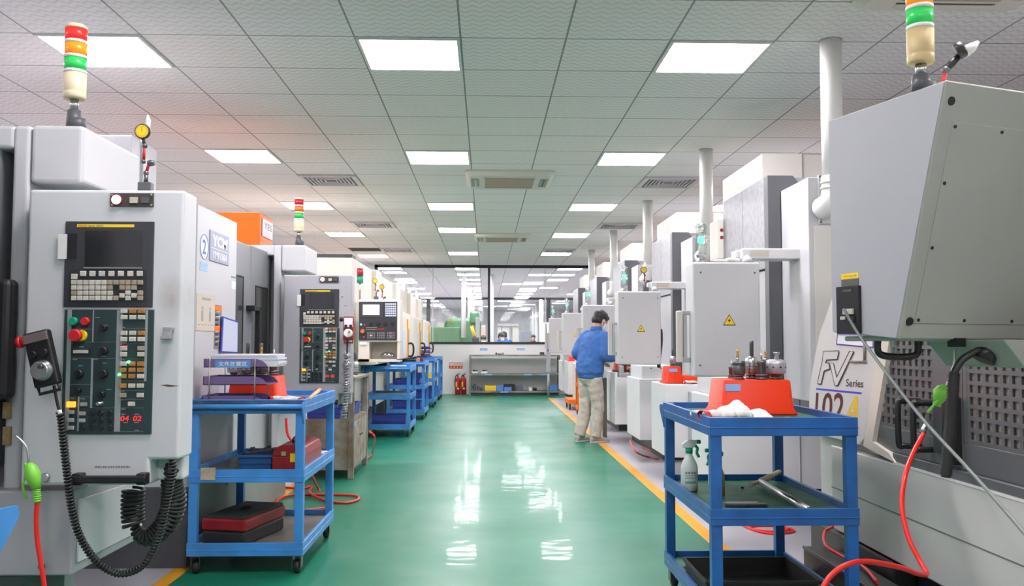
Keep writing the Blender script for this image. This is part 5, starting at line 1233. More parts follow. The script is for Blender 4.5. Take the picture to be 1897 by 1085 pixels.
# things standing on the box guards
papers = ('white papers lying on the raised guard of the %s right machine')
for k, nm in enumerate(('nearest', 'second', 'third', 'fourth')):
    d = PER*k
    solo('paper_sheet', MB().obox((1.765, 6.45+d, 0.992), (0.98, 0.17, 0), (-0.17, 0.98, 0), (0, 0, 1), 0.125, 0.13, 0.005), paper, papers % nm, 'paper', (1.8, 6.45+d, 0.9865), 'papers on the right machine guards')
    if k < 4:
        tool_block('tool_block', 'orange stepped block on the %s white guard box of the right row' % nm, 1.60, 1.93, 7.93+d, 8.22+d, 0.862, 0.135 if k else 0.15, step=0.45)
        tool_holder('steel tool holder in the orange block on the %s right guard box' % nm, 1.68, 8.08+d, 1.0 if k else 1.013, 'mill' if k == 0 else 'collet', 0.8, 'tool holders on the right guard boxes')
    if k < 3:
        glove('white and red glove beside the orange block on the %s right guard box' % nm, 1.78, 7.86+d, 0.862, 0.3+k, 0.8)
t = thing('pliers', 'thin black wire frame glasses by the glove on the nearest right guard box', 'safety glasses', (1.9, 7.86, 0.862))
t.name = 'safety_glasses'
for s_ in (0, 0.075): part('lens_rim', MB().tube([(1.88+s_+0.03*math.cos(a), 7.84, 0.885+0.02*math.sin(a)) for a in [2*PI*i/16 for i in range(16)]], 0.003, 6, closed=True), black, t)
for s_ in (-0.03, 0.105): part('temple', MB().tube([(1.88+s_, 7.84, 0.89), (1.88+s_, 7.93, 0.885), (1.88+s_, 7.96, 0.866)], 0.0025, 6), black, t)
# black vice and steel parts beside the man
t = thing('bench_vice', 'black and steel vice on the guard box right in front of the man', 'vice', (1.66, 10.72, 0.80))
mb = MB(); mb.box(1.57, 1.80, 10.62, 10.76, 0.815, 0.86); mb.box(1.57, 1.63, 10.62, 10.76, 0.86, 0.95); mb.box(1.70, 1.76, 10.62, 10.76, 0.86, 0.93); part('body', mb, steel, t, bevel=0.005)
part('jaw', MB().box(1.632, 1.66, 10.63, 10.75, 0.87, 0.965), black, t); part('screw', MB().cyl((1.50, 10.69, 0.89), (1.80, 10.69, 0.89), 0.013), black, t)
part('bracket', MB().box(1.72, 1.98, 10.63, 10.75, 0.8015, 0.815), whiteB, t)

# orange painted trolleys farther back
make_cart(1.53, 15.05, 'narrow orange trolley partly hidden behind the man', 'orange trolleys', mats=(orangec, trayg), top=0.80, CW=0.24, CL=0.36)
t = thing('orange_dolly', 'low orange dolly on casters under the distant right machine guards', 'dolly', (1.6, 16.8, 0))
part('frame', MB().box(1.50, 1.73, 16.40, 17.15, 0.11, 0.19), orangec, t, bevel=0.004)
for X in (1.53, 1.70):
    for Y in (16.45, 17.10): part('caster', MB().cyl((X-0.012, Y, 0.045), (X+0.012, Y, 0.045), 0.045).box(X-0.015, X+0.015, Y-0.02, Y+0.02, 0.08, 0.11), blackr, t)
fb = [c for c in kids(rms[4]) if c.name.startswith('front_box') and OFF[c] is not None]
for c in fb:
    if min(v.co.y for v in c.data.vertices) > 0.5: bpy.data.objects.remove(c)
solo('steel_post', MB().box(1.47, 1.52, 11.34, 11.40, 0, 0.78), mat('leg_grey_brown', (0.16, 0.14, 0.12), 0.5), 'grey brown steel post just right of the man beside the white guard box', 'post', (1.5, 11.37, 0))

# ================================================================ near right machine with perforated doors
XM = 1.75
fv = thing('machining_center', 'large cream grey machining centre at the right edge with perforated dark doors', 'milling machine', (2.8, 3.2, 0))
def fx_(px, py, X=XM): return aX(px, py, X)
# end panel with the curved far edge
cur = [fx_(1560, 470), fx_(1555, 505), fx_(1542, 548), fx_(1528, 590), fx_(1519.5, 612), fx_(1510, 655), fx_(1502, 700), fx_(1499, 732), fx_(1498, 790)]
ya_, yb_ = fx_(1591, 823), fx_(1619, 812)
pts = [Vector((XM, p.y, p.z)) for p in cur]+[Vector((XM, 4.83, 0.74)), Vector((XM, 4.2, 0.743))]
ir = [fx_(1617.8, 818), fx_(1625, 760), fx_(1649, 632)]
pts += [Vector((XM, ir[0].y+0.10, ir[0].z)), Vector((XM, ir[2].y+0.10, ir[2].z)), Vector((XM, ir[2].y+0.04, 1.65)), Vector((XM, cur[0].y, 1.75))]
mb = MB().prism(pts, (0.30, 0, 0)); part('end_panel', mb, mat('panel_warm_white', (0.66, 0.64, 0.62), 0.4, var=0.05, vs=2), fv, bevel=0.004)
# cream strip between panel and doors
mb = MB().prism([(XM-0.005, ir[0].y+0.10, ir[0].z-0.03), (XM-0.005, ir[0].y, ir[0].z), (XM-0.005, ir[2].y, ir[2].z), (XM-0.005, ir[2].y-0.02, 1.65), (XM-0.005, ir[2].y+0.06, 1.65), (XM-0.005, ir[2].y+0.10, ir[2].z)], (0.10, 0, 0)); part('cream_strip', mb, cream, fv)
k0, k1 = fx_(1617.8, 818), fx_(1661, 857)
mb = MB().prism([(XM-0.005, k0.y, k0.z), (XM-0.005, k1.y+0.06, 0.745), (XM-0.005, k1.y, 0.71), (XM-0.005, k0.y+0.10, k0.z-0.03)], (0.10, 0, 0)); part('corner_strip', mb, cream, fv)
mb = MB(); mb.box(XM, 3.9, 0.2, 4.55, 0.29, 0.705); mb.box(XM+0.06, 3.9, 3.85, 4.86, 0.30, 0.76); mb.box(2.06, 3.9, 0.2, 4.8, 0.70, 1.9); part('body', mb, mat('fv_body', (0.56, 0.56, 0.54), 0.38, var=0.06, vs=2), fv, bevel=0.006)
part('body_seam', MB().box(XM-0.001, XM+0.01, 0.2, 4.55, 0.493, 0.499), mat('seam_dark', (0.16, 0.16, 0.15), 0.6), fv)
part('ledge', MB().box(XM-0.004, XM+0.04, 0.2, 3.84, 0.703, 0.712), mat('ledge_light', (0.62, 0.62, 0.61), 0.4), fv)
part('base', MB().box(XM+0.12, 3.8, 0.3, 4.7, 0.0, 0.29), mat('base_navy', (0.035, 0.045, 0.06), 0.4, var=0.2, vs=3), fv)
# FV lettering
pl = MB(); XL_ = XM-0.0012
def onF(u, v): return fx_(1480+u/4.173, 600+v/4.173, XL_)
def strokes(polys, mb_, dx=0.0):
    for P in polys:
        Q = [onF(*p) for p in P]; mb_.add([Vector((XL_-dx, q_.y, q_.z)) for q_ in Q], [list(range(len(Q)))])
Fp = [(190, 210), (310, 207), (297, 272), (215, 276), (205, 300), (232, 300), (240, 345), (195, 362), (172, 462), (145, 462), (150, 430), (182, 290)]
Vp = [(240, 300), (268, 305), (293, 412), (392, 210), (425, 212), (300, 475), (278, 475)]
sh = MB()
for P in (Fp, Vp):
    strokes([[(u+6, v+9) for u, v in P]], sh)
part('letter_shadow', sh, mat('letter_shadow', (0.13, 0.12, 0.12), 0.5), fv)
el = MB(); strokes([Fp, Vp], el, 0.0006); part('letter_face', el, mat('letter_face', (0.64, 0.62, 0.62), 0.45), fv)
ol = MB()
for P in (Fp, Vp):
    Q = [onF(*p) for p in P]; Q = [Vector((XL_-0.0008, q_.y, q_.z)) for q_ in Q]; ol.tube(Q, 0.0022, 4, closed=True)
part('letter_outline', ol, printk, fv)
bars = MB()
for a, b in (((405, 290), (525, 290)), ((515, 290), (515, 100))):
    A_, B_ = onF(*a), onF(*b); bars.tube([Vector((XL_-0.004, A_.y, A_.z)), Vector((XL_-0.004, B_.y, B_.z))], 0.007, 6)
part('hook_bracket', bars, mat('bracket_brown', (0.22, 0.19, 0.16), 0.5), fv)
mb = MB(); A_, B_ = onF(133, 500), onF(485, 534)
mb.add([(XL_, A_.y, A_.z+0.004), (XL_, B_.y, B_.z+0.004), (XL_, B_.y, B_.z-0.005), (XL_, A_.y, A_.z-0.005)], [(0, 1, 2, 3)]); part('blue_rule', mb, mat('rule_blue', (0.05, 0.05, 0.55), 0.5), fv)
def ftext(s, p00, p10, p01, m_, nm, bold=0.0):
    a, b, c = onF(*p00), onF(*p10), onF(*p01); q_ = MB(); text(q_, s, a, b-a, c-a, 0, bold); part(nm, q_, m_, fv)
ftext('Series', (362, 482), (497, 492), (366, 424), printk, 'series_lettering', 0.01)
ftext('102', (120, 745), (340, 768), (133, 528), maroon, 'model_number', 0.01)
mb = MB(); strokes([[(432, 560), (452, 560), (455, 745), (425, 745), (425, 705), (395, 700), (380, 745), (345, 745)]], mb); 
part('model_letter', mb, mat('letter_yellow', (0.85, 0.55, 0.01), 0.45), fv)
mb = MB(); strokes([[(424, 610), (426, 680), (402, 680)]], mb, 0.0006); part('letter_hole', mb, MATS['panel_warm_white'], fv)
fr_ = MB(); Q = [onF(300, 108), onF(292, 155), onF(575, 180), onF(575, 118)]; Q = [Vector((XL_, q_.y, q_.z)) for q_ in Q]; Q[0].z += 0.02; Q[3].z += 0.02; Q[3].y -= 0.0
fr_.tube(Q, 0.004, 4, closed=True); part('badge_frame', fr_, mat('frame_violet', (0.15, 0.10, 0.50), 0.5), fv)
mb = MB().prism([q_+Vector((0.0006, 0, 0)) for q_ in Q], (0.0003, 0, 0)); part('badge', mb, printw, fv)

# perforated doors: a real grid of bars in front of a tan backing
XD = XM+0.015
steelp = mat('door_charcoal', (0.125, 0.128, 0.135), 0.35, var=0.12, vs=4, metal=0.2)
def perf(y0, y1, nm):
    d = part(nm, MB().box(XD, XD+0.02, y0, y1, 0.751, 0.8545), steelp, fv, bevel=0.003)
    part('top_panel', MB().box(XD, XD+0.02, y0, y1, 1.51, 1.95), steelp, d, bevel=0.003)
    return d
def grid(d, ya, yb, z0, z1, py_=0.0535, pz=0.0428):
    g = MB(); ny = int((yb-ya)/py_); nz = int((z1-z0)/pz)
    for k in range(ny+1): Y = ya+k*py_; g.box(XD+0.001, XD+0.008, Y-0.0095, Y+0.0095, z0, z1)
    for k in range(nz+1): Z = z0+k*pz; g.box(XD+0.0004, XD+0.0072, ya-0.0095, ya+ny*py_+0.0095, Z-0.0075, Z+0.0075)
    o = part('perforated_sheet', g, steelp, d)
    part('inner_mesh', MB().box(XD+0.011, XD+0.016, ya, ya+ny*py_, z0, z1), mat('mesh_taupe', (0.30, 0.255, 0.225), 0.6, var=0.25, vs=2), d)
    return ya+ny*py_
d1 = perf(3.30, 4.06, 'door'); ye = grid(d1, 3.515, 4.0, 0.862, 1.50)
part('door_stile', MB().box(XD, XD+0.02, 3.30, 3.505, 0.855, 1.51), steelp, d1); part('door_stile', MB().box(XD, XD+0.02, ye+0.0096, 4.06, 0.855, 1.51), steelp, d1)
d2 = perf(2.20, 3.295, 'door'); ye = grid(d2, 2.35, 3.27, 0.862, 1.50)
part('door_stile', MB().box(XD, XD+0.02, 2.20, 2.34, 0.855, 1.51), steelp, d2); part('door_stile', MB().box(XD, XD+0.02, ye+0.0096, 3.295, 0.855, 1.51), steelp, d2)
mb = MB(); mb.box(XD+0.03, XD+0.05, 2.1, 4.1, 0.71, 1.95); part('door_backing', mb, dark, fv)
part('bottom_rail', MB().box(XM+0.001, XD+0.03, 2.1, 3.86, 0.712, 0.75), steelp, fv, bevel=0.004)
for Y in (3.50, 3.63):
    h_ = MB(); zt_, zb_ = 0.985, 0.805
    h_.tube(smooth_path([(XD, Y, zt_), (XM-0.055, Y, zt_), (XM-0.075, Y, zt_-0.012), (XM-0.075, Y, zb_+0.012), (XM-0.055, Y, zb_), (XD, Y, zb_)], 4), 0.0125, 10); part('door_handle', h_, black, d1)
mb = MB(); mb.box(XM-0.02, XD, 3.37, 3.46, 0.80, 1.02); part('handle_plate', mb, charc, d1, bevel=0.004)
part('handle_plate', MB().box(XM-0.03, XD, 3.31, 3.37, 0.77, 1.02), black, d1, bevel=0.003)

# ---- swung control pendant in front of it (its own rotated frame: u right, v away)
PO = Vector((1.157, 2.2, 1.23)); ang = math.atan2(0.345, 0.939)
cp = thing('control_pendant', 'big grey green control box hanging at the upper right with a lamp tower', 'control pendant', PO, rot=(0, 0, ang))
W_ = 0.62; H_ = 0.653
prof = [(0.178, 0), (0.426, 0.022), (0.426, H_-0.006), (0.0, H_), (0.0, H_-0.006)]
mb = MB(); mb.prism([(0, v, z) for v, z in prof], (W_, 0, 0)); box_ = part('housing', mb, greenwhite, cp, bevel=0.007, seg=3)
mb = MB(); mb.prism([(-0.002, v, z) for v, z in [(0.182, 0.004), (0.422, 0.025), (0.422, H_-0.010), (0.006, H_-0.006)]], (0.003, 0, 0)); part('side_panel', mb, whiteB, box_)
# back cover with screws, raised slightly on the leaning face
n_ = Vector((0, -H_, -0.178)).normalized(); e1 = Vector((1, 0, 0)); e2 = Vector((0, -0.178, H_)).normalized()
o_ = Vector((0, 0.178, 0))
def bp_(a, b, d=0.0): return o_+e1*a+e2*b+n_*d
Ls = math.hypot(0.178, H_)
mb = MB(); c0, c1, c2, c3 = bp_(0.045, 0.045), bp_(W_-0.05, 0.045), bp_(W_-0.05, Ls-0.10), bp_(0.045, Ls-0.10)
mb.prism([c0, c1, c2, c3], n_*0.003); part('back_cover', mb, greenwhite, box_, bevel=0.001)
mb = MB()
for a, b in ((0.055, 0.055), (0.055, 0.25), (0.055, 0.42), (0.055, Ls-0.112), (0.22, 0.055), (0.22, Ls-0.112), (0.4, 0.055)):
    mb.lathe([(0.0045, 0), (0.0045, 0.0025)], bp_(a, b, 0.003), 12, 0, n_)
part('screw', mb, black, box_)
for a, b in ((0.028, 0.05), (0.028, Ls-0.05)): part('plug', MB().lathe([(0.012, 0), (0.011, 0.004)], bp_(a, b), 18, 0, n_), black, box_)
# local coordinates of a pixel on the side face (u = 0)
def side(px, py):
    d = ray(px, py); ca, sa = math.cos(ang), math.sin(ang)
    o2 = Vector((0, 0, CAMZ))-PO; ux = ca*o2.x+sa*o2.y; dx_ = ca*d.x+sa*d.y; t_ = -ux/dx_; p = o2+d*t_
    return -sa*p.x+ca*p.y, p.z
def srect(px0, py0, px1, py1, d, nm, m_, par, **k):
    v0, z0 = side(px0, (py0+py1)/2)[0], side((px0+px1)/2, py0)[1]; v1, z1 = side(px1, (py0+py1)/2)[0], side((px0+px1)/2, py1)[1]
    return part(nm, MB().box(-0.002-d, -0.001, min(v0, v1), max(v0, v1), min(z0, z1), max(z0, z1)), m_, par, **k)
pt = srect(1555, 530, 1597, 618, 0.010, 'port_plate', black, cp, bevel=0.002)
srect(1570, 572, 1588, 582, 0.016, 'connector', keyw, pt); srect(1565, 586, 1574, 592, 0.015, 'connector', keyw, pt); srect(1578, 586, 1590, 594, 0.015, 'connector', steeld, pt)
srect(1568, 536, 1584, 541, 0.012, 'port_slot', steeld, pt)
st_ = srect(1560, 506, 1592, 516, 0.001, 'yellow_sticker', yellowB, cp)
srect(1560, 517, 1592, 529, 0.001, 'grey_sticker', mat('sticker_charcoal', (0.10, 0.10, 0.09), 0.5), cp)
v0, z0 = side(1564, 513.5); v1, z1 = side(1589, 508.5); mb = MB(); text(mb, 'TO SLIDE', (-0.0042, v0, z0), (0, v1-v0, 0), (0, 0, z1-z0)); part('sticker_print', mb, printk, st_)
# underside: block, U handle
part('under_block', MB().prism([(0.235, 0.05, 0.0), (0.30, 0.04, -0.075), (W_, 0.04, -0.085), (W_, 0.05, 0.0)], (0, 0.26, 0)).box(0.02, W_, 0.19, 0.40, -0.004, 0.01), greenwhite, cp, bevel=0.004)
def loc_(px, py, Y):
    p = aY(px, py, Y)-PO; ca, sa = math.cos(ang), math.sin(ang); return Vector((ca*p.x+sa*p.y, -sa*p.x+ca*p.y, p.z))
part('u_handle', MB().tube(smooth_path([loc_(1627, 622, 2.50), loc_(1626, 648, 2.50), loc_(1636, 658, 2.50), loc_(1665, 661, 2.50), loc_(1692, 659, 2.50), loc_(1700, 650, 2.50), loc_(1700, 624, 2.50)], 5), 0.010, 10), black, cp)
part('clip', MB().tube([loc_(1655, 628, 2.49), loc_(1658, 655, 2.49)], 0.010, 8), plasticcl, cp)
# hook and lamp tower
pth = MB(); pth.box(0.20, 0.235, 0.17, 0.20, -0.02, 0.004); part('hook', pth, black, cp)
tv_ = side(1701, 165)[0]+0.016
signal_tower(0.028, tv_, H_-0.002, cp, [('green_lamp', glow_g), ('amber_lamp', glow_o), ('red_lamp', glow_r)], r=0.034, h0=0.075, lens=0.042, body=0.092, mat_body=mat('ivory_dark', (0.58, 0.44, 0.22), 0.45))
# dial gauge lying across the pendant's top edge
t = thing('dial_indicator', 'dark blurred dial gauge leaning out over the top of the grey green control box', 'dial indicator', PO+Vector((0.0, 0.2, H_)), 'dial gauges on magnetic bases')
b0 = aY(1740, 150, 2.42); b0.z = PO.z+H_
P = [b0+Vector((0, 0, 0.004)), aY(1752, 130, 2.42), aY(1763, 118, 2.42), aY(1777, 103, 2.42), aY(1800, 88, 2.42), aY(1812, 78, 2.42)]
part('lower_arm', MB().tube([P[0], P[1]], 0.006, 8), redp, t); part('joint', MB().ell(P[1], (0.011, 0.011, 0.011), nu=10, nv=6), steeld, t)
part('upper_arm', MB().tube([P[1], P[2], P[3]], [0.007, 0.011, 0.008], 8), black, t)
ax_ = (P[4]-P[3]).normalized()
part('dial_case', MB().lathe([(0.020, 0), (0.024, 0.004), (0.024, 0.020), (0.018, 0.024)], P[3]+ax_*0.004-Vector((0.012, 0, -0.006)), 20, 0, (0.80, -0.4, 0.45)), black, t)
part('probe', MB().tube([P[3].lerp(P[4], 0.3), P[4], P[5]], [0.017, 0.014, 0.005], 12), whitep, t)
part('magnet_base', MB().box(b0.x-0.02, b0.x+0.02, 2.405, 2.435, PO.z+H_, PO.z+H_+0.012), darkg, t)

# cable, coil, air gun and hoses hanging below
pc_ = smooth_path(P3([(1815, 648), (1800, 655), (1785, 664), (1775, 676), (1768, 690)], 2.42), 6)
pc2 = smooth_path(P3([(1768, 688), (1765, 730), (1762, 780), (1757, 830), (1752, 884)], 2.42), 8)
t = thing('corrugated_cable', 'thick black ribbed cable hanging below the right hand control box', 'cable', pc_[0])
part('connector', MB().tube([aY(1835, 640, 2.42), aY(1822, 668, 2.42)], [0.024, 0.030], 12), black, t)
part('lead', MB().tube(pc_, 0.010, 10), black, t)
rr_ = []; rib = []
L_ = 0; n_r = 70
for k in range(n_r*2+1):
    f_ = k/(n_r*2); i = f_*(len(pc2)-1); j = min(int(i), len(pc2)-2); rib.append(pc2[j].lerp(pc2[j+1], i-j)); rr_.append((0.0172 if k % 2 else 0.0128)*(1 if 0.03 < f_ < 0.97 else 0.8))
part('ribbed_sleeve', MB().tube(rib, rr_, 14), blackr, t)
air_gun('lime green air gun hanging under the right hand control box', [(1768, 648), (1752, 716), (1750, 714), (1737, 744), (1735, 752)], 2.50, 0.9)
t = thing('hose_coupling', 'steel hose coupling at the door handles where the red hose begins', 'coupling', aY(1708, 800, 3.35))
part('coupling', MB().tube([aY(1716, 785, 3.38), aY(1708, 803, 3.38)], [0.009, 0.012], 10), steel, t)
pth = smooth_path([aY(1711, 803, 3.37), aY(1706, 812, 3.36), aY(1692, 838, 3.3), aY(1677, 880, 3.2), aY(1671, 937, 3.15), aY(1683, 995, 3.1), aY(1705, 1040, 3.05), aY(1717, 1062, 3.0), aY(1700, 1062, 2.95), aY(1673, 1052, 2.9), aY(1620, 1041, 2.85), aY(1585, 1041, 2.8), aY(1552, 1055, 2.78), aY(1528, 1082, 2.77), aY(1518, 1120, 2.76), aY(1516, 1180, 2.76)], 8)
solo('air_hose', MB().tube(pth, 0.0085, 10), hosered, 'bright red air hose curving down in front of the right hand machine', 'hose', pth[-1])
pth = smooth_path([aY(1563, 572, 2.52), aY(1600, 633, 2.45), aY(1700, 765, 2.2), aY(1800, 875, 2.0), aY(1897, 986, 1.8), aY(1990, 1100, 1.65)], 8)
solo('grey_cable', MB().tube(pth, 0.0042, 8), mat('cable_grey', (0.17, 0.19, 0.18), 0.4), 'taut grey cable running diagonally from the port plate to the right edge', 'cable', pth[0])
mb = MB().tube(smooth_path([aZ(1545, 975, 0.30)+Vector((0, 0.0, 0)), aZ(1528, 985, 0.26), aZ(1530, 1010, 0.24), aZ(1560, 1030, 0.22), aZ(1600, 1050, 0.22), aZ(1625, 1078, 0.22)], 8), 0.008, 8)
solo('air_hose', mb, redp, 'dark red hose lying over the black floor boxes at the lower right', 'hose', aZ(1560, 1030, 0.22))

# black swarf boxes on the floor between trolley and machine
for x0, x1, y0, y1, z0, z1, lab in ((1.60, 1.745, 3.0, 4.55, 0, 0.20, 'long black floor box at the foot of the right hand machine'), (1.765, 1.865, 3.9, 4.9, 0, 0.275, 'black box behind the long floor box at the right')):
    t = thing('swarf_box', lab, 'box', ((x0+x1)/2, (y0+y1)/2, 0)); part('box', MB().box(x0, x1, y0, y1, 0.003, z1), mat('swarf_black', (0.03, 0.036, 0.036), 0.45, var=0.25, vs=4), t, bevel=0.006)
    part('edge', MB().box(x0-0.004, x0+0.004, y0, y1, z1-0.012, z1+0.002), steeld, t)
t = thing('foot_block', 'small black block in front of the long floor box at the right', 'block', (1.53, 4.3, 0)); part('block', MB().box(1.535, 1.590, 4.28, 4.45, 0.0, 0.12), mat('swarf_black', (0, 0, 0)), t, bevel=0.006); part('stud', MB().cyl((1.56, 4.36, 0.12), (1.56, 4.36, 0.135), 0.015), steeld, t)

# ================================================================ on the right trolley
tb = tool_block('tool_block', 'large orange tool holder block on the dark blue right trolley', aY(1337, 740, 4.14).x, aY(1473, 740, 4.14).x, 4.14, 4.42, TT, 0.16, flange=0.012)
zt3 = TT+0.16
for i, (px, kd, sc_, yy) in enumerate(((1369, 'brass', 0.84, 4.24), (1393, 'mill', 0.95, 4.30), (1411, 'collet', 0.92, 4.21), (1420, 'brass', 0.80, 4.38), (1437, 'shell', 0.92, 4.25), (1355, 'collet', 0.6, 4.38))):
    x = aY(px, 700, yy).x
    tool_holder(('brass tipped tool holder at the left of', 'tall steel end mill holder in', 'slim dark collet holder in the middle of', 'brass tipped holder at the back right of', 'wide satin steel chuck at the right of', 'small dark collet at the back left of')[i]+' the right trolley block', x, yy, zt3, kd, sc_)
glove('white glove with red cuff in front of the orange block on the right trolley', aY(1338, 762, 3.85).x, 3.82, TT, 0.25, 1.3)
glove('second white glove with red cuff, under the first on the right trolley', aY(1322, 765, 3.85).x, 3.98, TT, 1.9, 0.9)
a = aY(1395, 768, 3.85)
# crumpled cloths
for i, (px, yy, rx, ry, rz) in enumerate(((1362, 4.04, 0.075, 0.055, 0.062), (1398, 3.93, 0.085, 0.065, 0.036))):
    m_ = MB(); c = Vector((aY(px, 765, yy).x, yy, TT)); m_.ell(c+Vector((0, 0, 0)), (rx, ry, rz), nu=22, nv=12)
    for v in m_.v:
        d = v-c; k_ = 1+0.16*math.sin(9*d.x/rx*0.6+3*d.y/ry)+0.10*math.sin(13*d.y/ry*0.5+i); v.x = c.x+d.x*k_; v.y = c.y+d.y*k_; v.z = max(TT, c.z+d.z*k_)
    solo('cleaning_cloth', m_, mat('cloth_pure', (0.78, 0.76, 0.74), 0.9, bump=0.4, bs=60), ('crumpled white cloth against the left of the large orange block', 'folded white cloth in front of the large orange block')[i], 'cloth', c)
solo('steel_nut', MB().lathe([(0.018, 0), (0.018, 0.012), (0.01, 0.014)], (aY(1458, 770, 3.85).x, 3.85, TT), 6), steel, 'small steel nut at the foot of the large orange block', 'nut', (1.28, 3.85, TT))
# spray bottles on the middle tier
def spray(label, px, yy, lm, trig, fill, s=1.0, face=1):
    x = aY(px, 880, yy).x; z = TM
    t = thing('spray_bottle', label, 'spray bottle', (x, yy, z), 'spray bottles on the right trolley')
    r = 0.037*s
    part('bottle', MB().lathe([(r*0.85, 0), (r, 0.006), (r, 0.09*s), (r*0.98, 0.105*s), (r*0.8, 0.125*s), (r*0.45, 0.15*s), (r*0.36, 0.156*s), (r*0.36, 0.168*s)], (x, yy, z), 28), lm, t)
    part('collar', MB().lathe([(0.016*s, 0), (0.016*s, 0.022*s)], (x, yy, z+0.163*s), 20), trig, t)
    mb = MB(); mb.prism([(x-0.03*s*face, yy-0.011*s, z+0.186*s), (x+0.018*s*face, yy-0.011*s, z+0.186*s), (x+0.032*s*face, yy-0.011*s, z+0.203*s), (x+0.034*s*face, yy-0.011*s, z+0.218*s), (x-0.006*s*face, yy-0.011*s, z+0.222*s), (x-0.032*s*face, yy-0.011*s, z+0.205*s)], (0, 0.022*s, 0)); part('spray_head', mb, whitep if face > 0 else trig, t, bevel=0.004)
    mb = MB(); mb.tube(smooth_path([(x+0.024*s*face, yy, z+0.198*s), (x+0.037*s*face, yy, z+0.185*s), (x+0.034*s*face, yy, z+0.165*s), (x+0.044*s*face, yy, z+0.145*s)], 4), 0.0065*s, 8); part('trigger', mb, trig, t)
    part('nozzle', MB().cyl((x+0.030*s*face, yy, z+0.212*s), (x+0.050*s*face, yy, z+0.212*s), 0.009*s), trig, t)
    # print on the label
    lab = MB(); zc = z+0.035*s
    for row, (hh, n_) in enumerate(((0.010, 6), (0.004, 9), (0.004, 7), (0.008, 4))):
        zz = zc+(0, 0.022, 0.032, 0.042)[row]*s
        for k in range(n_):
            a0 = math.radians(-130+80*k/n_); a1 = math.radians(-130+80*(k+0.7)/n_)
            V = [(x+r*1.012*math.cos(a), yy+r*1.012*math.sin(a), zz+(hh*s if q_ else 0)) for q_, a in ((0, a0), (0, a1), (1, a1), (1, a0))]; lab.add(V, [(0, 1, 2, 3)], 1 if row else 0)
    part('label_print', lab, [greenp, mat('print_grey', (0.15, 0.22, 0.18), 0.6)], t)
    if fill: part('orange_band', MB().lathe([(r*1.005, 0.012*s), (r*1.005, 0.055*s)], (x, yy, z), 28), fill, t)
    return t
bott = mat('bottle_milky', (0.62, 0.68, 0.66), 0.3)
spray('white spray bottle with green trigger at the left of the right trolley middle tier', 1277, 4.28, bott, greenp, None, 1.08)
spray('spray bottle with green head and brown label, behind the front post', 1327, 4.08, mat('bottle_grey_green', (0.35, 0.38, 0.32), 0.3), greenp, mat('label_rust', (0.42, 0.16, 0.06), 0.6, var=0.3, vs=60), 1.0, -1)
# brush with metal tube
t = thing('floor_brush', 'grey tube tool with pale wooden scraper head on the right trolley middle tier', 'scraper', (1.25, 4.2, TM))
P0, P1 = aZ(1410, 893, TM+0.03), aZ(1500, 945, TM+0.016)
part('tube', MB().tube([P0, P1], 0.016, 14), steel, t)
a = aZ(1390, 897, TM+0.03); b = aZ(1445, 880, TM+0.03)
mb = MB(); mb.tube(smooth_path([a, a.lerp(b, 0.35), a.lerp(b, 0.7)+Vector((0, 0, 0.01)), b+Vector((0, 0, 0.02))], 5), [0.010]*5+[0.016]*5+[0.012]*5+[0.008], 10); part('wooden_head', mb, mat('head_wood', (0.55, 0.47, 0.32), 0.5), t)
a_ = aZ(1345, 935, TM+0.004)
solo('steel_ruler', MB().box(a_.x-0.01, a_.x+0.17, a_.y-0.03, a_.y+0.01, TM, TM+0.012), steeld, 'flat steel bars lying on the middle tier near the front rail', 'steel bar', (a_.x, a_.y, TM), bevel=0.002)
solo('steel_ruler', MB().box(a_.x+0.0, a_.x+0.15, a_.y+0.02, a_.y+0.05, TM, TM+0.010), steel, 'shorter bright steel bar just behind the flat steel bars on the middle tier', 'steel bar', (a_.x, a_.y+0.03, TM), bevel=0.002)
mb = MB(); a = aZ(1375, 905, TM); mb.ell(a+Vector((0, 0, 0.006)), (0.008, 0.01, 0.006), nu=8, nv=5); solo('screw_bit', mb, black, 'tiny black bit lying on the green mat of the right trolley', 'bit', a)
bin_('black open crate on the bottom tier of the right trolley', aZ(1288, 1060, TB+0.07).x, 1.40, 3.80, 4.22, TB, 0.085, blackr, name='crate')
# hoses on the floor behind
def floor_hose(label, pts, r=0.008, m_=None):
    solo('air_hose', MB().tube(smooth_path([aZ(x, y, r+0.001) for x, y in pts], 8), r, 8), m_ or hosered, label, 'hose', aZ(pts[0][0], pts[0][1], 0))
floor_hose('tangled red hose on the grey floor seen through the right trolley', [(1375, 972), (1400, 981), (1440, 984), (1460, 980), (1440, 974), (1400, 974), (1390, 979), (1430, 988), (1470, 984), (1462, 978)])
mb = MB().tube(smooth_path([aY(1168, 816, 9.6), aY(1170, 822, 9.5), aY(1180, 838, 9.3), aZ(1200, 846, 0.01), aZ(1215, 849, 0.012), aZ(1221, 849.5, 0.012)], 8), 0.010, 8)
solo('air_hose', mb, mat('hose_dusky', (0.50, 0.05, 0.05), 0.4), 'dusky red hose hanging from under the white guard box beside the man', 'hose', aZ(1229, 849, 0))
floor_hose('red hose on the floor under the second right guard box', [(1190, 828), (1200, 832), (1208, 835)], 0.010, MATS['hose_dusky'])

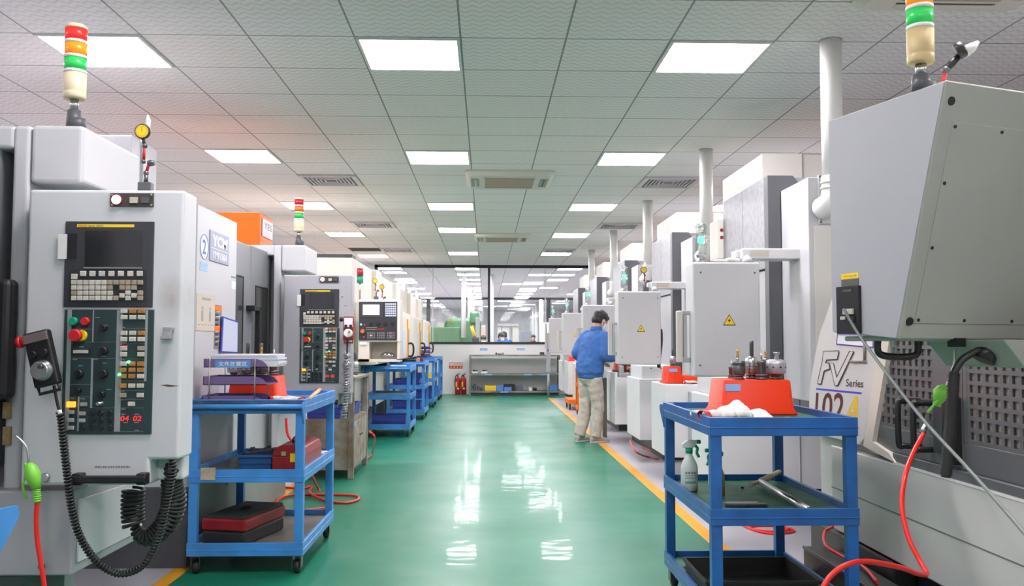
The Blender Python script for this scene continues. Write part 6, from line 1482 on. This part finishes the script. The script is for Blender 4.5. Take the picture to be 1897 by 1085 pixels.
# ================================================================ far wall, rack, extinguishers
WY = WALLY-0.06
for i, (px0, px1, py0, py1) in enumerate(((889, 903, 645, 649), (957.5, 972, 645, 648.5))):
    a, b = aY(px0, py0, WY), aY(px1, py1, WY)
    t = solo('wall_label', MB().box(a.x, b.x, WY-0.003, WY, b.z, a.z), lblue, ('left', 'right')[i]+' one of the two small blue labels on the white wall under the glass', 'label', a, 'small blue wall labels')
    mb = MB()
    for k in range(5): mb.box(a.x+0.02+k*0.03, a.x+0.04+k*0.03, WY-0.004, WY-0.003, (a.z+b.z)/2-0.008, (a.z+b.z)/2+0.008)
    part('characters', mb, printw, t)
a, b = aY(832, 671, WY), aY(857, 682.5, WY)
t = thing('safety_sign', 'red and white sign on the end wall above the two fire extinguishers', 'sign', (a.x, WY, b.z))
part('board', MB().box(a.x, b.x, WY-0.004, WY, b.z, a.z), printw, t)
mb = MB(); e = 0.012
mb.box(a.x, b.x, WY-0.006, WY-0.004, a.z-e, a.z); mb.box(a.x, b.x, WY-0.006, WY-0.004, b.z, b.z+0.07); mb.box(a.x, a.x+e, WY-0.006, WY-0.004, b.z+0.07, a.z-e); mb.box(b.x-e, b.x, WY-0.006, WY-0.004, b.z+0.07, a.z-e)
part('red_field', mb, redp, t)
mb = MB(); text(mb, '灭火器放置区', (a.x+0.03, WY-0.0065, b.z+0.09), (b.x-a.x-0.06, 0, 0), (0, 0, 0.035)); part('red_characters', mb, redp, t)
mb = MB()
for k in range(4): mb.lathe([(0.02, 0), (0.02, 0.001)], (a.x+0.05+k*0.075, WY-0.006, b.z+0.035), 10, 0, (0, -1, 0))
part('yellow_marks', mb, yellowB, t)
def extinguisher(label, x, y):
    t = thing('fire_extinguisher', label, 'fire extinguisher', (x, y, 0), 'fire extinguishers by the end wall')
    part('cylinder', MB().lathe([(0.055, 0), (0.062, 0.01), (0.062, 0.33), (0.05, 0.375), (0.022, 0.40), (0.02, 0.42)], (x, y, 0), 22), redp, t)
    mb = MB(); mb.cyl((x, y, 0.42), (x, y, 0.45), 0.018); mb.obox((x+0.015, y, 0.465), (1, 0, 0.25), (0, 1, 0), (-0.25, 0, 1), 0.05, 0.012, 0.006); mb.obox((x+0.012, y, 0.49), (1, 0, 0.5), (0, 1, 0), (-0.5, 0, 1), 0.045, 0.012, 0.005); part('valve_handle', mb, black, t)
    part('hose', MB().tube(smooth_path([(x-0.015, y-0.01, 0.44), (x-0.05, y-0.03, 0.43), (x-0.066, y-0.035, 0.33), (x-0.062, y-0.035, 0.18)], 5), 0.009, 8), black, t)
    part('yellow_label', MB().box(x-0.05, x-0.012, y-0.066, y-0.058, 0.18, 0.30), yellowB, t); part('white_label', MB().box(x-0.02, x+0.03, y-0.067, y-0.060, 0.12, 0.16), paper, t)
extinguisher('left one of two red fire extinguishers standing by the end wall', aY(848, 700, 21.4).x, 21.42)
extinguisher('right one of two red fire extinguishers, next to the steel rack', aY(859, 700, 21.4).x, 21.42)
# steel rack
RY0, RY1 = 20.95, 21.45
xl, xr = aY(869, 700, RY0).x, aY(1038, 700, RY0).x
rk = thing('steel_rack', 'long low steel rack with three levels standing against the white end wall', 'rack', ((xl+xr)/2, 21.2, 0))
rkm = mat('rack_grey_green', (0.30, 0.31, 0.27), 0.5, metal=0.2, var=0.4, vs=3)
zz = [aY(950, y, RY0).z for y in (657, 692, 727.5)]
for X in (xl, xr-0.04):
    for Y in (RY0, RY1-0.04): part('upright', MB().box(X, X+0.04, Y, Y+0.04, 0, zz[0]), rkm, rk)
for k, z in enumerate(zz):
    z = max(z, 0.10); s_ = part('shelf', MB().box(xl, xr, RY0+0.002, RY1-0.002, z-0.035, z), rkm, rk, bevel=0.002)
    for px in ((), (904, 978, 1009), (934,))[k]:
        c = aY(px, 690, RY0).x; part('shelf_label', MB().box(c-0.09, c+0.09, RY0-0.006, RY0-0.001, z-0.036, z-0.004), lblue, s_)
part('kick_plate', MB().box(xl+0.02, xr-0.02, RY0+0.03, RY0+0.05, 0, 0.065), dark, rk)
Z0, Z1, Z2 = zz[0]+0.0012, zz[1]+0.0012, max(zz[2], 0.10)+0.0012
def rb(nm, label, px0, px1, h, m_, z, cat='box', dy_=0.1, dp=0.22, **k):
    a, b = aY(px0, 700, RY0).x, aY(px1, 700, RY0).x
    return solo(nm, MB().box(a, b, RY0+dy_, RY0+dy_+dp, z, z+h), m_, label, cat, ((a+b)/2, RY0+dy_, z), bevel=0.01, **k)
rb('yellow_bin', 'yellow bin on the bottom shelf of the steel rack', 898, 919, 0.12, yellowB, Z2)
rb('blue_bin', 'light blue bin right of the yellow bin on the steel rack bottom shelf', 920, 933, 0.13, mat('bin_light_blue', (0.10, 0.25, 0.65), 0.45), Z2)
rb('blue_bin', 'light blue bin in front of the black one on the bottom shelf', 934, 948, 0.09, MATS['bin_light_blue'], Z2, dy_=0.02, dp=0.14)
rb('black_bin', 'wide black bin behind the light blue bin on the bottom shelf', 934, 955, 0.15, black, Z2, dy_=0.19)
rb('grey_box', 'dark slate box right of the black bin on the bottom shelf', 957, 970, 0.12, mat('slate', (0.10, 0.12, 0.16), 0.5), Z2)
rb('blue_cloth', 'blue plastic heap at the right end of the bottom shelf', 1019, 1034, 0.13, MATS['bin_light_blue'], Z2)
rb('small_part', 'white small parts box toward the right of the bottom shelf', 980, 986, 0.08, whitep, Z2); rb('small_part', 'black small part beside the white one on the bottom shelf', 988, 995, 0.07, black, Z2)
for k, (px, h) in enumerate(((873, 0.14), (879.5, 0.17), (886, 0.12), (892.5, 0.10))):
    x = aY(px, 700, RY0).x; mb = MB(); mb.ell((x, RY0+0.2, Z2+h/2), (0.038, 0.06, h/2), nu=10, nv=6); mb.box(x-0.02, x+0.03, RY0+0.1, RY0+0.2, Z2, Z2+h*0.6)
    solo('steel_casting', mb, steeld, ('leftmost', 'second', 'third', 'rightmost')[k]+' dark steel casting in the heap at the left of the bottom shelf', 'casting', (x, RY0+0.15, Z2), 'dark castings on the rack')
for k, (p0, p1) in enumerate(((874, 885), (891, 903))):
    t = rb('white_box', ('left', 'right')[k]+' white box with black parts on the middle shelf of the rack', p0, p1, 0.05, whitep, Z1); x = aY((p0+p1)/2, 700, RY0).x
    mb = MB(); mb.box(x-0.04, x+0.01, RY0+0.15, RY0+0.2, Z1+0.051, Z1+0.085); part('black_part', mb, black, t); part('black_part', MB().box(x+0.02, x+0.06, RY0+0.12, RY0+0.2, Z1+0.051, Z1+0.075), black, t)
for k, (p0, p1, h, m_) in enumerate(((918, 921, 0.05, black), (922, 930, 0.03, steeld), (931, 933, 0.05, darkg), (1001, 1009, 0.06, darkg))):
    rb('small_part', ('small black piece', 'flat steel bar', 'small dark piece', 'dark green grey piece at the right end')[k]+' on top of the steel rack', p0, p1, h, m_, Z0, 'part')
# white floor device at the right end of the wall
t = thing('hand_controller', 'white and black hand controller on the far right machine near the rack', 'controller', (aY(1016, 690, 20.6).x, 20.6, 0.9))
x = aY(1016, 690, 20.6).x; z0_, z1_2 = aY(1016, 690, 20.6).z, aY(1016, 618, 20.6).z
part('stand', MB().cyl((x, 20.6, 0), (x, 20.6, z0_), 0.03), whiteB, t); part('body', MB().box(x-0.05, x+0.05, 20.56, 20.64, z0_, z1_2), whiteB, t, bevel=0.015)
part('purple_knob', MB().cyl((x, 20.55, 1.05), (x, 20.53, 1.05), 0.03), dblue, t); part('guard', MB().tube([(x-0.05, 20.6, z1_2), (x-0.05, 20.6, z1_2+0.22), (x+0.05, 20.6, z1_2+0.22), (x+0.05, 20.6, z1_2)], 0.012, 8), whiteB, t)

# ================================================================ room behind the glass
def duct_post(label, px, Y, r, py0, py1=None, m_=None):
    x = aY(px, 560, Y).x; z0 = 0.0 if py1 is None else max(0, aY(px, py1, Y).z)
    return solo('white_column', MB().cyl((x, Y, z0), (x, Y, CEIL), r, n=18), m_ or pipew, label, 'column', (x, Y, z0), 'white columns and ducts in the room behind')
duct_post('nearest and thickest white duct coming down to the green machine behind the glass', 859, 23.7, 0.062, 512, 625)
duct_post('thinner white column right of the thick duct behind the glass', 869.5, 27.5, 0.05, 520)
duct_post('thin white column, third from the thick duct behind the glass', 876, 30.0, 0.05, 540)
duct_post('white column just right of the black mullion behind the glass', 911, 24.5, 0.055, 530)
duct_post('white column at the left, behind the cream machines roofs', 727, 24.0, 0.06, 507)
duct_post('white column second from left behind the cream machines', 746, 26.5, 0.055, 520)
duct_post('white column third from left behind the cream machines', 759, 29.0, 0.05, 530)
duct_post('white column at the left inside the glass, fourth from left', 773, 30.5, 0.06, 540)
for k, px in enumerate((986, 990, 995, 1003)): duct_post('white column in the group at the right behind the glass, %s from left' % ('first', 'second', 'third', 'fourth')[k], px, 38.5+(3-k)*2.5, 0.10, 560)
gm = thing('milling_machine', 'tall green milling machine behind the glass', 'milling machine', (-0.7, 25.2, 0))
def gb(nm, px0, px1, py0, py1, Y, dep, m_, **k):
    a, b = aY(px0, py0, Y), aY(px1, py1, Y); return part(nm, MB().box(a.x, b.x, Y, Y+dep, max(0, b.z), a.z), m_, gm, **k)
gb('base_guard', 797, 850, 606, 900, 24.6, 1.5, greenm, bevel=0.02); gb('column', 824, 890, 588.5, 900, 25.0, 1.2, greenm, bevel=0.12, seg=4)
gb('head', 870, 888, 576, 600, 24.9, 1.0, greenm, bevel=0.08, seg=4); gb('side_cover', 881, 888, 588, 900, 24.5, 0.3, mat('cover_grey_green', (0.42, 0.45, 0.42), 0.4), bevel=0.02)
gb('cabinet', 784, 796, 604, 900, 24.5, 0.8, mat('cabinet_sage', (0.48, 0.49, 0.43), 0.4), bevel=0.01); gb('cabinet_door', 787, 791, 608, 900, 24.46, 0.04, mat('slate', (0, 0, 0)))
gb('orange_tag', 835, 838, 591, 596, 24.96, 0.03, orangec)
gb('small_box', 811, 822, 597, 606, 24.7, 0.5, mat('cabinet_sage', (0, 0, 0)))
t = thing('wall_cabinet', 'sage green cabinets with grey top behind the two talking people', 'cabinet', (1.1, 33, 0))
for px0, px1 in ((922, 929), (930, 944), (949, 961)):
    a, b = aY(px0, 604, 33), aY(px1, 640, 33); part('door', MB().box(a.x, b.x, 33, 33.5, 0, a.z), mat('cabinet_sage', (0, 0, 0)), t, bevel=0.01)
a, b = aY(921, 599, 33), aY(961, 604, 33); part('top', MB().box(a.x, b.x, 32.95, 33.5, b.z, a.z), mat('cab_grey', (0.33, 0.34, 0.34), 0.5), t)
a, b = aY(964, 613, 34.5), aY(985, 640, 34.5)
solo('grey_cabinet', MB().box(a.x, b.x, 34.5, 35.2, 0, a.z), mat('cab_blue_grey', (0.27, 0.30, 0.34), 0.5), 'blue grey cabinet behind the person with the stretched arm', 'cabinet', (a.x, 34.5, 0), bevel=0.01)
a, b = aY(1004, 597, 27), aY(1012, 640, 27)
solo('cream_cabinet', MB().box(a.x, b.x+0.5, 27, 27.8, 0, a.z), creamL, 'cream cabinet at the right edge of the glass, behind the hand controller', 'cabinet', (a.x, 27, 0), bevel=0.01)
t = thing('machine_vice', 'dark machine fixture with a tilted red and yellow tube on it, behind the glass', 'fixture', (-0.2, 23.2, 0))
a = aY(880, 632, 23.2); mb = MB(); mb.box(a.x-0.12, a.x+0.13, 23.0, 23.4, 0, 1.25); mb.box(a.x-0.08, a.x+0.11, 23.0, 23.3, 1.2, 1.36); part('body', mb, dark, t, bevel=0.03)
c0, c1 = aY(879, 622, 23.1), aY(873.5, 604, 23.1); part('tube', MB().tube([c0, c1], 0.042, 14), yellowB, t); part('tube_end', MB().tube([c0+(c0-c1)*0.12, c0], 0.045, 14), redp, t); part('tube_end', MB().tube([c1, c1+(c1-c0)*0.06], 0.043, 14), redp, t)
a = aY(895, 600, 30); solo('notice', MB().box(a.x-0.06, a.x+0.08, 30, 30.01, 1.3, 1.75), mat('notice_pink', (0.7, 0.45, 0.38), 0.6), 'pale pinkish notice board left of the black mullion behind the glass', 'notice', (a.x, 30, 1.3))
solo('partition_post', MB().box(a.x-0.05, a.x+0.07, 30.011, 30.06, 0, 1.8), whitep, 'white board post carrying the pinkish notice behind the glass', 'post', (a.x, 30.03, 0))
a, b = aY(955, 556, 33), aY(972, 562, 33)
x, y = cell(1, 30)

# ================================================================ people
def texd(nm, size):
    t = bpy.data.textures.new(nm, 'CLOUDS'); t.noise_scale = size; t.noise_depth = 2; return t
def organic(o, vox, sm=6, disp=0.0, size=0.12):
    r = o.modifiers.new('remesh', 'REMESH'); r.mode = 'VOXEL'; r.voxel_size = vox; r.use_smooth_shade = True
    s_ = o.modifiers.new('smooth', 'SMOOTH'); s_.factor = 0.5; s_.iterations = sm
    if disp:
        d = o.modifiers.new('folds', 'DISPLACE'); d.texture = texd('folds', size); d.strength = disp; d.mid_level = 0.5; d.texture_coords = 'LOCAL'
def loft(mb, rings, n=24, m=0):
    """rings: (centre, axis_u*half, axis_v*half)"""
    V = []
    for c, u, v in rings:
        c, u, v = Vector(c), Vector(u), Vector(v); V += [c+u*math.cos(2*PI*i/n)+v*math.sin(2*PI*i/n) for i in range(n)]
    F = [(i*n+q_, i*n+(q_+1) % n, (i+1)*n+(q_+1) % n, (i+1)*n+q_) for i in range(len(rings)-1) for q_ in range(n)]
    F += [list(range(n))[::-1], list(range((len(rings)-1)*n, len(rings)*n))]
    mb.add(V, F, m, True)
def limb(mb, pts, rs, n=14, k=5):
    P = smooth_path(pts, k); N = len(P); rr = []
    for i in range(N):
        f_ = i/(N-1)*(len(rs)-1); j = min(int(f_), len(rs)-2); rr.append(rs[j]+(rs[j+1]-rs[j])*(f_-j))
    mb.tube(P, rr, n); return mb
def hand(mb, wrist, d, palm_n, side_, curl=0.5):
    """palm, four unequal bent fingers and a side thumb. d: pointing direction, palm_n: palm normal, side_: towards the thumb"""
    d, nn_, sd = Vector(d).normalized(), Vector(palm_n).normalized(), Vector(side_).normalized(); w_ = Vector(wrist)
    loft(mb, [(w_-d*0.03, sd*0.026, nn_*0.019), (w_, sd*0.026, nn_*0.018), (w_+d*0.03, sd*0.036, nn_*0.016), (w_+d*0.07, sd*0.040, nn_*0.014), (w_+d*0.088, sd*0.037, nn_*0.012)], 14)
    for k, L_ in enumerate((0.070, 0.078, 0.073, 0.058)):
        o = w_+d*0.083+sd*(0.030-0.020*k); a = curl*0.9; b = o+d*(L_*0.42*math.cos(a*0.6))+nn_*(L_*0.42*math.sin(a*0.6))
        c = b+d*(L_*0.33*math.cos(a*1.5))+nn_*(L_*0.33*math.sin(a*1.5)); e = c+d*(L_*0.25*math.cos(a*2.2))+nn_*(L_*0.25*math.sin(a*2.2))
        mb.tube([o-d*0.015, o, b, c, e], [0.0095, 0.0095, 0.009, 0.0082, 0.0065], 10)
    o = w_+d*0.025+sd*0.032; b = o+d*0.03+sd*0.018+nn_*0.008; c = b+d*0.026+sd*0.004+nn_*0.012
    mb.tube([o-sd*0.015, o, b, c], [0.012, 0.012, 0.0105, 0.008], 10)
def person(label, pos, face, sc_=1.0, jac=jacket, tro=trous, lean=0.05, nod=0.45, handR=None, handL=None, elbR=None, elbL=None, mask=True, main=False, group=None, feet=None, turn=0.0, chair_h=0.0):
    t = thing('person', label, 'person', pos, group, rot=(0, 0, face))
    t.scale = (sc_,)*3
    S = lambda x, y, z: Vector((x, y, z))
    L = lean
    fR, fL = feet or (S(0.02, -0.09, 0), S(-0.07, 0.10, 0))
    hR, hL = S(0, -0.085, 0.83), S(0, 0.085, 0.83)
    shR, shL = S(L+0.01, -0.175, 1.315), S(L+0.01, 0.175, 1.315)
    eR = elbR or S(0.05, -0.235, 1.06); eL = elbL or S(-0.055, 0.195, 1.07)
    wR = handR or S(0.27, -0.17, 1.03); wL = handL or S(0.20, 0.08, 1.0)
    nk = S(L+0.02, 0, 1.375); hd = S(L+0.075, turn*0.02, 1.495)
    rot_ = Matrix.Rotation(nod, 3, 'Y') if turn == 0 else Matrix.Rotation(turn, 3, 'Z') @ Matrix.Rotation(nod, 3, 'Y')
    H = lambda x, y, z: hd+rot_ @ Vector((x, y, z))
    vox = 0.006 if main else 0.011
    # skin: head, neck, core, arms, hands in one continuous mesh
    b = MB()
    b.ell(hd+rot_ @ S(-0.008, 0, 0.028), (0.098, 0.080, 0.090), nu=24, nv=16, rot=rot_)
    loft(b, [(H(0.005, 0, 0.05), rot_ @ S(0.088, 0, 0), rot_ @ S(0, 0.070, 0)), (H(0.018, 0, 0.0), rot_ @ S(0.080, 0, 0), rot_ @ S(0, 0.067, 0)), (H(0.028, 0, -0.045), rot_ @ S(0.066, 0, 0), rot_ @ S(0, 0.058, 0)), (H(0.042, 0, -0.085), rot_ @ S(0.042, 0, 0), rot_ @ S(0, 0.040, 0)), (H(0.050, 0, -0.103), rot_ @ S(0.024, 0, 0), rot_ @ S(0, 0.024, 0))], 20)
    b.tube([H(0.090, 0, 0.018), H(0.104, 0, -0.010), H(0.114, 0, -0.028), H(0.100, 0, -0.036)], [0.008, 0.010, 0.014, 0.009], 10)     # nose
    for s_ in (-1, 1):
        b.ell(H(0.0, s_*0.077, -0.010), (0.018, 0.008, 0.030), nu=12, nv=8, rot=rot_); b.ell(H(0.078, s_*0.030, 0.018), (0.010, 0.014, 0.009), nu=10, nv=6, rot=rot_)
        b.ell(H(0.080, s_*0.030, 0.036), (0.012, 0.022, 0.006), nu=10, nv=6, rot=rot_)
    b.ell(H(0.092, 0, -0.058), (0.010, 0.022, 0.005), nu=10, nv=6, rot=rot_); b.ell(H(0.090, 0, -0.067), (0.010, 0.018, 0.005), nu=10, nv=6, rot=rot_)
    limb(b, [nk-S(0.01, 0, 0.10), nk, hd+rot_ @ S(-0.02, 0, -0.05)], [0.065, 0.055, 0.056], 18)
    loft(b, [(S(0, 0, 0.80), S(0.09, 0, 0), S(0, 0.13, 0)), (S(L*0.4, 0, 1.0), S(0.085, 0, 0), S(0, 0.12, 0)), (S(L, 0, 1.22), S(0.095, 0, 0), S(0, 0.15, 0)), (S(L+0.01, 0, 1.34), S(0.06, 0, 0), S(0, 0.12, 0))], 18)
    for sh_, e_, w_ in ((shR, eR, wR), (shL, eL, wL)): limb(b, [sh_*0.9+S(L, 0, 1.315)*0.1, e_, w_], [0.045, 0.038, 0.026], 12)
    for h_, f_ in ((hR, fR), (hL, fL)): limb(b, [h_, (h_+f_)/2+S(0.02, 0, 0.02), f_+S(-0.01, 0, 0.06)], [0.07, 0.052, 0.038], 12)
    hand(b, wR, (wR-eR)*0.6+S(0.1, 0, -0.05), (0.2, 0.3, -1), (0.1, 1, 0.2), 0.6); hand(b, wL, (wL-eL)*0.6+S(0.1, 0, -0.05), (0.2, -0.3, -1), (0.1, -1, 0.2), 0.6)
    o = part('body', b, skin, t); organic(o, vox, 3 if main else 2)
    # eyes, brows
    for s_ in (-1, 1):
        part('eye', MB().ell(H(0.0815, s_*0.030, 0.018), (0.009, 0.012, 0.0055), nu=12, nv=8, rot=rot_), printk if main else black, t)
        part('eyebrow', MB().tube([H(0.092, s_*0.016, 0.040), H(0.092, s_*0.032, 0.045), H(0.078, s_*0.048, 0.040)], 0.004, 6), hairm, t)
    hb = MB(); 
    hb.ell(hd+rot_ @ S(-0.016, 0, 0.050), (0.106, 0.088, 0.090), nu=28, nv=16, rot=rot_)
    hb.ell(hd+rot_ @ S(-0.042, 0, -0.008), (0.072, 0.081, 0.074), nu=24, nv=14, rot=rot_)
    hb.ell(hd+rot_ @ S(0.055, 0, 0.085), (0.050, 0.060, 0.030), nu=20, nv=10, rot=rot_)
    rr = random.Random(3)
    for k in range(60 if main else 14):
        a, c_ = rr.uniform(0, 2*PI), rr.uniform(0.05, 1.25); p = S(-0.014+0.094*math.sin(c_)*math.cos(a), 0.079*math.sin(c_)*math.sin(a), 0.045+0.082*math.cos(c_))
        q_ = p+S(rr.uniform(-0.005, 0.03), rr.uniform(-0.012, 0.012), 0.012); hb.tube([H(*p), H(*q_)], [0.013, 0.004], 6)
    o = part('hair', hb, hairm, t); organic(o, 0.006 if main else 0.011, 1)
    if mask:
        mk = MB(); n1, n2 = 9, 6; V = []
        for j in range(n2):
            for i in range(n1):
                a = math.radians(-75+150*i/(n1-1)); zc = 0.004-0.098*j/(n2-1); rx_ = (0.108, 0.118, 0.120, 0.112, 0.100, 0.080)[j]; ry_ = (0.068, 0.072, 0.070, 0.064, 0.056, 0.046)[j]
                V.append(H(0.012+rx_*math.cos(a)*0.93, ry_*math.sin(a), zc-0.012))
        mk.add(V, [(j*n1+i, j*n1+i+1, (j+1)*n1+i+1, (j+1)*n1+i) for j in range(n2-1) for i in range(n1-1)], 0, True)
        o = part('face_mask', mk, paper, t); so = o.modifiers.new('s', 'SOLIDIFY'); so.thickness = 0.003
        for s_ in (-1, 1): part('ear_loop', MB().tube(smooth_path([H(0.035, s_*0.071, -0.012), H(0.0, s_*0.084, 0.012), H(-0.014, s_*0.084, -0.01), H(0.0, s_*0.078, -0.040), H(0.035, s_*0.062, -0.07)], 4), 0.002, 6), paper, o)
    # jacket
    j = MB(); u, v = (lambda r: S(r, 0, 0)), (lambda r: S(0, r, 0))
    loft(j, [(S(0, 0, 0.795), u(0.135), v(0.168)), (S(0, 0, 0.83), u(0.138), v(0.172)), (S(0.0, 0, 0.86), u(0.158), v(0.196)), (S(0.0, 0, 0.95), u(0.156), v(0.198)), (S(L*0.4, 0, 1.08), u(0.150), v(0.200)), (S(L*0.7, 0, 1.20), u(0.142), v(0.205)), (S(L, 0, 1.29), u(0.120), v(0.195)), (S(L+0.01, 0, 1.335), u(0.092), v(0.150)), (S(L+0.015, 0, 1.37), u(0.070), v(0.085)), (S(L+0.02, 0, 1.405), u(0.066), v(0.070))], 30)
    for sh_, e_, w_, s_ in ((shR, eR, wR, -1), (shL, eL, wL, 1)):
        limb(j, [sh_+S(-0.01, -s_*0.05, 0.0), sh_+S(-0.005, s_*0.015, -0.03), sh_.lerp(e_, 0.5)+S(-0.01, s_*0.02, 0), e_, e_.lerp(w_, 0.6)+S(0, 0, -0.005), w_+(e_-w_)*0.08], [0.068, 0.080, 0.070, 0.064, 0.056, 0.044], 18)
    o = part('jacket', j, jac, t); organic(o, 0.011 if main else 0.018, 5, 0.030 if main else 0.01, 0.09)
    cl = MB(); 
    R_ = [(S(L+0.017, 0, 1.375), 0.076, 0.084), (S(L+0.022, 0, 1.405), 0.070, 0.074), (S(L+0.026, 0, 1.425), 0.069, 0.073)]
    loft(cl, [(c, u(a_), v(b_)) for c, a_, b_ in R_], 24); o2 = part('collar', cl, jac, o, bevel=0.006)
    hm = MB(); loft(hm, [(S(0, 0, 0.785), u(0.137), v(0.170)), (S(0, 0, 0.80), u(0.142), v(0.176)), (S(0, 0, 0.825), u(0.143), v(0.177)), (S(0, 0, 0.838), u(0.139), v(0.172))], 30); part('waistband', hm, jac, o)
    # trousers
    p = MB(); loft(p, [(S(0, 0, 0.70), u(0.09), v(0.13)), (S(-0.005, 0, 0.77), u(0.128), v(0.158)), (S(0, 0, 0.86), u(0.118), v(0.150)), (S(0, 0, 0.90), u(0.10), v(0.14))], 26)
    for h_, f_ in ((hR, fR), (hL, fL)):
        kn = (h_+f_)/2+S(0.035, 0, 0.03); limb(p, [h_-S(0, 0, 0.02), h_.lerp(kn, 0.5), kn, kn.lerp(f_, 0.55)+S(-0.012, 0, 0.02), f_+S(-0.025, 0, 0.075)], [0.098, 0.092, 0.078, 0.074, 0.070], 20)
    o = part('trousers', p, tro, t); organic(o, 0.011 if main else 0.02, 4, 0.032 if main else 0.01, 0.08)
    for f_, toe in ((fR, -0.12), (fL, 0.15)):
        d = S(math.cos(toe), math.sin(toe), 0); n_ = S(-d.y, d.x, 0); sh = MB()
        loft(sh, [(f_+d*-0.085+S(0, 0, 0.045), n_*0.022, S(0, 0, 0.032)), (f_+d*-0.07+S(0, 0, 0.055), n_*0.036, S(0, 0, 0.048)), (f_+d*-0.02+S(0, 0, 0.06), n_*0.040, S(0, 0, 0.052)), (f_+d*0.05+S(0, 0, 0.045), n_*0.042, S(0, 0, 0.036)), (f_+d*0.12+S(0, 0, 0.034), n_*0.045, S(0, 0, 0.026)), (f_+d*0.165+S(0, 0, 0.028), n_*0.036, S(0, 0, 0.020)), (f_+d*0.185+S(0, 0, 0.024), n_*0.018, S(0, 0, 0.012))], 18)
        o = part('shoe', sh, shoem, t)
        sl = MB(); pts = []
        for a in range(20):
            an = 2*PI*a/20; pts.append(f_+d*(0.05+0.142*math.cos(an))+n_*(0.046*math.sin(an)*(1 if math.cos(an) > -0.2 else 0.88))+S(0, 0, 0.0))
        sl.prism(pts, (0, 0, 0.024)); part('sole', sl, mat('sole_pale', (0.62, 0.60, 0.56), 0.6), o, bevel=0.004)
    return t
person('man in a blue jacket and beige trousers, white mask, standing bent over the right machine', (1.285, 11.12, 0), math.radians(33), 1.0, main=True, nod=0.60, lean=0.085)
navy = mat('jacket_dark', (0.03, 0.035, 0.05), 0.8); tdark = mat('trouser_dark', (0.05, 0.05, 0.06), 0.8)
x = aY(938, 620, 26.5).x; person('person in a blue jacket seen from behind, right of the black mullion, behind the glass', (x, 26.5, 0), math.radians(125), 0.955, mask=False, nod=0.2, tro=tdark, group='people in the room behind')
x = aY(922, 620, 25.6).x; person('person with white mask and blue jacket facing the other, behind the glass', (x, 25.6, 0), math.radians(-150+120), 0.925, nod=0.4, tro=tdark, group='people in the room behind')
x = aY(988, 620, 30).x; person('person in dark clothes with an arm stretched left, behind the glass', (x, 30.0, 0), math.radians(-95), 0.92, jac=navy, tro=tdark, mask=False, nod=0.1, handR=Vector((0.25, -0.50, 1.26)), elbR=Vector((0.08, -0.36, 1.22)), group='people in the room behind')
x = aY(897, 620, 24).x; person('person with white mask in dark clothes beside the red and yellow tube, behind the glass', (x, 24.0, 0), math.radians(-100), 0.87, jac=navy, tro=tdark, nod=0.3, group='people in the room behind')
